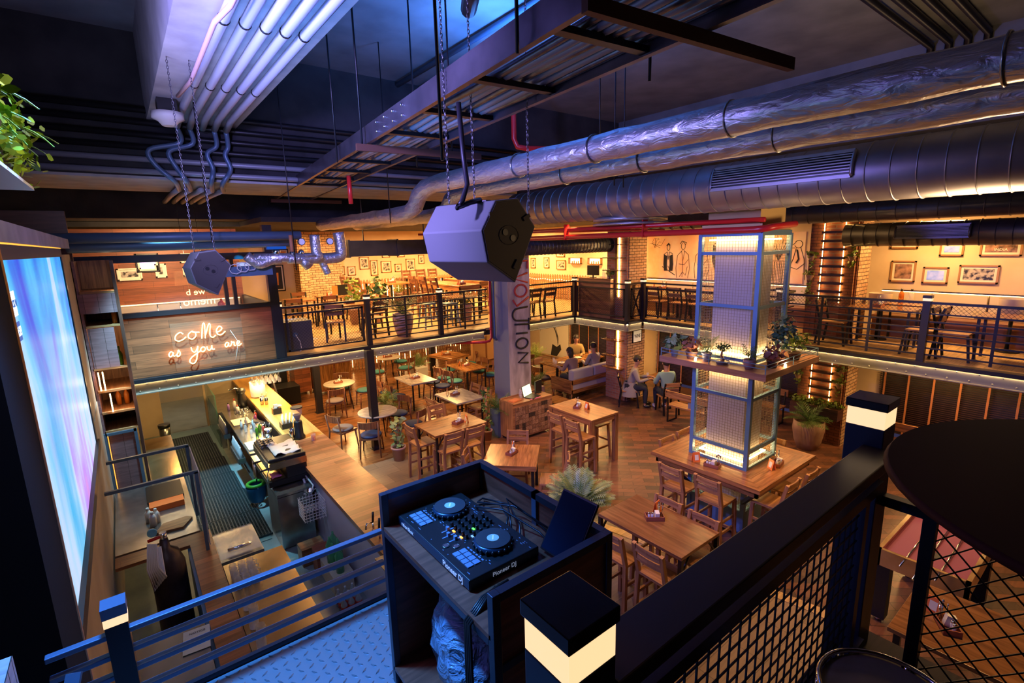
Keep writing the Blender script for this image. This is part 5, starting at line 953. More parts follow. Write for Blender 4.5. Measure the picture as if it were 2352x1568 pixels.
one('pink_cable', MB().tube([(0.88,2.0,6.07),(0.86,4.2,6.06),(0.80,4.5,6.04),(0.82,6.2,6.06),(0.78,7.0,6.1)],0.02,8), 'cord_pink', 'pinkish cable snaking along the leftmost conduit', 'cable'); mat('cord_pink', (0.6,0.38,0.42), 0.4)
for i in range(6): one('conduit', MB().tube([(-1.5,8.8,5.50+i*0.16),(7.0,8.8,5.49+i*0.16)],0.04,8), 'pipe_grey' if i < 2 else 'metal_black', 'horizontal pipe along the dark face of the cross beam, %s' % ('lowest','second lowest','third lowest','third highest','second highest','highest')[i], 'conduit')
t = thing('smoke_detector', 'white round smoke detector on a black box under the concrete beam', 'detector', (0.72,7.65,6.2)); build('junction_box', MB().bx(-0.10,0.10,-0.10,0.10,-0.15,0), 'black_plastic', t); build('detector', MB().lathe([(0.07,-0.30),(0.11,-0.25),(0.17,-0.22),(0.17,-0.15)],0,0,24), 'white', t)
one('flexible_duct', MB().tube([(1.6,3.0,6.1),(2.1,3.4,6.25),(2.5,4.0,6.5)],0.07,12).tube([(1.5,2.8,6.1),(2.2,3.2,6.15),(2.7,4.0,6.4)],0.07,12), 'metal_black', 'bundle of black ribbed hoses at the top of the picture', 'hose')
for i in range(2): one('ceiling_conduit', MB().tube([(4.4+i*0.45,-1,7.24),(4.4+i*0.45,8.88,7.24)],0.045,10), 'metal_blue', 'blue grey pipe fixed under the ceiling slab, %s' % ('left one','right one')[i], 'conduit')
for i in range(4): one('ceiling_conduit', MB().tube([(4.4,2.0+i*0.22,7.22),(10.35,2.0+i*0.22,7.22),(10.37,2.0+i*0.22,6.3)],0.05,8), 'metal_black', 'black pipe crossing the ceiling towards the foil pipes, %s' % ('nearest','second','third','farthest')[i], 'conduit')
# red sprinkler pipes
one('sprinkler_pipe', MB().tube([(5.55,7.0,7.2),(5.55,7.0,6.12),(5.6,6.98,6.0),(5.72,6.9,5.97),(6.6,6.5,5.97)],0.045,12), 'red_paint', 'red sprinkler pipe dropping and bending behind the cable ladder', 'pipe')
one('sprinkler_pipe', MB().tube([(2.65,7.0,5.36),(2.65,7.0,4.99)],0.03,10), 'red_paint', 'thin red sprinkler drop above the foil pipes', 'pipe')
t = thing('sprinkler_main', 'pair of long red sprinkler pipes ending above the caged column', 'pipe')
build('lower_pipe', MB().tube([(6.76,9.6,4.48),(6.76,3.4,4.50),(6.78,3.27,4.51),(6.88,3.22,4.53),(7.5,3.22,4.57)],0.045,12), 'red_paint', t); build('upper_pipe', MB().tube([(6.80,9.6,4.625),(6.80,3.3,4.625)],0.035,12), 'red_paint', t); build('cross_branch', MB().tube([(4.9,9.4,4.62),(9.8,7.0,4.62)],0.022,8), 'red_paint', t)
for y in (5.2,7.0): build('clamp', MB().bx(6.70,6.82,y-0.01,y+0.01,4.44,4.72), 'red_paint', t)
for i, (x, y, z) in enumerate(((1.3,2.2,4.9),(4.7,4.3,5.2),(5.2,4.5,5.2),(5.5,4.6,5.2),(1.0,7.6,4.6),(3.4,7.4,4.85),(2.0,7.6,4.2))): one('threaded_rod', MB().tube([(x,y,z-0.1),(x,y,7.3)],0.008,6), 'metal_black', ('thin hanger rod nearest the top of the picture','hanger rod left of three beside the foil pipe','middle hanger rod of three beside the foil pipe','hanger rod right of three beside the foil pipe','hanger rod at the far left above the glass room','hanger rod holding the foil pipes past the bend','hanger rod beside the valve cluster')[i], 'rod')
one('projector', MB().bx(-0.12,0.12,-0.1,0.1,0,0.1).cyl(0.05,-0.1,0.03,0.07,0.02,8), 'white', 'small white device on a bracket beside the hanging speaker', 'device', loc=(5.0,6.3,4.57))
# hanging loudspeakers
def speaker(label, loc, rot, s, sz=None):
    t = thing('hanging_speaker', label, 'speaker', loc); t.rotation_euler = rot; t.scale = (s,s,sz or s)
    poly = [(-0.34,0.06),(-0.16,0.36),(0.14,0.40),(0.38,0.10),(0.08,-0.50),(-0.28,-0.26)]
    build('cabinet', MB().prism(poly, -0.40, 0.40, 'x'), 'speaker_paint', t, bevel=0.012)
    build('end_plate', MB().prism([(a*0.94,b*0.94) for a, b in poly], 0.40, 0.405, 'x'), 'speaker_end_shade', t); build('end_plate', MB().prism([(a*0.94,b*0.94) for a, b in poly], -0.405, -0.40, 'x'), 'speaker_end_shade', t)
    for y, z in ((-0.05,0.04),(0.05,-0.02)): build('port', MB().cyl(0,0,0,0.006,0.035,16).xf(Matrix.Translation((0.405,y,z)) @ Matrix.Rotation(PI/2,4,'Y')), 'black_plastic', t); build('port', MB().cyl(0,0,0,0.006,0.035,16).xf(Matrix.Translation((-0.411,y,z)) @ Matrix.Rotation(PI/2,4,'Y')), 'black_plastic', t)
    build('port_recess', MB().tube([(0.404,0.13*math.cos(2*PI*i/16),0.01+0.10*math.sin(2*PI*i/16)) for i in range(16)],0.006,5,closed=True), 'speaker_end_shade', t)
    for y, z, a in ((-0.2,0.22,0),(0.24,0.2,0.5),(0.08,-0.3,1.0)): build('bracket', MB().bx(0,0.012,-0.05,0.05,-0.02,0.02).xf(Matrix.Translation((0.405,y,z)) @ Matrix.Rotation(a,4,'X')), 'speaker_end_shade', t)
    build('handle', MB().bx(-0.16,0.16,-0.03,0.03,0.36,0.39).xf(Matrix.Rotation(0.0,4,'X')), 'black_plastic', t); return t
mat('speaker_end_shade', (0.03,0.025,0.025), 0.7)  # end colour darkened to paint in the shade on the unlit faces
def chain(label, x, y, z0, z1, r=0.014):
    c = MB(); z = z0; i = 0
    while z < z1:
        a = (1,0) if i % 2 else (0,1)
        c.tube([(x+a[0]*0.008*math.cos(q*PI/4), y+a[1]*0.008*math.cos(q*PI/4), z+0.017*math.sin(q*PI/4)) for q in range(8)],0.0026,5,closed=True); z += 0.026; i += 1
    one('chain', c, 'chrome_dark', label, 'chain')
mat('chrome_dark', (0.12,0.12,0.14), 0.35, 0.9)
speaker('large grey multi-sided loudspeaker hanging on chains in the middle', (2.13, 3.15, 4.45), (0,0,R(-80)), 0.78, 0.66)
chain('suspension chain at the left of the large hanging speaker', 1.90, 3.15, 4.70, 6.4); chain('suspension chain behind the large hanging speaker', 2.15, 3.2, 4.74, 6.4); chain('suspension chain at the right of the large hanging speaker', 2.52, 3.02, 4.66, 6.4)
one('speaker_cable', MB().tube([(1.98,3.1,5.35),(1.99,3.08,5.0),(1.96,3.0,4.8),(1.86,2.92,4.68),(1.82,2.92,4.64),(1.95,2.95,4.68),(2.05,2.98,4.70)],0.018,8), 'metal_dark', 'ribbed cable looping into the top of the large hanging speaker', 'cable')
speaker('smaller grey loudspeaker hanging before the glass room window', (0.70, 6.0, 4.21), (0,0,R(-86)), 0.50); chain('suspension chain of the smaller speaker, left one', 0.62,6.0,4.36,6.18); chain('suspension chain of the smaller speaker, right one', 0.80,6.0,4.36,6.18)
# ================================================================== bar
t = thing('bar_counter', 'long wooden bar counter with a tiled inner face running to the stairs', 'counter', (0,0,0))
build('countertop', MB().bx(1.92,2.52,8.9,14.4,1.04,1.10), 'live_edge', t, bevel=0.01); build('countertop', MB().bx(1.85,2.52,3.6,8.9,1.04,1.10), 'bar_planks', t, grain=False)
build('tiled_face', MB().bx(1.93,1.98,3.6,8.2,0,1.04), 'tile_white', t); build('front_panel', MB().bx(2.38,2.44,3.6,14.3,0,1.04), 'panel_planks', t, grain=False); build('inner_panel', MB().bx(1.95,2.0,8.2,14.3,0,1.04), 'dark_wood', t)
struct('floor_drain_mat_base', MB().bx(0.42,1.30,7.9,14.4,0.0,0.012), 'mat_teal')
mat('mat_teal', (0.18,0.32,0.35), 0.5)
def matgrid(y0, y1, label, x1):
    m = MB(); x = 0.44
    while x < x1: m.bx(x-0.008,x+0.008,y0,y1,0.02,0.04); x += 0.045
    y = y0
    while y <= y1: m.bx(0.44,x1,y-0.006,y+0.006,0.018,0.042); y += 0.045
    m.bx(0.43,x1+0.01,y0-0.012,y0,0.012,0.046)
    one('rubber_mat', m, 'rubber', label, 'mat')
k = 0
for y0, x1, l in ((8.02,1.33,'nearest the ice bin'),(9.0,1.30,'second from the ice bin'),(9.98,1.27,'third from the ice bin'),(10.96,1.24,'fourth from the ice bin'),(11.94,1.21,'fifth from the ice bin'),(12.92,1.18,'farthest, before the glass door')):
    matgrid(y0, y0+0.96, 'black rubber grid floor mat behind the bar, '+l, x1)
def steel_table(label, x0, x1, y0, y1, z=0.88, legs=True, top='steel', name='work_table', cat='work table'):
    t = thing(name.replace('_open',''), label, cat, ((x0+x1)/2,(y0+y1)/2,0)); a = (x1-x0)/2; b = (y1-y0)/2; build('worktop', MB().bx(-a,a,-b,b,z-0.04,z), top, t)
    if legs:
        for sx in (-1,1):
            for sy in (-1,1): build('leg', MB().cyl(sx*(a-0.04),sy*(b-0.04),0,z-0.04,0.02,8), 'chrome', t)
        if not name.endswith('_open'): build('undershelf', MB().bx(-a+0.03,a-0.03,-b+0.03,b-0.03,0.30,0.32), 'steel', t)
    return t
steel_table('steel work table with cutting boards behind the long counter', 1.36, 1.88, 9.35, 12.4, 0.9); t = thing('glass_door_fridge', 'green tinted glass display cabinet at the far end of the bar', 'cabinet', (1.65,13.2,0)); build('body', MB().bx(-0.35,0.25,-0.7,1.0,0,0.85), 'steel', t); build('glass_front', MB().bx(-0.38,-0.36,-0.7,1.0,0.05,1.25), 'glass_green', t)
mat('glass_green', (0.08,0.30,0.24), 0.05, alpha=0.45)
steel_table('steel table carrying the coffee machine', 1.36, 1.86, 7.45, 9.3, 0.88, legs=True, name='work_table_open')
one('steel_cabinet', MB().bx(-0.24,0.24,-0.35,0.35,0.02,0.83), 'steel', 'brushed steel cabinet block standing under the coffee machine', 'cabinet', loc=(1.60,7.80,0))
one('cutting_board', MB().bx(-0.16,0.16,-0.22,0.22,0,0.02), 'board', 'pale cutting board on the steel work table, farther one', 'board', loc=(1.56,11.3,0.902)); one('cutting_board', MB().bx(-0.18,0.18,-0.22,0.22,0,0.02), 'board', 'pale cutting board beside the coffee machine', 'board', loc=(1.56,9.72,0.902)); one('cutting_board', MB().bx(-0.15,0.15,-0.2,0.2,0,0.02), 'green_board', 'green cutting board partly under the pale one', 'board', loc=(1.68,9.40,0.902)); mat('green_board', (0.25,0.36,0.14), 0.5)
def small_bottle(x, y, z, c, label, r=0.03, h=0.18, cap='white', g=None):
    t = thing('squeeze_bottle', label, 'bottle', (x,y,z), 0, g); build('body', MB().lathe([(r,0),(r,h*0.65),(r*0.4,h*0.85)],0,0,12), c, t); build('cap', MB().lathe([(r*0.5,h*0.85),(r*0.4,h)],0,0,10), cap, t)
mat('plastic_red', (0.6,0.05,0.03), 0.4); mat('plastic_violet', (0.3,0.15,0.5), 0.4)
small_bottle(1.62,12.3,0.9,'white','white squeeze bottle with a red cap near the far cutting board',0.035,0.26,'plastic_red'); small_bottle(1.62,11.95,0.9,'white','shorter white squeeze bottle with a red cap',0.035,0.2,'plastic_red'); small_bottle(1.50,12.35,0.9,'plastic_violet','small violet bottle at the far left of the work table',0.025,0.18,'black_plastic')
for i, (x, y, m) in enumerate(((1.50,10.85,'white'),(1.60,10.95,'white'),(1.70,10.8,'clear_milk'),(1.52,10.55,'clear'),(1.60,10.45,'clear'),(1.68,10.55,'clear'),(1.74,10.4,'bottle_green'),(1.66,10.25,'bottle_green'),(1.78,10.25,'plastic_red'),(1.56,10.2,'clear'),(1.80,11.1,'pink_cloth'),(1.84,11.3,'plastic_red'))):
    small_bottle(x,y,0.9,m,'%s bottle in the group on the work table, %s' % ({'white':'white','clear_milk':'milky','clear':'clear','bottle_green':'green','plastic_red':'red','pink_cloth':'pink'}[m], ('left back','second back','third back','left middle','centre','right middle','green pair back','green pair front','red by the board','front left','pink by the counter','red by the counter')[i]),0.028,0.19,'chrome')
t = thing('garnish_tray', 'round tray of small steel garnish pots on the work table', 'tray', (1.72,12.0,0.9)); build('tray', MB().cyl(0,0,0,0.015,0.16,24), 'steel', t)
for i in range(8): build('pot', MB().cyl(0.1*math.cos(i*0.785),0.1*math.sin(i*0.785),0.015,0.06,0.03,10), 'chrome', t)
for i, (y, l) in enumerate(((11.9,'farther'),(10.3,'nearer'))):
    t = thing('bottle_rail', 'steel speed rail of upright bottles on the front of the work table, %s one' % l, 'rack', (1.30,y,0.55)); build('tray', MB().bx(-0.06,0.06,-0.42,0.42,0,0.10), 'steel', t)
    for k in range(9): build('bottle', MB().lathe([(0.035,0.02),(0.035,0.2),(0.012,0.27),(0.012,0.31)],0,-0.36+k*0.09,8), 'glass_bottle', t)
mat('glass_bottle', (0.55,0.60,0.68), 0.1, 0.2)
# coffee machine
t = thing('coffee_machine', 'black double espresso machine with cups and a cloth on its top rack', 'coffee machine', (1.60,8.2,0.885))
build('body', MB().bx(-0.02,0.28,-0.50,0.50,0.10,0.42), 'black_plastic', t, bevel=0.02); build('base', MB().bx(-0.28,0.30,-0.50,0.50,0.03,0.11), 'black_plastic', t); build('top_rack', MB().bx(-0.26,0.28,-0.50,0.50,0.40,0.46), 'black_plastic', t, bevel=0.02); build('drip_tray', MB().bx(-0.26,-0.04,-0.45,0.45,0.11,0.125), 'brass_or_lit_steel', t); build('chrome_band', MB().bx(-0.275,-0.26,-0.48,0.48,0.30,0.42), 'steel', t); build('chrome_band', MB().bx(-0.25,0.28,-0.515,-0.50,0.30,0.40), 'brass_or_lit_steel', t)
for y in (-0.25,0.15): g = build('group_head', MB().cyl(-0.16,y,0.24,0.30,0.035,14), 'chrome', t); build('portafilter', MB().tube([(-0.16,y,0.24),(-0.36,y,0.22)],0.016,8), 'black_plastic', g)
build('steam_wand', MB().tube([(-0.22,-0.46,0.36),(-0.28,-0.47,0.25),(-0.29,-0.47,0.13)],0.008,6), 'chrome', t)
for x in (-0.24,0.26):
    for y in (-0.45,0.45): build('foot', MB().cyl(x,y,0,0.03,0.03,10), 'chrome', t)
cl = MB(); n = 9
vs = [(-0.14+0.38*i/n,-0.42+0.55*j/n,0.475+0.012*math.sin(i*1.3+j)*math.cos(j*1.7)+(0.03*math.sin(i*0.9) if j % 3 == 0 else 0)) for i in range(n+1) for j in range(n+1)]
cl._add(vs, [(i*(n+1)+j,(i+1)*(n+1)+j,(i+1)*(n+1)+j+1,i*(n+1)+j+1) for i in range(n) for j in range(n)],0,True)
o = one('cloth', cl, 'white', 'crumpled white cloth spread on the coffee machine top', 'cloth', loc=(1.60,8.2,0.885)); sm = o.modifiers.new('thickness','SOLIDIFY'); sm.thickness = 0.006
for i in range(10): one('espresso_cup', MB().lathe([(0.02,0),(0.033,0.02),(0.036,0.05)],0,0,12,cap=False).cyl(0,0,0,0.008,0.03,10), 'chrome', 'small shiny cup upside down on the coffee machine', 'cup', 'cups on the coffee machine', loc=(1.39+0.075*(i % 3),8.30+0.09*(i//3),1.347))
pc = MB(); vs = [(-0.07+0.14*i/4,-0.1+0.2*j/4,0.012+0.02*abs(math.sin(i*1.9+j))) for i in range(5) for j in range(5)]; pc._add(vs, [(i*5+j,(i+1)*5+j,(i+1)*5+j+1,i*5+j+1) for i in range(4) for j in range(4)],0,True)
o = one('cloth', pc, 'pink_cloth', 'pink wiping cloth on the coffee machine drip tray', 'cloth', loc=(1.45,7.85,1.015)); sm = o.modifiers.new('thickness','SOLIDIFY'); sm.thickness = 0.005
# grinder and items on the counter
t = thing('coffee_grinder', 'black coffee grinder with a clear hopper of beans', 'grinder', (2.12,9.0,1.10)); build('body', MB().lathe([(0.10,0),(0.10,0.04),(0.075,0.08),(0.07,0.30),(0.06,0.33)],0,0,18), 'black_plastic', t); build('beans', MB().lathe([(0.03,0.34),(0.07,0.44)],0,0,16), 'dark_wood', t); build('hopper', MB().lathe([(0.03,0.33),(0.085,0.46),(0.095,0.56)],0,0,20,cap=False), 'clear', t); build('lid', MB().cyl(0,0,0.56,0.58,0.10,20), 'black_plastic', t); build('dosing_cup', MB().cyl(-0.12,0,0.05,0.22,0.04,12), 'chrome', t)
t = thing('straw_holder', 'black holder of paper straws beside the grinder', 'holder', (2.08,9.75,1.10)); build('box', MB().bx(-0.09,0.09,-0.11,0.11,0,0.10), 'black_plastic', t)
for i in range(14): build('straw', MB().tube([(-0.05+0.012*i,-0.07+0.05*(i % 4),0.02),(-0.08+0.018*i,-0.09+0.06*(i % 4),0.24)],0.012,6), 'paper', t)
t = thing('lamp_shade', 'round white glowing drum lamp on the far end of the counter', 'lamp', (2.12,12.3,1.10)); build('shade', MB().lathe([(0.15,0.03),(0.16,0.17),(0.16,0.36)],0,0,24), 'shade_glow', t); build('base', MB().cyl(0,0,0,0.03,0.08,14), 'chrome', t)
light('POINT', (2.12,12.0,1.65), 10, WARM2, 0.1)
for i, (x, y) in enumerate(((2.05,11.6),(2.13,11.55),(2.09,11.75))): t = thing('cocktail_shaker', 'steel shaker standing before the drum lamp, %s' % ('left','right','back')[i], 'shaker', (x,y,1.10)); build('cup', MB().lathe([(0.03,0),(0.042,0.16)],0,0,14), 'chrome', t); build('bar_spoon', MB().tube([(0,0,0.1),(0.02,0.0,0.28)],0.004,5), 'chrome', t)
t = thing('napkin_caddy', 'black caddy of napkins and jars in the middle of the counter', 'caddy', (2.15,10.75,1.10)); build('box', MB().bx(-0.08,0.08,-0.08,0.08,0,0.12), 'black_plastic', t); build('napkins', MB().bx(-0.05,0.03,-0.04,0.04,0.05,0.19), 'paper', t); build('lid', MB().bx(0.0,0.1,-0.06,0.08,0.15,0.16), 'board', t)
t = thing('pitcher', 'cluster pitcher of steel tongs by the counter', 'pitcher', (1.80,9.95,0.90)); build('jug', MB().lathe([(0.06,0),(0.065,0.18)],0,0,14), 'chrome', t); build('tongs', MB().tube([(0,0,0.1),(0.05,0.03,0.3)],0.006,5).tube([(0,0,0.1),(-0.04,0.05,0.32)],0.006,5), 'chrome', t)
t = thing('beer_glass', 'glass of amber tea next to the grinder', 'glass', (2.28,8.72,1.10)); build('glass', MB().lathe([(0.035,0),(0.042,0.12)],0,0,14,cap=False), 'clear', t); build('drink', MB().cyl(0,0,0.005,0.08,0.034,14), 'amber', t)
one('knife_block', MB().bx(-0.14,0.14,-0.12,0.12,0,0.02).xf(Matrix.Rotation(0.5,4,'Y')), 'steel', 'tilted steel lid leaning between table and counter', 'lid', loc=(1.82,10.75,0.98))
# beer taps, basket, boxes
for i in range(2): t2 = thing('beer_tap', 'chrome beer tap with a black handle at the counter edge, %s' % ('farther','nearer')[i], 'tap', (1.95,5.30-0.18*i,1.10)); build('spout', MB().tube([(0,0,0),(0,0,0.12),(-0.08,0,0.13),(-0.09,0,0.06)],0.013,8), 'chrome', t2); build('handle', MB().tube([(0,0,0.13),(0.01,0,0.25)],0.014,8), 'black_plastic', t2)
one('drip_grate', MB().bx(-0.16,0.16,-0.22,0.22,0,0.012), 'steel', 'steel drip tray set into the counter below the taps', 'tray', loc=(1.9,4.55,1.102))
t = thing('bin', 'green and blue waste bin under the coffee machine table', 'bin', (1.36,9.15,0)); build('rim', MB().tube([(0.13*math.cos(2*PI*i/20),0.13*math.sin(2*PI*i/20),0.42) for i in range(20)],0.03,8,closed=True), 'green_plastic', t); build('bag', MB().lathe([(0.10,0.1),(0.15,0.2),(0.16,0.38)],0,0,14,cap=False), 'blue_plastic', t); build('stand', MB().cyl(0,0,0,0.1,0.05,10), 'chrome', t)
one('cardboard_box', MB().bx(-0.16,0.16,-0.12,0.12,0,0.26), 'stool_wood', 'brown cardboard box on the floor against the tiled bar face, farther one', 'box', loc=(1.63,6.95,0), grain=False); one('cardboard_box', MB().bx(-0.10,0.10,-0.11,0.11,0,0.34), 'caddy_wood', 'reddish cardboard box beside the plastic bottles', 'box', loc=(1.68,6.62,0), grain=False)
bk = MB(); square(bk, 0.3, 0, 0.28, 0.045, 0.003, -0.15); square(bk, 0.3, 0, 0.28, 0.045, 0.003, 0.15); m2 = MB(); square(m2, 0.3, 0, 0.28, 0.045, 0.003, 0); bk.join(m2, RZ(PI/2, (0,-0.15,0))); bk.join(m2, RZ(PI/2, (0.3,-0.15,0)))
one('wire_basket', bk, 'white', 'white wire basket hanging by the tiled bar face', 'basket', loc=(1.60,7.15,0.55))
one('strainer', MB().lathe([(0.03,0),(0.07,0.06),(0.075,0.07)],0,0,16,cap=False).tube([(0.07,0,0.06),(0.15,0,0.06)],0.006,6), 'chrome', 'steel strainer hanging above the wire basket', 'strainer', loc=(1.78,7.35,0.80))
one('water_hose', MB().tube([(1.62,7.66,0.86),(1.70,7.5,0.78),(1.80,7.35,0.80),(1.86,7.4,0.9),(1.84,7.7,0.95)],0.012,8).tube([(1.80,7.68,0.92),(1.80,7.55,0.8),(1.83,7.5,0.6)],0.018,8), 'cord_white', 'pale water hoses behind the coffee machine', 'hose')
for i, (x, y) in enumerate(((1.72,6.35),(1.80,6.25),(1.70,6.18),(1.80,6.45),(1.74,6.05))): one('plastic_bottle', MB().lathe([(0.05,0),(0.055,0.25),(0.015,0.33),(0.015,0.36)],0,0,12), 'bottle_green2', 'green plastic bottle wrapped in film, standing on the floor by the tiled face', 'bottle', 'green plastic bottles on the floor behind the bar', loc=(x,y,0.25))
mat('bottle_green2', (0.10,0.50,0.22), 0.15, alpha=0.7); one('bottle_carton', MB().bx(-0.14,0.12,-0.28,0.28,0,0.25), 'board', 'carton under the wrapped green bottles', 'box', loc=(1.76,6.25,0))
for i in range(9): one('cola_bottle', MB().lathe([(0.035,0),(0.04,0.14),(0.014,0.2),(0.014,0.23)],0,0,10).cyl(0,0,0.05,0.12,0.042,10,mi=1), ['glass_bottle','plastic_red'], 'dark soda bottle with a red label in the crate on the floor', 'bottle', 'soda bottles on the floor behind the bar', loc=(1.60+0.09*(i % 3),5.75-0.10*(i//3),0.005))
for i in range(24): one('water_bottle', MB().lathe([(0.033,0),(0.035,0.15),(0.013,0.2),(0.014,0.215)],0,0,8), 'glass_bottle', 'clear small water bottle in the shrink-wrapped pack on the floor', 'bottle', 'shrink wrapped water bottles behind the bar', loc=(1.50+0.085*(i % 4),5.35-0.085*(i//4),0.005))
# left hand counter with gas cylinder, rack, sink
t = thing('side_counter', 'wooden L shaped side counter in the lower left with an opening for bottles', 'counter', (0,0,0)); build('worktop', MB().bx(0.22,0.46,3.4,7.05,0.86,0.90).bx(-0.50,0.22,6.80,7.05,0.86,0.90), 'bar_planks', t, grain=False); build('front_panel', MB().bx(0.42,0.45,3.4,7.0,0,0.86), 'dark_wood', t); build('inner_lining', MB().bx(0.19,0.22,3.9,6.8,0.1,0.86), 'blue_lining', t); mat('blue_lining', (0.04,0.16,0.32), 0.5)
steel_table('steel back counter with a sink and chopping boards below the pipe frame', -0.50, 0.36, 7.1, 9.2, 0.9, legs=False); steel_table('gold lit steel drip counter left of the far aisle', -0.1, 0.36, 9.3, 11.6, 0.85, legs=False, top='brass_or_lit_steel')
one('induction_plate', MB().bx(-0.22,0.22,-0.3,0.3,0,0.03), 'black_plastic', 'flat black cooking plate on the steel back counter', 'plate', loc=(0.08,8.65,0.9)); one('tray_box', MB().bx(-0.2,0.2,-0.1,0.1,0,0.08), 'orange_card', 'orange printed box on the steel back counter', 'box', loc=(0.08,8.12,0.9)); one('chopping_block', MB().prism([(-0.2,-0.12),(0.1,-0.16),(0.22,0.05),(0.16,0.12),(-0.1,0.1)],0,0.03), 'stool_wood', 'wooden chopping board lying askew on the steel back counter', 'board', loc=(0.10,7.45,0.9))
for i, (x, y) in enumerate(((-0.14,7.78),(-0.06,7.70),(-0.10,7.62))): small_bottle(x,y,0.9,'clear_milk','milky squeeze bottle beside the wooden chopping board, %s' % ('back','right','front')[i],0.04,0.2)
t = thing('overhead_rack', 'blue grey metal frame of two bars and posts above the side counter', 'frame', (0,0,0))
for y in (6.55,7.55):
    build('bar', MB().beam((-0.45,y,1.90),(0.40,y,1.90),0.035), 'metal_blue', t); build('post', MB().beam((0.38,y,0.90),(0.38,y,1.90),0.035), 'metal_blue', t)
build('side_panel', MB().bx(0.405,0.415,6.55,7.55,0.95,1.88), 'paper_edge', t); mat('paper_edge', (0.5,0.5,0.6), 0.6)
t = thing('gas_cylinder', 'tall dark gas cylinder with a gauge standing by the side counter', 'cylinder', (-0.02,6.35,0)); build('tank', MB().lathe([(0.16,0),(0.165,0.03),(0.165,1.0),(0.12,1.14),(0.05,1.2),(0.04,1.3)],0,0,24), 'tank_rust', t); build('valve', MB().cyl(0,0,1.28,1.38,0.035,10), 'chrome', t)
g = build('regulator', MB().tube([(0,0,1.34),(-0.14,-0.03,1.34)],0.018,8), 'red_paint', t); build('gauge', MB().cyl(0,0,0,0.03,0.045,16).xf(Matrix.Translation((-0.09,-0.03,1.43)) @ Matrix.Rotation(PI/2,4,'X')), 'gauge_blue', t); mat('gauge_blue', (0.15,0.45,0.65), 0.3); noisy('tank_rust', (0.07,0.05,0.06), (0.03,0.02,0.02), 5.0, 0.4, 0.5)
h = MB()
for i in range(7): h.tube([(-0.16+0.012*i,6.22-0.01*i,1.36),(-0.2+0.015*i,6.16,1.1),(-0.17+0.02*i,6.12,0.86+0.02*i),(-0.12+0.01*i,6.14,0.95),(-0.13+0.012*i,6.2,1.3)],0.009,6)
one('coiled_hose', h, 'cord_white', 'bundle of pale hose hanging on the gas cylinder', 'hose')
one('rubbish_bin', MB().cyl(0,0,0,0.45,0.11,18).cyl(0,0,0.45,0.52,0.12,18,mi=1), ['steel','black_plastic'], 'steel pedal bin with a black lid at the far left of the aisle', 'bin', loc=(0.32,13.6,0))
t = thing('ice_bin', 'steel ice bin with a clear sliding lid beside the aisle mats', 'ice bin', (0.66,6.55,0)); build('body', MB().bx(-0.20,0.26,-0.35,0.35,0,0.86), 'steel', t); build('lid', MB().bx(-0.19,0.25,-0.33,0.33,0.88,0.89), 'clear', t); build('lid_handle', MB().tube([(-0.1,-0.2,0.91),(0.15,-0.2,0.91)],0.02,8), 'chrome', t)
steel_table('gold reflecting steel drainer counter in the lower left', 0.47, 1.10, 3.6, 6.1, 0.88, legs=False, top='brass_or_lit_steel')
gi = 0
for i in range(3):
    for j in range(4): one('jar_mug', MB().lathe([(0.034,0),(0.038,0.09),(0.036,0.12)],0,0,14,cap=False).tube([(0.038,0,0.09),(0.065,0,0.085),(0.06,0,0.035),(0.038,0,0.03)],0.006,6).cyl(0,0,0,0.01,0.034,12), 'glass_mug', 'glass handle mug standing on the steel drainer', 'mug', 'glass mugs on the drainer counter', loc=(0.54+0.085*i,5.85-0.10*j,0.882))
for i in range(5): one('jar_mug', MB().lathe([(0.04,0),(0.044,0.09),(0.04,0.12)],0,0,14,cap=False).cyl(0,0,0,0.01,0.04,12), 'glass_mug', 'round glass jar on the steel drainer nearest the railing', 'jar', 'glass jars near the railing', loc=(0.55+0.03*(i % 2),5.15-0.16*i,0.882))
mat('glass_mug', (0.75,0.75,0.78), 0.06, 0.0, alpha=0.55)
one('notice_sheet', MB().bx(-0.09,0.12,-0.16,0.16,0,0.003), 'pad_paper', 'printed notice sheet lying on the box below the railing', 'notice', loc=(0.08,4.9,0.96), rz=-0.1); mat('pad_paper', (0.40,0.48,0.52), 0.7)
nt = [o for o in COL.objects if o.name.startswith('notice_sheet')][0]; text('NOTICE', 0.035, 'letter_black', 'notice_lettering', nt, Matrix.Translation((0.02,0.10,0.005)), 0.0005); build('notice_stamp', MB().tube([(0.02+0.03*math.cos(i),-0.02+0.03*math.sin(i),0.005) for i in range(7)],0.003,4), 'letter_black', nt)
one('lower_cabinet', MB().bx(-0.35,0.18,-0.8,0.5,0,0.955), 'steel', 'low steel cabinet carrying the notice sheet below the railing', 'cabinet', loc=(0.0,4.6,0))
t = thing('wine_glass_rack', 'hanging rack of upside down wine glasses under the balcony edge', 'rack', (2.0,10.55,0)); build('rails', MB().bx(-0.25,0.25,-0.02,0.02,2.0,2.02).bx(-0.25,0.25,0.13,0.17,2.0,2.02).bx(-0.25,0.25,0.28,0.32,2.0,2.02).bx(-0.25,-0.23,-0.02,0.32,2.0,2.1).bx(0.23,0.25,-0.02,0.32,2.0,2.1), 'metal_black', t)
for i in range(6):
    for j in range(3): build('glass', MB().lathe([(0.03,1.995),(0.005,1.98),(0.005,1.90),(0.035,1.86),(0.03,1.80)],-0.22+0.09*i,0.15*j,10,cap=False), 'glass_mug', t)
light('POINT', (2.0,10.5,1.7), 6, WARM2, 0.05); light('AREA', (0.6,12.5,2.0), 14, WARM, 0.5, (0.6,12.5,0)); light('AREA', (2.1,11.6,2.02), 90, (1.0,0.62,0.2), 0.4, (2.1,11.4,0), size_y=2.0)
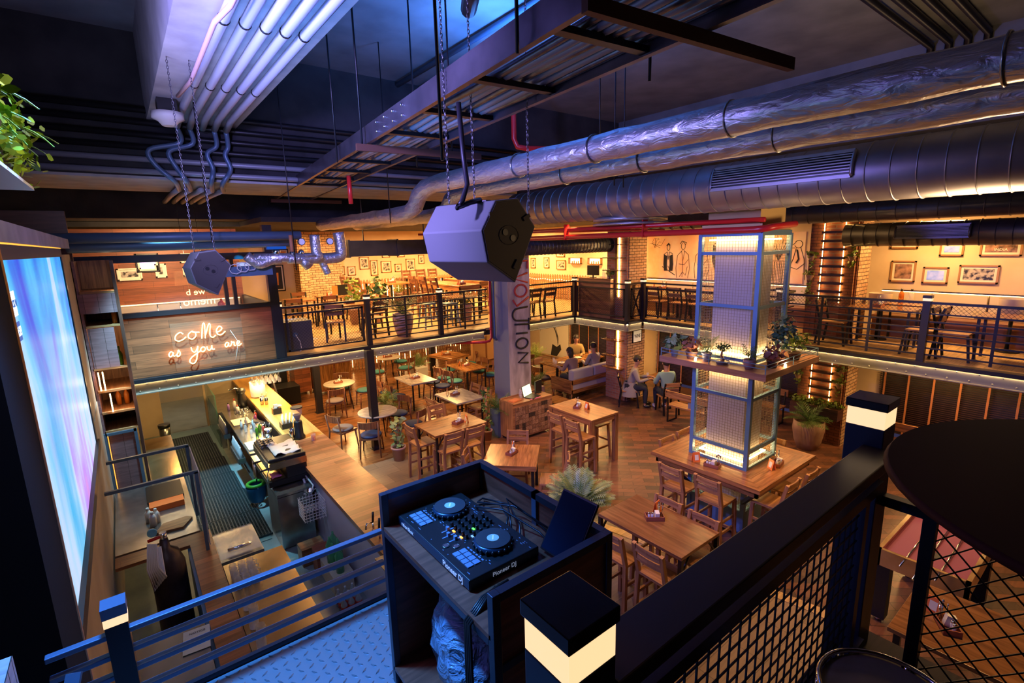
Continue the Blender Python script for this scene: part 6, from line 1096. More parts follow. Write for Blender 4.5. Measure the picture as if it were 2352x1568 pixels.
struct('wall_kitchen', MB().bx(-1.5,0.35,14.5,14.6,0,2.05).bx(1.25,2.05,14.5,14.6,0,2.05), 'plaster_cream'); struct('door_1', MB().bx(0.35,1.25,14.5,14.53,0,2.05), 'glass_door'); mat('glass_door', (0.25,0.24,0.17), 0.1, alpha=0.4); light('AREA', (0.8,15.8,2.0), 25, (1.0,0.75,0.5), 0.6, (0.8,15.8,0))  # area light added to brighten the kitchen behind the glass door

t = thing('citrus_press', 'black lever juice press with a chrome arm on the far work table end', 'juice press', (1.77,12.26,0.902)); build('base', MB().bx(-0.10,0.10,-0.12,0.12,0,0.05), 'black_plastic', t, bevel=0.01); build('column', MB().lathe([(0.09,0.05),(0.10,0.2),(0.07,0.34),(0.09,0.40)],0,0,18), 'black_plastic', t); build('dome', MB().ball((0,0,0.42),0.10,14,sc=(1,1,0.7)), 'black_plastic', t); build('lever', MB().tube([(0,0,0.46),(-0.12,0.0,0.50),(-0.24,-0.02,0.48)],0.012,8), 'chrome', t)
# ================================================================== foreground
pl = MB().bx(-0.62,1.45,0.62,2.63,2.24,2.30)
for i in range(41):
    for j in range(40):
        x = -0.60+i*0.05; y = 0.65+j*0.05; a = 0.6 if (i+j) % 2 else 0.6+PI/2; c, s_ = math.cos(a)*0.020, math.sin(a)*0.020; u, v_ = -math.sin(a)*0.0065, math.cos(a)*0.0065
        pl._add([(x-c,y-s_,2.3005),(x+u,y+v_,2.3005),(x+c,y+s_,2.3005),(x-u,y-v_,2.3005),(x-c*0.5,y-s_*0.5,2.3065),(x+c*0.5,y+s_*0.5,2.3065)],[(0,3,4),(0,4,1),(2,1,5),(2,5,3),(1,4,5),(3,5,4)])
struct('floor_platform', pl, 'diamond_plate'); struct('floor_landing', MB().bx(-0.62,2.3,-2.9,0.61,2.60,2.75), 'dark_wood')
struct('trim_platform_edge', MB().bx(-0.62,1.45,2.635,2.66,2.10,2.33), 'metal_dark'); struct('trim_landing_edge', MB().bx(-0.62,2.32,0.612,0.63,2.31,2.76), 'metal_dark')
t = thing('platform_railing', 'low four bar metal railing lit blue along the edge of the steel platform', 'railing', (0,2.595,2.30))
for z in (0.47,0.37,0.27,0.16): build('rail', MB().bx(-0.46,1.0,-0.017,0.017,z-0.012,z+0.012), 'metal_blue', t, bevel=0.003)
p = build('post', MB().bx(-0.26,-0.18,-0.04,0.04,0,0.53), 'metal_black', t); build('lamp_band', MB().bx(-0.262,-0.178,-0.042,0.042,0.53,0.57), 'lamp_glow', p); build('lamp_cap', MB().bx(-0.264,-0.176,-0.044,0.044,0.57,0.62), 'metal_blue', p)
one('bent_handrail', MB().beam((-0.34,2.30,2.86),(-0.36,2.26,2.80),0.05,0.012).beam((-0.36,2.26,2.80),(-0.34,2.2,2.62),0.05,0.012).beam((-0.34,2.2,2.62),(-0.34,2.15,2.3),0.05,0.012), 'metal_blue', 'bent flat metal handrail end beside the low platform railing', 'handrail')
# disc jockey stand
def dj():
    t = thing('dj_stand', 'dark wood and steel disc jockey stand on the steel platform', 'stand', (0,0,2.30)); x0,x1,y0,y1 = 0.79,1.36,1.16,2.05; g = 0.032
    for x in (x0,x1-g):
        for y in (y0,y1-g): build('frame_post', MB().bx(x,x+g,y,y+g,0,1.0), 'frame_dj', t, bevel=0.002)
    build('frame_post', MB().bx(x1-g,x1,1.58,1.61,0.84,1.0), 'metal_blue', t)
    for z in (0.97,0.05): build('frame_rail', MB().bx(x0+g,x1-g,y0,y0+g,z,z+0.03).bx(x0+g,x1-g,y1-g,y1,z,z+0.03).bx(x1-g,x1,y0+g,y1-g,z,z+0.03), 'frame_dj', t)
    build('frame_rail', MB().bx(x0,x0+g,y0+g,y1-g,0.80,0.828), 'frame_dj', t, bevel=0.002); build('frame_rail', MB().bx(x0+g,x1-g,y0,y0+g,0.70,0.73), 'frame_dj', t); mat('frame_dj', (0.045,0.055,0.085), 0.35, 0.5)
    build('side_panel', MB().bx(x0+g,x1-g,y0+0.008,y0+0.02,0.08,0.97), 'dj_panel', t); build('side_panel', MB().bx(x0+g,x1-g,y1-0.02,y1-0.008,0.08,0.97), 'dj_panel', t); build('back_panel', MB().bx(x1-0.02,x1-0.008,y0+g,y1-g,0.08,0.97), 'dj_panel', t)
    build('shelf', MB().bx(x0,x1-0.02,y0+0.02,y1-0.02,0.828,0.845), 'dj_panel', t); build('lower_shelf', MB().bx(x0,x1-0.02,y0+0.02,y1-0.02,0.08,0.10), 'dj_panel', t)
wood('dj_panel', (0.30,0.09,0.05), (0.13,0.04,0.022), 0.4, 2.5, 30); dj()
def controller():
    t = thing('dj_controller', 'black two-deck disc jockey controller with grey pads and amber lights', 'controller', (0.855,2.00,3.147), -PI/2)
    W, D, HH = 0.60, 0.335, 0.045
    build('body', MB().bx(0,W,0,D,0,HH), 'black_plastic', t, bevel=0.004); build('front_face', MB().bx(0.003,W-0.003,-0.002,0,0.005,0.042), 'metal_blue_dark', t); mat('metal_blue_dark', (0.02,0.05,0.10), 0.3, 0.4); mat('pad_grey_dj', (0.20,0.26,0.42), 0.45); mat('label_white', (0.75,0.78,0.85), 0.5, emit=(0.5,0.6,0.9), es=0.25); mat('jog_top', (0.035,0.03,0.04), 0.6); mat('jog_lcd', (0.25,0.45,0.5), 0.4, emit=(0.25,0.5,0.6), es=0.2)
    FX = Matrix.Translation((0,-0.004,0.022)) @ Matrix.Rotation(PI/2,4,'X')
    text('Pioneer DJ', 0.034, 'label_white', 'lettering', t, Matrix.Translation((0.485,-0.004,0.023)) @ Matrix.Rotation(PI/2,4,'X'), 0.0005, 0.0006); text('rekordbox', 0.026, 'label_white', 'lettering', t, Matrix.Translation((0.10,-0.004,0.023)) @ Matrix.Rotation(PI/2,4,'X'), 0.0005)
    text('Pioneer DJ', 0.026, 'label_white', 'lettering', t, Matrix.Translation((W+0.002,0.16,0.022)) @ Matrix.Rotation(PI/2,4,'Z') @ Matrix.Rotation(PI/2,4,'X'), 0.0003)
    for cx in (0.13, 0.47):
        cy = 0.20; rim = MB().lathe([(0.078,HH),(0.080,HH+0.018),(0.072,HH+0.026)],cx,cy,40); j = build('jog_wheel', rim, 'metal_blue_dark', t)
        dm = MB()
        for k in range(20): dm.ball((cx+0.080*math.cos(k*PI/10),cy+0.080*math.sin(k*PI/10),HH+0.012),0.008,6)
        build('finger_dimples', dm, 'black_plastic', j); build('jog_surface', MB().cyl(cx,cy,HH+0.026,HH+0.030,0.072,36), 'jog_top', j); build('jog_display', MB().cyl(cx,cy,HH+0.030,HH+0.031,0.025,20), 'jog_lcd', j); build('position_marker', MB().bx(cx-0.003,cx+0.003,cy-0.016,cy+0.016,HH+0.031,HH+0.032).xf(Matrix.Translation((cx,cy,0)) @ Matrix.Rotation(0.9,4,'Z') @ Matrix.Translation((-cx,-cy,0))), 'label_white', j)
    for px0 in (0.045, 0.42):
        for i in range(4):
            for k in range(2): build('pad', MB().bx(px0+i*0.030,px0+i*0.030+0.026,0.035+k*0.032,0.035+k*0.032+0.027,HH,HH+0.004), 'pad_grey_dj', t)
    for x, y in ((0.355,0.045),(0.385,0.075)): build('cue_button', MB().tube([(x+0.014*math.cos(2*PI*i/18),y+0.014*math.sin(2*PI*i/18),HH+0.002) for i in range(18)],0.0015,5,closed=True).cyl(x,y,HH,HH+0.003,0.011,16), 'steel', t)
    kn = [(0.245+0.03*i, 0.14+0.036*k) for i in range(5) for k in range(5) if not (i in (0,4) and k == 4)]
    for x, y in kn: k_ = build('knob', MB().lathe([(0.008,HH),(0.0075,HH+0.018),(0.006,HH+0.02)],x,y,12), 'black_plastic', t); 
    for x, y in ((0.26,0.11),(0.30,0.09),(0.34,0.10)): build('fader', MB().bx(x-0.003,x+0.003,y-0.03,y+0.03,HH,HH+0.001).bx(x-0.007,x+0.007,y-0.006,y+0.006,HH,HH+0.016), 'pad_grey_dj', t)
    for x, y, m in ((0.285,0.125,'amber_led'),(0.345,0.125,'amber_led'),(0.405,0.225,'amber_led'),(0.37,0.165,'label_white'),(0.325,0.20,'green_led')): build('lit_button', MB().bx(x-0.008,x+0.008,y-0.004,y+0.004,HH,HH+0.003), m, t)
    rnd = random.Random(5)
    for _ in range(80):
        x = rnd.uniform(0.02,0.58); y = rnd.choice((0.31,0.30,0.29,0.125,0.115,0.02,0.28)); build('small_button', MB().bx(x,x+rnd.choice((0.004,0.008,0.012)),y,y+0.003,HH,HH+0.0012), 'pad_grey_dj', t)
    ls = MB()
    for px0 in (0.045, 0.42):
        for i in range(6): ls.bx(px0+i*0.02,px0+i*0.02+0.014,0.105,0.111,HH,HH+0.002)
    build('button_row', ls, 'pad_grey_dj', t)
mat('green_led', (0.1,1,0.1), 0.5, emit=(0.1,1.0,0.05), es=2.0); controller()
t = thing('tablet', 'black tablet leaning in the corner of the disc jockey stand', 'tablet', (1.215,1.325,3.165), R(-88)); TM = Matrix.Rotation(R(-33),4,'X'); build('case', MB().bx(-0.095,0.095,0,0.012,0,0.26).xf(TM), 'black_plastic', t, bevel=0.003); build('screen', MB().bx(-0.088,0.088,-0.002,0,0.008,0.252).xf(TM), 'tablet_glass', t); mat('tablet_glass', (0.01,0.02,0.05), 0.12)
for i, pts in enumerate(([(1.19,1.62,3.17),(1.26,1.7,3.16),(1.30,1.82,3.16),(1.22,1.88,3.16),(1.15,1.80,3.21),(1.22,1.68,3.22),(1.28,1.50,3.17),(1.26,1.38,3.16)],[(1.19,1.58,3.17),(1.24,1.66,3.20),(1.32,1.78,3.17),(1.27,1.92,3.16),(1.20,1.86,3.19),(1.30,1.70,3.2),(1.33,1.46,3.17)],[(1.19,1.52,3.17),(1.25,1.60,3.17),(1.27,1.72,3.24),(1.33,1.6,3.17),(1.30,1.4,3.16)])):
    one('audio_cable', MB().tube(pts,0.0045,6), 'metal_dark', 'thin black cable coiled behind the controller, %s' % ('longest loop','high loop','short one')[i], 'cable')
for i in range(4): one('hanging_cable', MB().tube([(1.0-0.02*i,1.36,3.15),(0.86,1.33-0.008*i,3.165),(0.775,1.31-0.01*i,3.13),(0.765,1.30-0.012*i,2.9),(0.77,1.29-0.015*i,2.5),(0.772,1.28-0.02*i,2.34)],0.006,6), 'black_plastic', 'black cable hanging over the front edge of the disc jockey stand', 'cable', 'cables hanging over the stand edge')
pb = MB(); rnd = random.Random(9); n = 26; k = 16; vs = []; fs = []
for i in range(k+1):
    th = PI*i/k
    for j in range(n):
        ph = 2*PI*j/n; rr = 1+0.10*math.sin(3*ph+2*th)+0.07*math.sin(7*ph+5*th)+rnd.uniform(-0.05,0.05); vs.append((0.235*rr*math.sin(th)*math.cos(ph),0.33*rr*math.sin(th)*math.sin(ph),max(-0.26,0.30*rr*-math.cos(th)*(1 if th < PI/2 else 1.05))))
for i in range(k):
    for j in range(n): fs.append((i*n+j,i*n+(j+1) % n,(i+1)*n+(j+1) % n,(i+1)*n+j))
pb._add(vs,fs,0,True); one('plastic_bag', pb, 'plastic_bag', 'crumpled clear plastic bag stuffed under the disc jockey stand', 'bag', loc=(1.06,1.60,2.68))
one('woven_stool', MB().bx(-0.2,0.2,-0.2,0.2,0.0,0.40).bx(-0.21,0.21,-0.21,0.21,0.40,0.44,mi=1), ['dark_wood','woven'], 'brown woven stool just showing at the bottom edge on the platform', 'stool', loc=(0.40,1.38,2.302)); noisy('woven', (0.20,0.10,0.07), (0.08,0.04,0.03), 60.0, 0.9, bs=1.0)
# near railing with lit posts
def lampost(label, x, y, w, top, base, par):
    p = build('post', MB().bx(x-w/2,x+w/2,y-w/2,y+w/2,base,top-0.10), 'metal_bluedark', par, bevel=0.003); b = build('lamp_band', MB().bx(x-w*0.49,x+w*0.49,y-w*0.49,y+w*0.49,top-0.10,top-0.032), 'lamp_glow', p); build('lamp_cap', MB().bx(x-w*0.54,x+w*0.54,y-w*0.54,y+w*0.54,top-0.032,top), 'cap_black', p, bevel=0.002)
mat('cap_black', (0.012,0.010,0.009), 0.2, 0.2); mat('metal_bluedark', (0.03,0.04,0.08), 0.4, 0.3)
t = thing('landing_railing', 'heavy dark handrail with square mesh crossing the lower right to a lit corner post', 'railing', (0,0,0))
lampost('', 0.54,0.555,0.115,3.785,2.76,t); lampost('', 2.17,0.60,0.125,3.80,2.31,t)
build('handrail', MB().bx(0.60,2.11,0.49,0.60,3.59,3.63), 'handrail_dark', t, bevel=0.004); build('sub_rail', MB().bx(0.60,2.11,0.52,0.57,3.47,3.51), 'handrail_dark', t); build('sub_rail', MB().bx(0.60,2.11,0.52,0.57,2.80,2.84), 'metal_bluedark', t); build('frame_post', MB().bx(1.98,2.02,0.53,0.56,2.84,3.47), 'metal_bluedark', t)
sq = MB(); square(sq, 1.35, 2.84, 3.47, 0.05, 0.0022); sq.xf(Matrix.Translation((0.62,0.545,0))); build('wire_mesh', sq, 'metal_black', t); mat('handrail_dark', (0.035,0.022,0.018), 0.35)
t = thing('landing_railing', 'railing with diamond mesh turning off the lit corner post towards the right edge', 'railing', (2.20,0.54,0), -PI/2)
build('top_rail', MB().bx(0.0,1.6,-0.02,0.02,3.38,3.42), 'metal_bluedark', t); build('frame_post', MB().bx(0.13,0.17,-0.02,0.02,2.60,3.38), 'metal_bluedark', t); build('frame_post', MB().bx(0.92,0.96,-0.02,0.02,2.60,3.38), 'metal_bluedark', t); build('bottom_rail', MB().bx(0.13,1.6,-0.02,0.02,2.60,2.64), 'metal_bluedark', t)
dm = MB(); diamond(dm, 0.75, 2.64, 3.38, 0.055, 0.0022); dm.xf(Matrix.Translation((0.17,0,0))); build('wire_mesh', dm, 'metal_black', t)
t = thing('round_table', 'dark red round table top close to the viewer at the right edge', 'table', (1.78,-0.19,2.75)); build('tabletop', MB().lathe([(0.60,1.02),(0.62,1.035),(0.61,1.05)],0,0,64), 'red_round', t); build('pedestal', MB().cyl(0,0,0.03,1.02,0.04,14), 'metal_black', t); build('base', MB().cyl(0,0,0,0.03,0.25,24), 'metal_black', t)
t = thing('snare_drum', 'chrome rimmed snare drum just showing at the bottom edge', 'drum', (1.53,0.305,3.10)); build('shell', MB().lathe([(0.16,-0.10),(0.16,0.02)],0,0,32,cap=False), 'chrome', t); build('rim', MB().tube([(0.168*math.cos(2*PI*i/40),0.168*math.sin(2*PI*i/40),0.03) for i in range(40)],0.007,8,closed=True), 'chrome', t); build('drum_head', MB().cyl(0,0,0.018,0.022,0.16,32), 'drum_skin', t); mat('drum_skin', (0.30,0.22,0.14), 0.5)
for i in range(6): build('lug', MB().cyl(0.17*math.cos(i*1.047),0.17*math.sin(i*1.047),-0.06,0.03,0.008,8), 'chrome', t)
build('stand', MB().cyl(0,0,-0.39,-0.10,0.02,10).beam((0,0,-0.25),(0.2,0,-0.385),0.015).beam((0,0,-0.25),(-0.1,0.17,-0.385),0.015).beam((0,0,-0.25),(-0.1,-0.17,-0.385),0.015), 'chrome', t)
# left edge: pale slatted counter with a glass lamp, black chair
one('slatted_counter', MB().bx(-0.60,-0.42,0.9,2.0,2.31,3.20), 'slat_pale', 'pale slatted counter at the lower left edge of the picture', 'counter', grain=False); planks('slat_pale', (0.45,0.38,0.42), (0.38,0.32,0.36), 0.5, 3.0, 0.06, 0.003, rot=PI/2)
one('glass_lamp', MB().lathe([(0.05,0),(0.06,0.10),(0.04,0.2)],0,0,16), 'shade_glow', 'glowing glass lamp at the left edge of the picture', 'lamp', loc=(-0.47,1.55,3.202))
t = thing('music_stand', 'black metal stand in the lower left corner', 'stand', (-0.34,1.75,2.30)); build('plate', MB().bx(-0.06,0.06,-0.05,0.05,0.58,0.60).xf(Matrix.Rotation(0.2,4,'Y')), 'black_plastic', t); build('pole', MB().tube([(0,0,0.02),(0,0,0.58)],0.014,8), 'metal_black', t); build('foot', MB().bx(-0.1,0.1,-0.1,0.1,0,0.02), 'metal_black', t)
# ================================================================== plants
def fronds(n, L, droop, leaf, seed=1, up=0.6, wd=0.014, step=0.04, spread=1.0):
    rnd = random.Random(seed); m = MB()
    for i in range(n):
        a = 2*PI*i/n+rnd.uniform(-0.3,0.3); el = up*rnd.uniform(0.6,1.4); l = L*rnd.uniform(0.75,1.1); k = max(6, int(l/step)); P = []
        d = Vector((math.cos(a)*math.cos(el), math.sin(a)*math.cos(el), math.sin(el))); p = Vector((0,0,0)); v = d.copy()
        for j in range(k): P.append(p.copy()); p = p+v*(l/k); v = (v+Vector((0,0,-droop/k))).normalized()
        m.tube(P[::2]+[P[-1]], 0.003, 3)
        for j in range(2, k):
            s = math.sin(PI*min(1,(j+1)/k))**0.5; side = v.cross(Vector((0,0,1))); side = Vector((-math.sin(a), math.cos(a), 0)); dd = (P[j]-P[j-1]).normalized()
            for sg in (-1, 1):
                t_ = P[j]+(side*sg*0.8+dd*0.6+Vector((0,0,-0.15)))*leaf*s*rnd.uniform(0.8,1.1); q = dd*wd
                m.face([P[j]-q*0.5, P[j].lerp(t_,0.5)+q*0.6, t_, P[j].lerp(t_,0.5)-q*0.6], 0)
    return m
def leafball(n, r, ls, seed=1, c=(0,0,0), sc=(1,1,1), shell=0.5):
    rnd = random.Random(seed); m = MB()
    for _ in range(n):
        d = Vector((rnd.gauss(0,1),rnd.gauss(0,1),rnd.gauss(0,1))).normalized(); rr = r*(shell+(1-shell)*rnd.random()); p = Vector((c[0]+d.x*rr*sc[0],c[1]+d.y*rr*sc[1],c[2]+d.z*rr*sc[2]))
        u = Vector((rnd.gauss(0,1),rnd.gauss(0,1),rnd.gauss(0,0.6))).normalized(); w_ = u.cross(d); w_ = w_.normalized() if w_.length > 0.01 else Vector((1,0,0)); l = ls*rnd.uniform(0.6,1.2)
        m.face([p-u*l*0.5, p-u*l*0.1+w_*l*0.32, p+u*l*0.3+w_*l*0.25, p+u*l*0.6, p+u*l*0.3-w_*l*0.25, p-u*l*0.1-w_*l*0.32], 0)
    return m
def pot_mb(r, h, style='taper'):
    if style == 'square': return MB().bx(-r,r,-r,r,0,h)
    if style == 'round': return MB().lathe([(r*0.62,0),(r*0.85,h*0.3),(r,h*0.7),(r*0.97,h),(r*0.88,h),(r*0.85,h*0.92)],0,0,28)
    return MB().lathe([(r*0.72,0),(r*0.95,h*0.85),(r*1.05,h*0.86),(r*1.05,h),(r*0.92,h),(r*0.9,h*0.92)],0,0,24)
def plant(label, x, y, z, potr, poth, potm, style, fol, leafm, name='potted_plant', fz=None, stem=None, ridges=False):
    t = thing(name, label, 'plant', (x,y,z)); p = build('pot', pot_mb(potr,poth,style), potm, t)
    build('soil', MB().cyl(0,0,poth*0.85,poth*0.93,potr*0.8,14), 'dark_wood', t)
    if stem: build('stem', stem, 'stool_wood', t)
    fol.xf(Matrix.Translation((0,0,fz if fz is not None else poth*0.93))); build('foliage', fol, leafm, t); return t
plant('large palm in a ribbed brown pot behind the balcony railing', 5.13, 10.85, U, 0.24, 0.55, 'pot_clay', 'round', fronds(30,0.75,1.1,0.16,1,0.9), 'leaf', 'potted_palm')
plant('big bushy palm standing between the diagonal table and the disc jockey stand', 4.78, 4.72, 0, 0.22, 0.66, 'pot_clay', 'round', fronds(64,0.62,1.2,0.20,2,0.95,0.024,0.03), 'leaf_pale', 'potted_palm')
noisy('leaf_pale', (0.32,0.40,0.18), (0.10,0.20,0.06), 7.0, 0.45, bs=0)
plant('palm in a purple brown pot half hidden by the steel column', 4.95, 11.9, 0, 0.18, 0.42, 'pot_clay', 'taper', fronds(24,0.62,1.2,0.16,3,0.8), 'leaf', 'potted_palm')
plant('palm in a square white planter beside the dark column', 7.60, 15.1, 0, 0.22, 0.35, 'white', 'square', fronds(22,0.65,1.1,0.15,4,1.0), 'leaf', 'potted_palm')
plant('palm in a tall slim grey planter left of the reception cabinet', 6.50, 9.0, 0, 0.15, 0.66, 'metal_blue', 'square', fronds(30,0.52,1.3,0.13,5,0.9), 'leaf', 'potted_palm')
v = MB(); rnd = random.Random(3)
for i in range(60):
    z = rnd.uniform(0.05,1.0); v.join(leafball(1,0.12,0.11,i,(0,0,z),(1,1,0.3)))
plant('climbing vine with round leaves on a pole left of the slim planter', 6.12, 8.95, 0, 0.12, 0.25, 'pot_clay', 'taper', v, 'leaf', fz=0.2, stem=MB().cyl(0,0,0.2,1.2,0.025,8), name='climbing_plant')
v = MB()
for i in range(55): v.join(leafball(1,0.14,0.14,i+100,(0,0,0.03+0.012*i),(1,1,0.3)))
plant('potted climbing vine with big leaves beside the steel column', 4.10, 9.30, 0, 0.15, 0.30, 'pot_clay', 'taper', v, 'leaf_pale', fz=0.22, stem=MB().cyl(0,0,0.2,0.85,0.03,8), name='climbing_plant')
for i, (x, y, l) in enumerate(((8.95,11.65,'nearest the lettered column'),(10.0,12.3,'middle one'),(11.2,13.2,'before the bearded portrait'),(8.9,10.5,'low, behind the laptop'))): plant('palm in the group right of the lettered column, '+l, x, y, 0, 0.18, 0.4, 'pot_clay', 'square', fronds(20,0.6,1.1,0.15,10+i,1.0), 'leaf_light' if i != 3 else 'leaf', 'potted_palm')
plant('fan palm in a big round clay pot before the ladder pillar', 10.95, 4.10, 0, 0.30, 0.62, 'terracotta', 'round', fronds(26,0.55,1.3,0.17,20,0.9,0.02), 'leaf', 'potted_palm')
# shelf plants
SZ = 2.641
plant('broad leaved green plant in a blue pot at the left end of the plant shelf', 6.55, 4.42, SZ, 0.06, 0.11, 'pad_grey', 'taper', leafball(60,0.17,0.13,30,(0,0,0.12),(1,1,0.8)), 'leaf_pale', stem=MB().cyl(0,0,0.1,0.22,0.012,6))
plant('pink leaved plant in a wide terracotta pot on the plant shelf', 6.60, 4.16, SZ, 0.09, 0.11, 'terracotta', 'taper', leafball(50,0.14,0.10,31,(0,0,0.10),(1,1,0.8)), 'leaf_red')
plant('tall feathery palm in a striped pot on the plant shelf', 6.58, 3.90, SZ, 0.07, 0.13, 'pad_grey', 'taper', fronds(14,0.38,1.1,0.09,32,1.1,0.008,0.02), 'leaf_pale', 'potted_palm')
t = plant('bonsai tree with a twisted trunk in a flat blue tray on the plant shelf', 6.58, 3.66, SZ, 0.10, 0.05, 'pad_grey', 'taper', leafball(140,0.11,0.035,33,(0,0,0.20),(1,1,0.7),0.2), 'leaf', 'bonsai', stem=MB().tube([(0,0,0.03),(0.03,0.01,0.08),(-0.03,0.0,0.13),(0,0,0.22)],[0.03,0.022,0.018,0.01],8))
plant('spiky green plant in a striped clay pot near the corner of the plant shelf', 6.60, 3.28, SZ, 0.08, 0.13, 'pot_clay', 'round', fronds(12,0.26,1.0,0.08,34,1.0,0.012,0.03), 'leaf_light')
plant('dark red leaved plant at the corner of the plant shelf', 6.88, 3.10, SZ, 0.08, 0.10, 'dark_wood', 'taper', leafball(90,0.14,0.08,35,(0,0,0.10),(1,1,0.8)), 'leaf_red')
plant('tall dark rubber plant with a white trunk on the right of the plant shelf', 7.18, 3.12, SZ, 0.08, 0.10, 'dark_wood', 'taper', leafball(170,0.21,0.085,36,(0,0,0.34),(1,1,1.3),0.3), 'leaf_bluish', stem=MB().cyl(0,0,0.08,0.35,0.014,8))
plant('yellow green bushy plant at the right end of the plant shelf', 7.60, 3.12, SZ, 0.09, 0.10, 'dark_wood', 'taper', leafball(170,0.22,0.06,37,(0,0,0.18),(1.3,1,0.8),0.3), 'leaf_light')
for i, (x, y) in enumerate(((6.50,4.03),(7.02,2.99))): one('candle_light', MB().ball((0,0,0.03),0.02,8).cyl(0,0,0,0.015,0.02,8), 'strip', 'small bare glowing light on the plant shelf, %s' % ('left one','right one')[i], 'light', loc=(x,y,SZ)); light('POINT',(x-0.03,y-0.03,SZ+0.08),2.5,WARM2,0.02)
# wall pots on the ladder pillar
k = 0
for (y, z, side) in ((4.52,3.95,'left'),(4.52,3.55,'left'),(4.52,3.15,'left'),(3.78,4.35,'right'),(3.78,3.95,'right'),(4.55,1.75,'left'),(4.58,1.40,'left'),(3.78,1.65,'right'),(3.78,1.35,'right')):
    k += 1; lv = ('upper floor' if z > 2.3 else 'lower floor'); t = thing('wall_pot', 'trailing plant in a wall pot, %s side of the ladder pillar, %s, %s' % (side, lv, ('topmost','middle one','lowest','topmost','lowest','upper','lower','upper','lower')[k-1]), 'plant', (11.42, y, z)); build('pot', MB().lathe([(0.03,-0.07),(0.07,0.02),(0.075,0.04)],0,0,14), 'terracotta', t)
    f = leafball(36,0.13,0.075,50+k,(0,0,0.07),(1,1,0.7)); f.join(leafball(26,0.09,0.07,70+k,(0,0,-0.10),(0.7,0.7,1.8))); build('foliage', f, 'leaf_light', t)
f = MB()
for i in range(9): f.join(leafball(30,0.11,0.07,90+i,(0,-0.42+i*0.105,0.05),(1,1,0.9)))
one('planter_greens', f, 'leaf_light', 'row of small green plants filling the planter box of the ladder pillar', 'plant', loc=(11.36,4.15,0.87))
t = thing('wall_pot', 'plant on the small shelf of the brick pillar upstairs', 'plant', (10.50,9.2,3.345)); build('pot', MB().cyl(0,0,0,0.12,0.05,12), 'dark_wood', t); build('foliage', leafball(50,0.12,0.07,95,(0,0,0.2)), 'leaf_light', t)
# balcony greenery
for i, (x, y, z, r_, l, m) in enumerate(((5.0,13.6,U,0.16,'broad leaved plant on the balcony by the pale brick pier','leaf_light'),(5.6,13.4,U,0.15,'big leaved climbing plant before the glowing fence upstairs','leaf'),(7.6,11.9,U,0.16,'bright leafy palm behind the red standpipe on the balcony','leaf_light'),(9.0,12.6,U,0.15,'green fern trough right of the lettered column upstairs','leaf_light'),(7.9,16.9,U,0.14,'small palm by the far yellow wall upstairs','leaf_light'))):
    plant(l, x, y, z, r_, 0.45, 'pot_clay', 'taper', fronds(18,0.5,1.0,0.14,110+i,1.1) if i in (2,3,4) else leafball(70,0.35,0.16,110+i,(0,0,0.45),(0.8,0.8,1.2)), m)
# hanging planter upper left
t = thing('hanging_planter', 'lush green plants spilling from a trough at the upper left edge', 'plant', (-0.36,2.95,4.74)); build('trough', MB().bx(-0.25,0.04,-0.9,0.30,-0.03,0.10), 'dark_wood', t); build('underside', MB().bx(-0.26,0.10,-0.92,0.32,-0.045,-0.031), 'white', t)
f = MB()
for i in range(10): f.join(leafball(130,0.16,0.045,130+i,(0.04-0.02*(i % 3),-0.80+i*0.12,0.16),(0.9,1,1.4),0.3)); f.join(fronds(5,0.26,2.2,0.05,150+i,0.7,0.010,0.018).xf(Matrix.Translation((0.0,-0.75+i*0.12,0.12))))
build('foliage', f, 'leaf_lime', t); noisy('leaf_lime', (0.30,0.45,0.03), (0.10,0.22,0.01), 9.0, 0.45, bs=0)
light('AREA', (0.25,2.3,5.3), 9, (1.0,0.8,0.3), 0.2, (-0.3,2.9,4.9))
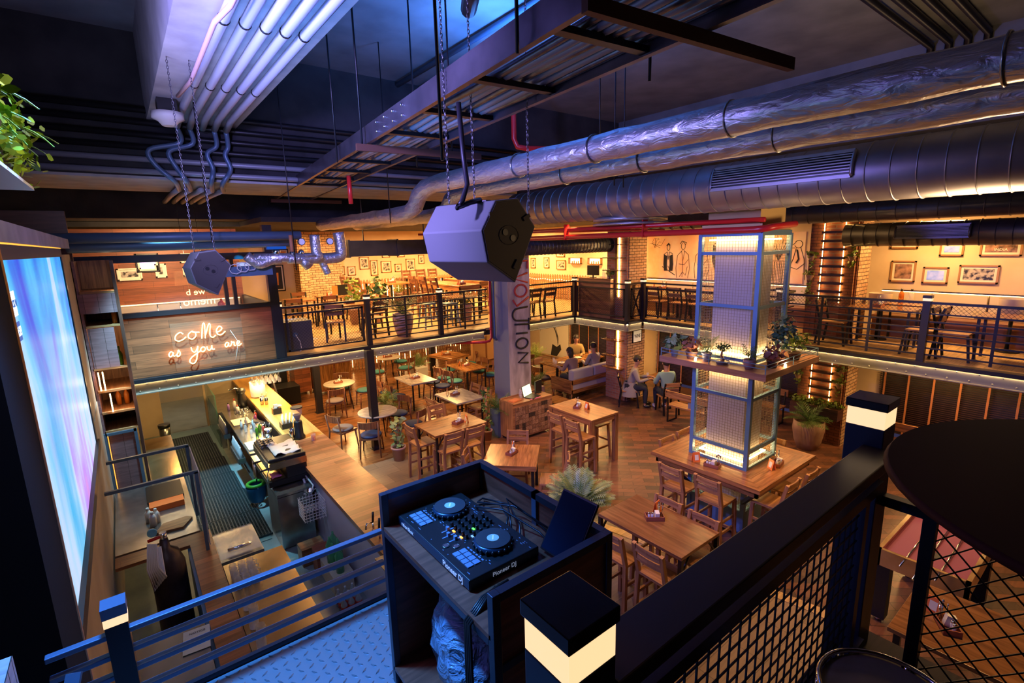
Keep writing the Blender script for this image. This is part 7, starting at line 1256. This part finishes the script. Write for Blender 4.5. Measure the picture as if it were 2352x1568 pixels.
# ================================================================== people
def skin(name, nodes, edges, m, parent, sub=1):
    """one continuous surface grown along a skeleton: nodes = {key: (x,y,z,r)}"""
    ks = list(nodes); me = bpy.data.meshes.new(name); me.from_pydata([nodes[k][:3] for k in ks], [(ks.index(a), ks.index(b)) for a, b in edges], []); o = bpy.data.objects.new(name, me); COL.objects.link(o); o.parent = parent; me.materials.append(MATS[m])
    sk = o.modifiers.new('skin','SKIN'); 
    for i, k in enumerate(ks): v = me.skin_vertices[0].data[i]; v.radius = (nodes[k][3], nodes[k][4] if len(nodes[k]) > 4 else nodes[k][3]); v.use_root = (i == 0)
    sk.use_smooth_shade = True; s = o.modifiers.new('subdivision','SUBSURF'); s.levels = sub; s.render_levels = 2; return o
def person(label, loc, rz, top, bottom, shoes='trousers', lean=0.0, hair='short', turn=0.0, reach=0.25, seat=0.46, skirt=False):
    """seated figure facing local +y, hips at the origin side of the seat"""
    t = thing('person', label, 'person', loc, R(rz)); hz = seat+0.10; ln = lean
    def up(h): return (0, 0.05+ln*h, hz+h)
    N_ = {'pelvis': (0,0.02,hz,0.13,0.11), 'waist': (*up(0.18),0.125,0.10), 'chest': (*up(0.38),0.15,0.11), 'neckb': (*up(0.50),0.07), 'neck': (*up(0.57),0.052), 'head0': (up(0.63)[0],up(0.63)[1]+0.01,up(0.63)[2],0.075,0.085), 'head1': (up(0.72)[0],up(0.72)[1]+0.01,up(0.72)[2],0.085,0.098), 'head2': (up(0.80)[0],up(0.80)[1],up(0.80)[2],0.06,0.07)}
    E_ = [('pelvis','waist'),('waist','chest'),('chest','neckb'),('neckb','neck'),('neck','head0'),('head0','head1'),('head1','head2')]
    for s, n in ((-1,'l'),(1,'r')):
        c = up(0.44); N_['sh'+n] = (s*0.18,c[1],c[2],0.062); N_['el'+n] = (s*0.25,c[1]+0.10,c[2]-0.26,0.045); N_['wr'+n] = (s*0.15,c[1]+0.10+reach,c[2]-0.20,0.028); N_['pm'+n] = (s*0.13,c[1]+0.17+reach,c[2]-0.20,0.034,0.018)
        N_['hp'+n] = (s*0.10,0.03,hz-0.02,0.095); N_['kn'+n] = (s*0.13,0.44,hz-0.02,0.062); N_['an'+n] = (s*0.13,0.42,0.10,0.038); N_['hl'+n] = (s*0.13,0.42,0.04,0.035); N_['to'+n] = (s*0.14,0.58,0.03,0.028)
        E_ += [('chest','sh'+n),('sh'+n,'el'+n),('el'+n,'wr'+n),('wr'+n,'pm'+n),('pelvis','hp'+n),('hp'+n,'kn'+n),('kn'+n,'an'+n),('an'+n,'hl'+n),('hl'+n,'to'+n)]
        for q in range(4):
            a = (q-1.5)*0.019; L = (0.05,0.06,0.062,0.048)[q]; p = N_['pm'+n]; N_['f%d%s' % (q,n)] = (p[0]+a,p[1]+0.04,p[2],0.0095); N_['g%d%s' % (q,n)] = (p[0]+a,p[1]+0.04+L,p[2]-0.025,0.008); E_ += [('pm'+n,'f%d%s' % (q,n)),('f%d%s' % (q,n),'g%d%s' % (q,n))]
        N_['th'+n] = (N_['wr'+n][0]-s*0.035,N_['wr'+n][1]+0.05,N_['wr'+n][2],0.010); E_.append(('wr'+n,'th'+n))
    skin('body', N_, E_, 'skin', t)
    g = 1.13; T = {k: (v[0],v[1],v[2],v[3]*g+0.008,(v[4]*g+0.008) if len(v) > 4 else v[3]*g+0.008) for k, v in N_.items()}
    keys = ['pelvis','waist','chest','neckb','shl','ell','wrl','shr','elr','wrr']; sh = {k: T[k] for k in keys}; sh['neckb'] = (*T['neckb'][:3],0.075)
    skin('coat' if skirt else 'top', sh, [e for e in E_ if e[0] in sh and e[1] in sh], top, t)
    bk = ['pelvis','hpl','knl','anl','hpr','knr','anr']; tr = {k: T[k] for k in bk}; skin('trousers', tr, [e for e in E_ if e[0] in tr and e[1] in tr], bottom, t)
    if skirt: build('coat_skirt', MB().lathe([(0.26,0.30),(0.24,0.45),(0.17,0.68)],0,0.04,18,cap=False), top, t)
    for s, n in ((-1,'l'),(1,'r')): build('shoe', MB().ball((s*0.135,0.49,0.045),0.05,10,sc=(0.9,2.3,0.9)), shoes, t)
    hc = Vector((N_['head1'][0],N_['head1'][1],N_['head1'][2])); hm = MB().ball((hc.x,hc.y-0.022,hc.z+0.025),0.10,14,sc=(0.98,1.08,1.05))
    if hair == 'long': hm.ball((hc.x,hc.y-0.07,hc.z-0.08),0.095,12,sc=(1.0,0.7,1.7))
    build('hair', hm, 'hair', t)
    fm = MB().ball((hc.x,hc.y+0.098,hc.z-0.015),0.014,8,sc=(0.8,1.2,1.3)).ball((hc.x-0.09,hc.y,hc.z-0.01),0.02,8,sc=(0.5,1,1.4)).ball((hc.x+0.09,hc.y,hc.z-0.01),0.02,8,sc=(0.5,1,1.4)); build('nose_and_ears', fm, 'skin', t)
    ey = MB().ball((hc.x-0.032,hc.y+0.088,hc.z+0.015),0.009,8).ball((hc.x+0.032,hc.y+0.088,hc.z+0.015),0.009,8); build('eyes', ey, 'hair', t); build('mouth', MB().bx(hc.x-0.022,hc.x+0.022,hc.y+0.082,hc.y+0.092,hc.z-0.052,hc.z-0.046), 'letter_red', t)
    return t
person('man in a teal sweater and dark trousers seen from behind at the small table', (10.70,7.38,0), -30, 'shirt_teal', 'trousers', 'shoe_white', 0.12)
person('person in a grey coat and white soled shoes seated facing the man in teal', (10.42,8.40,0), 220, 'coat_grey', 'trousers', 'black_plastic', 0.22, 'short', skirt=True)
person('person in mauve clothes lying back along the sofa at the long table', (10.05,10.05,0), 5, 'mauve', 'trousers', 'black_plastic', 0.25, 'long', reach=0.3)
person('person with short dark hair and striped shirt at the right end of the sofa', (11.05,10.15,0), 0, 'coat_grey', 'trousers', 'black_plastic', 0.15)
person('person in a yellow plaid shirt across the sofa table', (11.75,11.75,0), 140, 'plaid', 'trousers', 'black_plastic', 0.25, 'short')
one('dining_bench', MB().bx(-0.5,0.5,-0.2,0.2,0.40,0.46).bx(-0.48,-0.44,-0.18,0.18,0,0.40).bx(0.44,0.48,-0.18,0.18,0,0.40), 'teak', 'dark bench under the person in plaid across the sofa table', 'bench', loc=(11.75,11.85,0), rz=R(-40))
one('plate_of_food', MB().lathe([(0.06,0),(0.12,0.015),(0.125,0.02)],0,0,18).ball((0.02,0,0.02),0.04,8), 'white', 'round plate of food at the left of the sofa table', 'plate', loc=(10.35,10.95,0.752))
one('plate_of_food', MB().lathe([(0.06,0),(0.12,0.015),(0.125,0.02)],0,0,18).ball((0.02,0,0.02),0.05,8,sc=(1,1,0.6)), 'white', 'round plate of food in the middle of the sofa table', 'plate', loc=(11.2,11.1,0.752))
for i, (x, y, h_) in enumerate(((10.75,10.85,0.16),(11.65,11.0,0.22),(10.25,11.2,0.14),(10.15,11.0,0.12))): t = thing('drinking_glass', ['jug of amber beer on the sofa table','tall amber glass at the right of the sofa table','clear glass at the left end of the sofa table','small clear glass at the left edge of the sofa table'][i], 'glass', (x,y,0.752)); build('glass', MB().lathe([(0.035,0),(0.042,h_)],0,0,14,cap=False), 'clear', t); build('drink', MB().cyl(0,0,0.004,h_*0.75,0.035,14), 'amber' if i < 2 else 'clear', t)
for i, (x, y) in enumerate(((10.9,7.85),(11.15,7.95),(10.95,8.2))): t = thing('drinking_glass', ['glass of red tea in front of the man in teal','glass of red tea at the middle of the couple table','clear glass near the person in the grey coat'][i], 'glass', (x,y,0.752)); build('glass', MB().lathe([(0.03,0),(0.036,0.11)],0,0,14,cap=False), 'clear', t); build('drink', MB().cyl(0,0,0.004,0.07,0.03,14), 'amber' if i < 2 else 'clear', t)
one('menu_board', MB().bx(-0.15,0.15,-0.005,0.005,0,0.2).xf(Matrix.Rotation(-0.6,4,'X')), 'board', 'pale menu held up between the couple', 'menu', loc=(11.2,7.8,0.76), rz=0.4)
# small things on balcony tables
one('black_board', MB().bx(-0.18,0.18,-0.008,0.008,0,0.3), 'black_plastic', 'small black standing board on the balcony table by the brick pier', 'board', loc=(5.0,14.5,U+0.75)); one('orange_poster', MB().bx(-0.08,0.08,-0.008,0.008,0,0.3), 'orange_card', 'orange standing card beside the black board on the balcony', 'card', loc=(4.72,14.25,U+0.75))
for i, (x, y) in enumerate(((12.15,3.1),(12.2,2.95))): small_bottle(x,y,U+0.75,['amber','clear'][i],['amber sauce bottle on the bench table right of the ladder pillar','clear vase of cutlery on the bench table right of the ladder pillar'][i],0.045,0.28,'black_plastic')
for x, y, l in ((12.0,3.40,'by the ladder pillar'),(12.2,1.5,'near the right edge')):
    t = thing('baby_seat', 'cream and black shell baby seat on the upper floor '+l, 'seat', (x,y,U+0.62)); build('shell', MB().lathe([(0.12,0),(0.19,0.10),(0.2,0.32)],0,0,16,cap=False), 'cream_fabric', t); build('pad', MB().ball((0,-0.06,0.16),0.13,12), 'black_plastic', t); build('stand', MB().cyl(0,0,-0.62,0.0,0.03,8).cyl(0,0,-0.62,-0.60,0.18,16), 'metal_black', t)
print("UNDEFINED MATERIALS", set(MATS) - DEFINED)
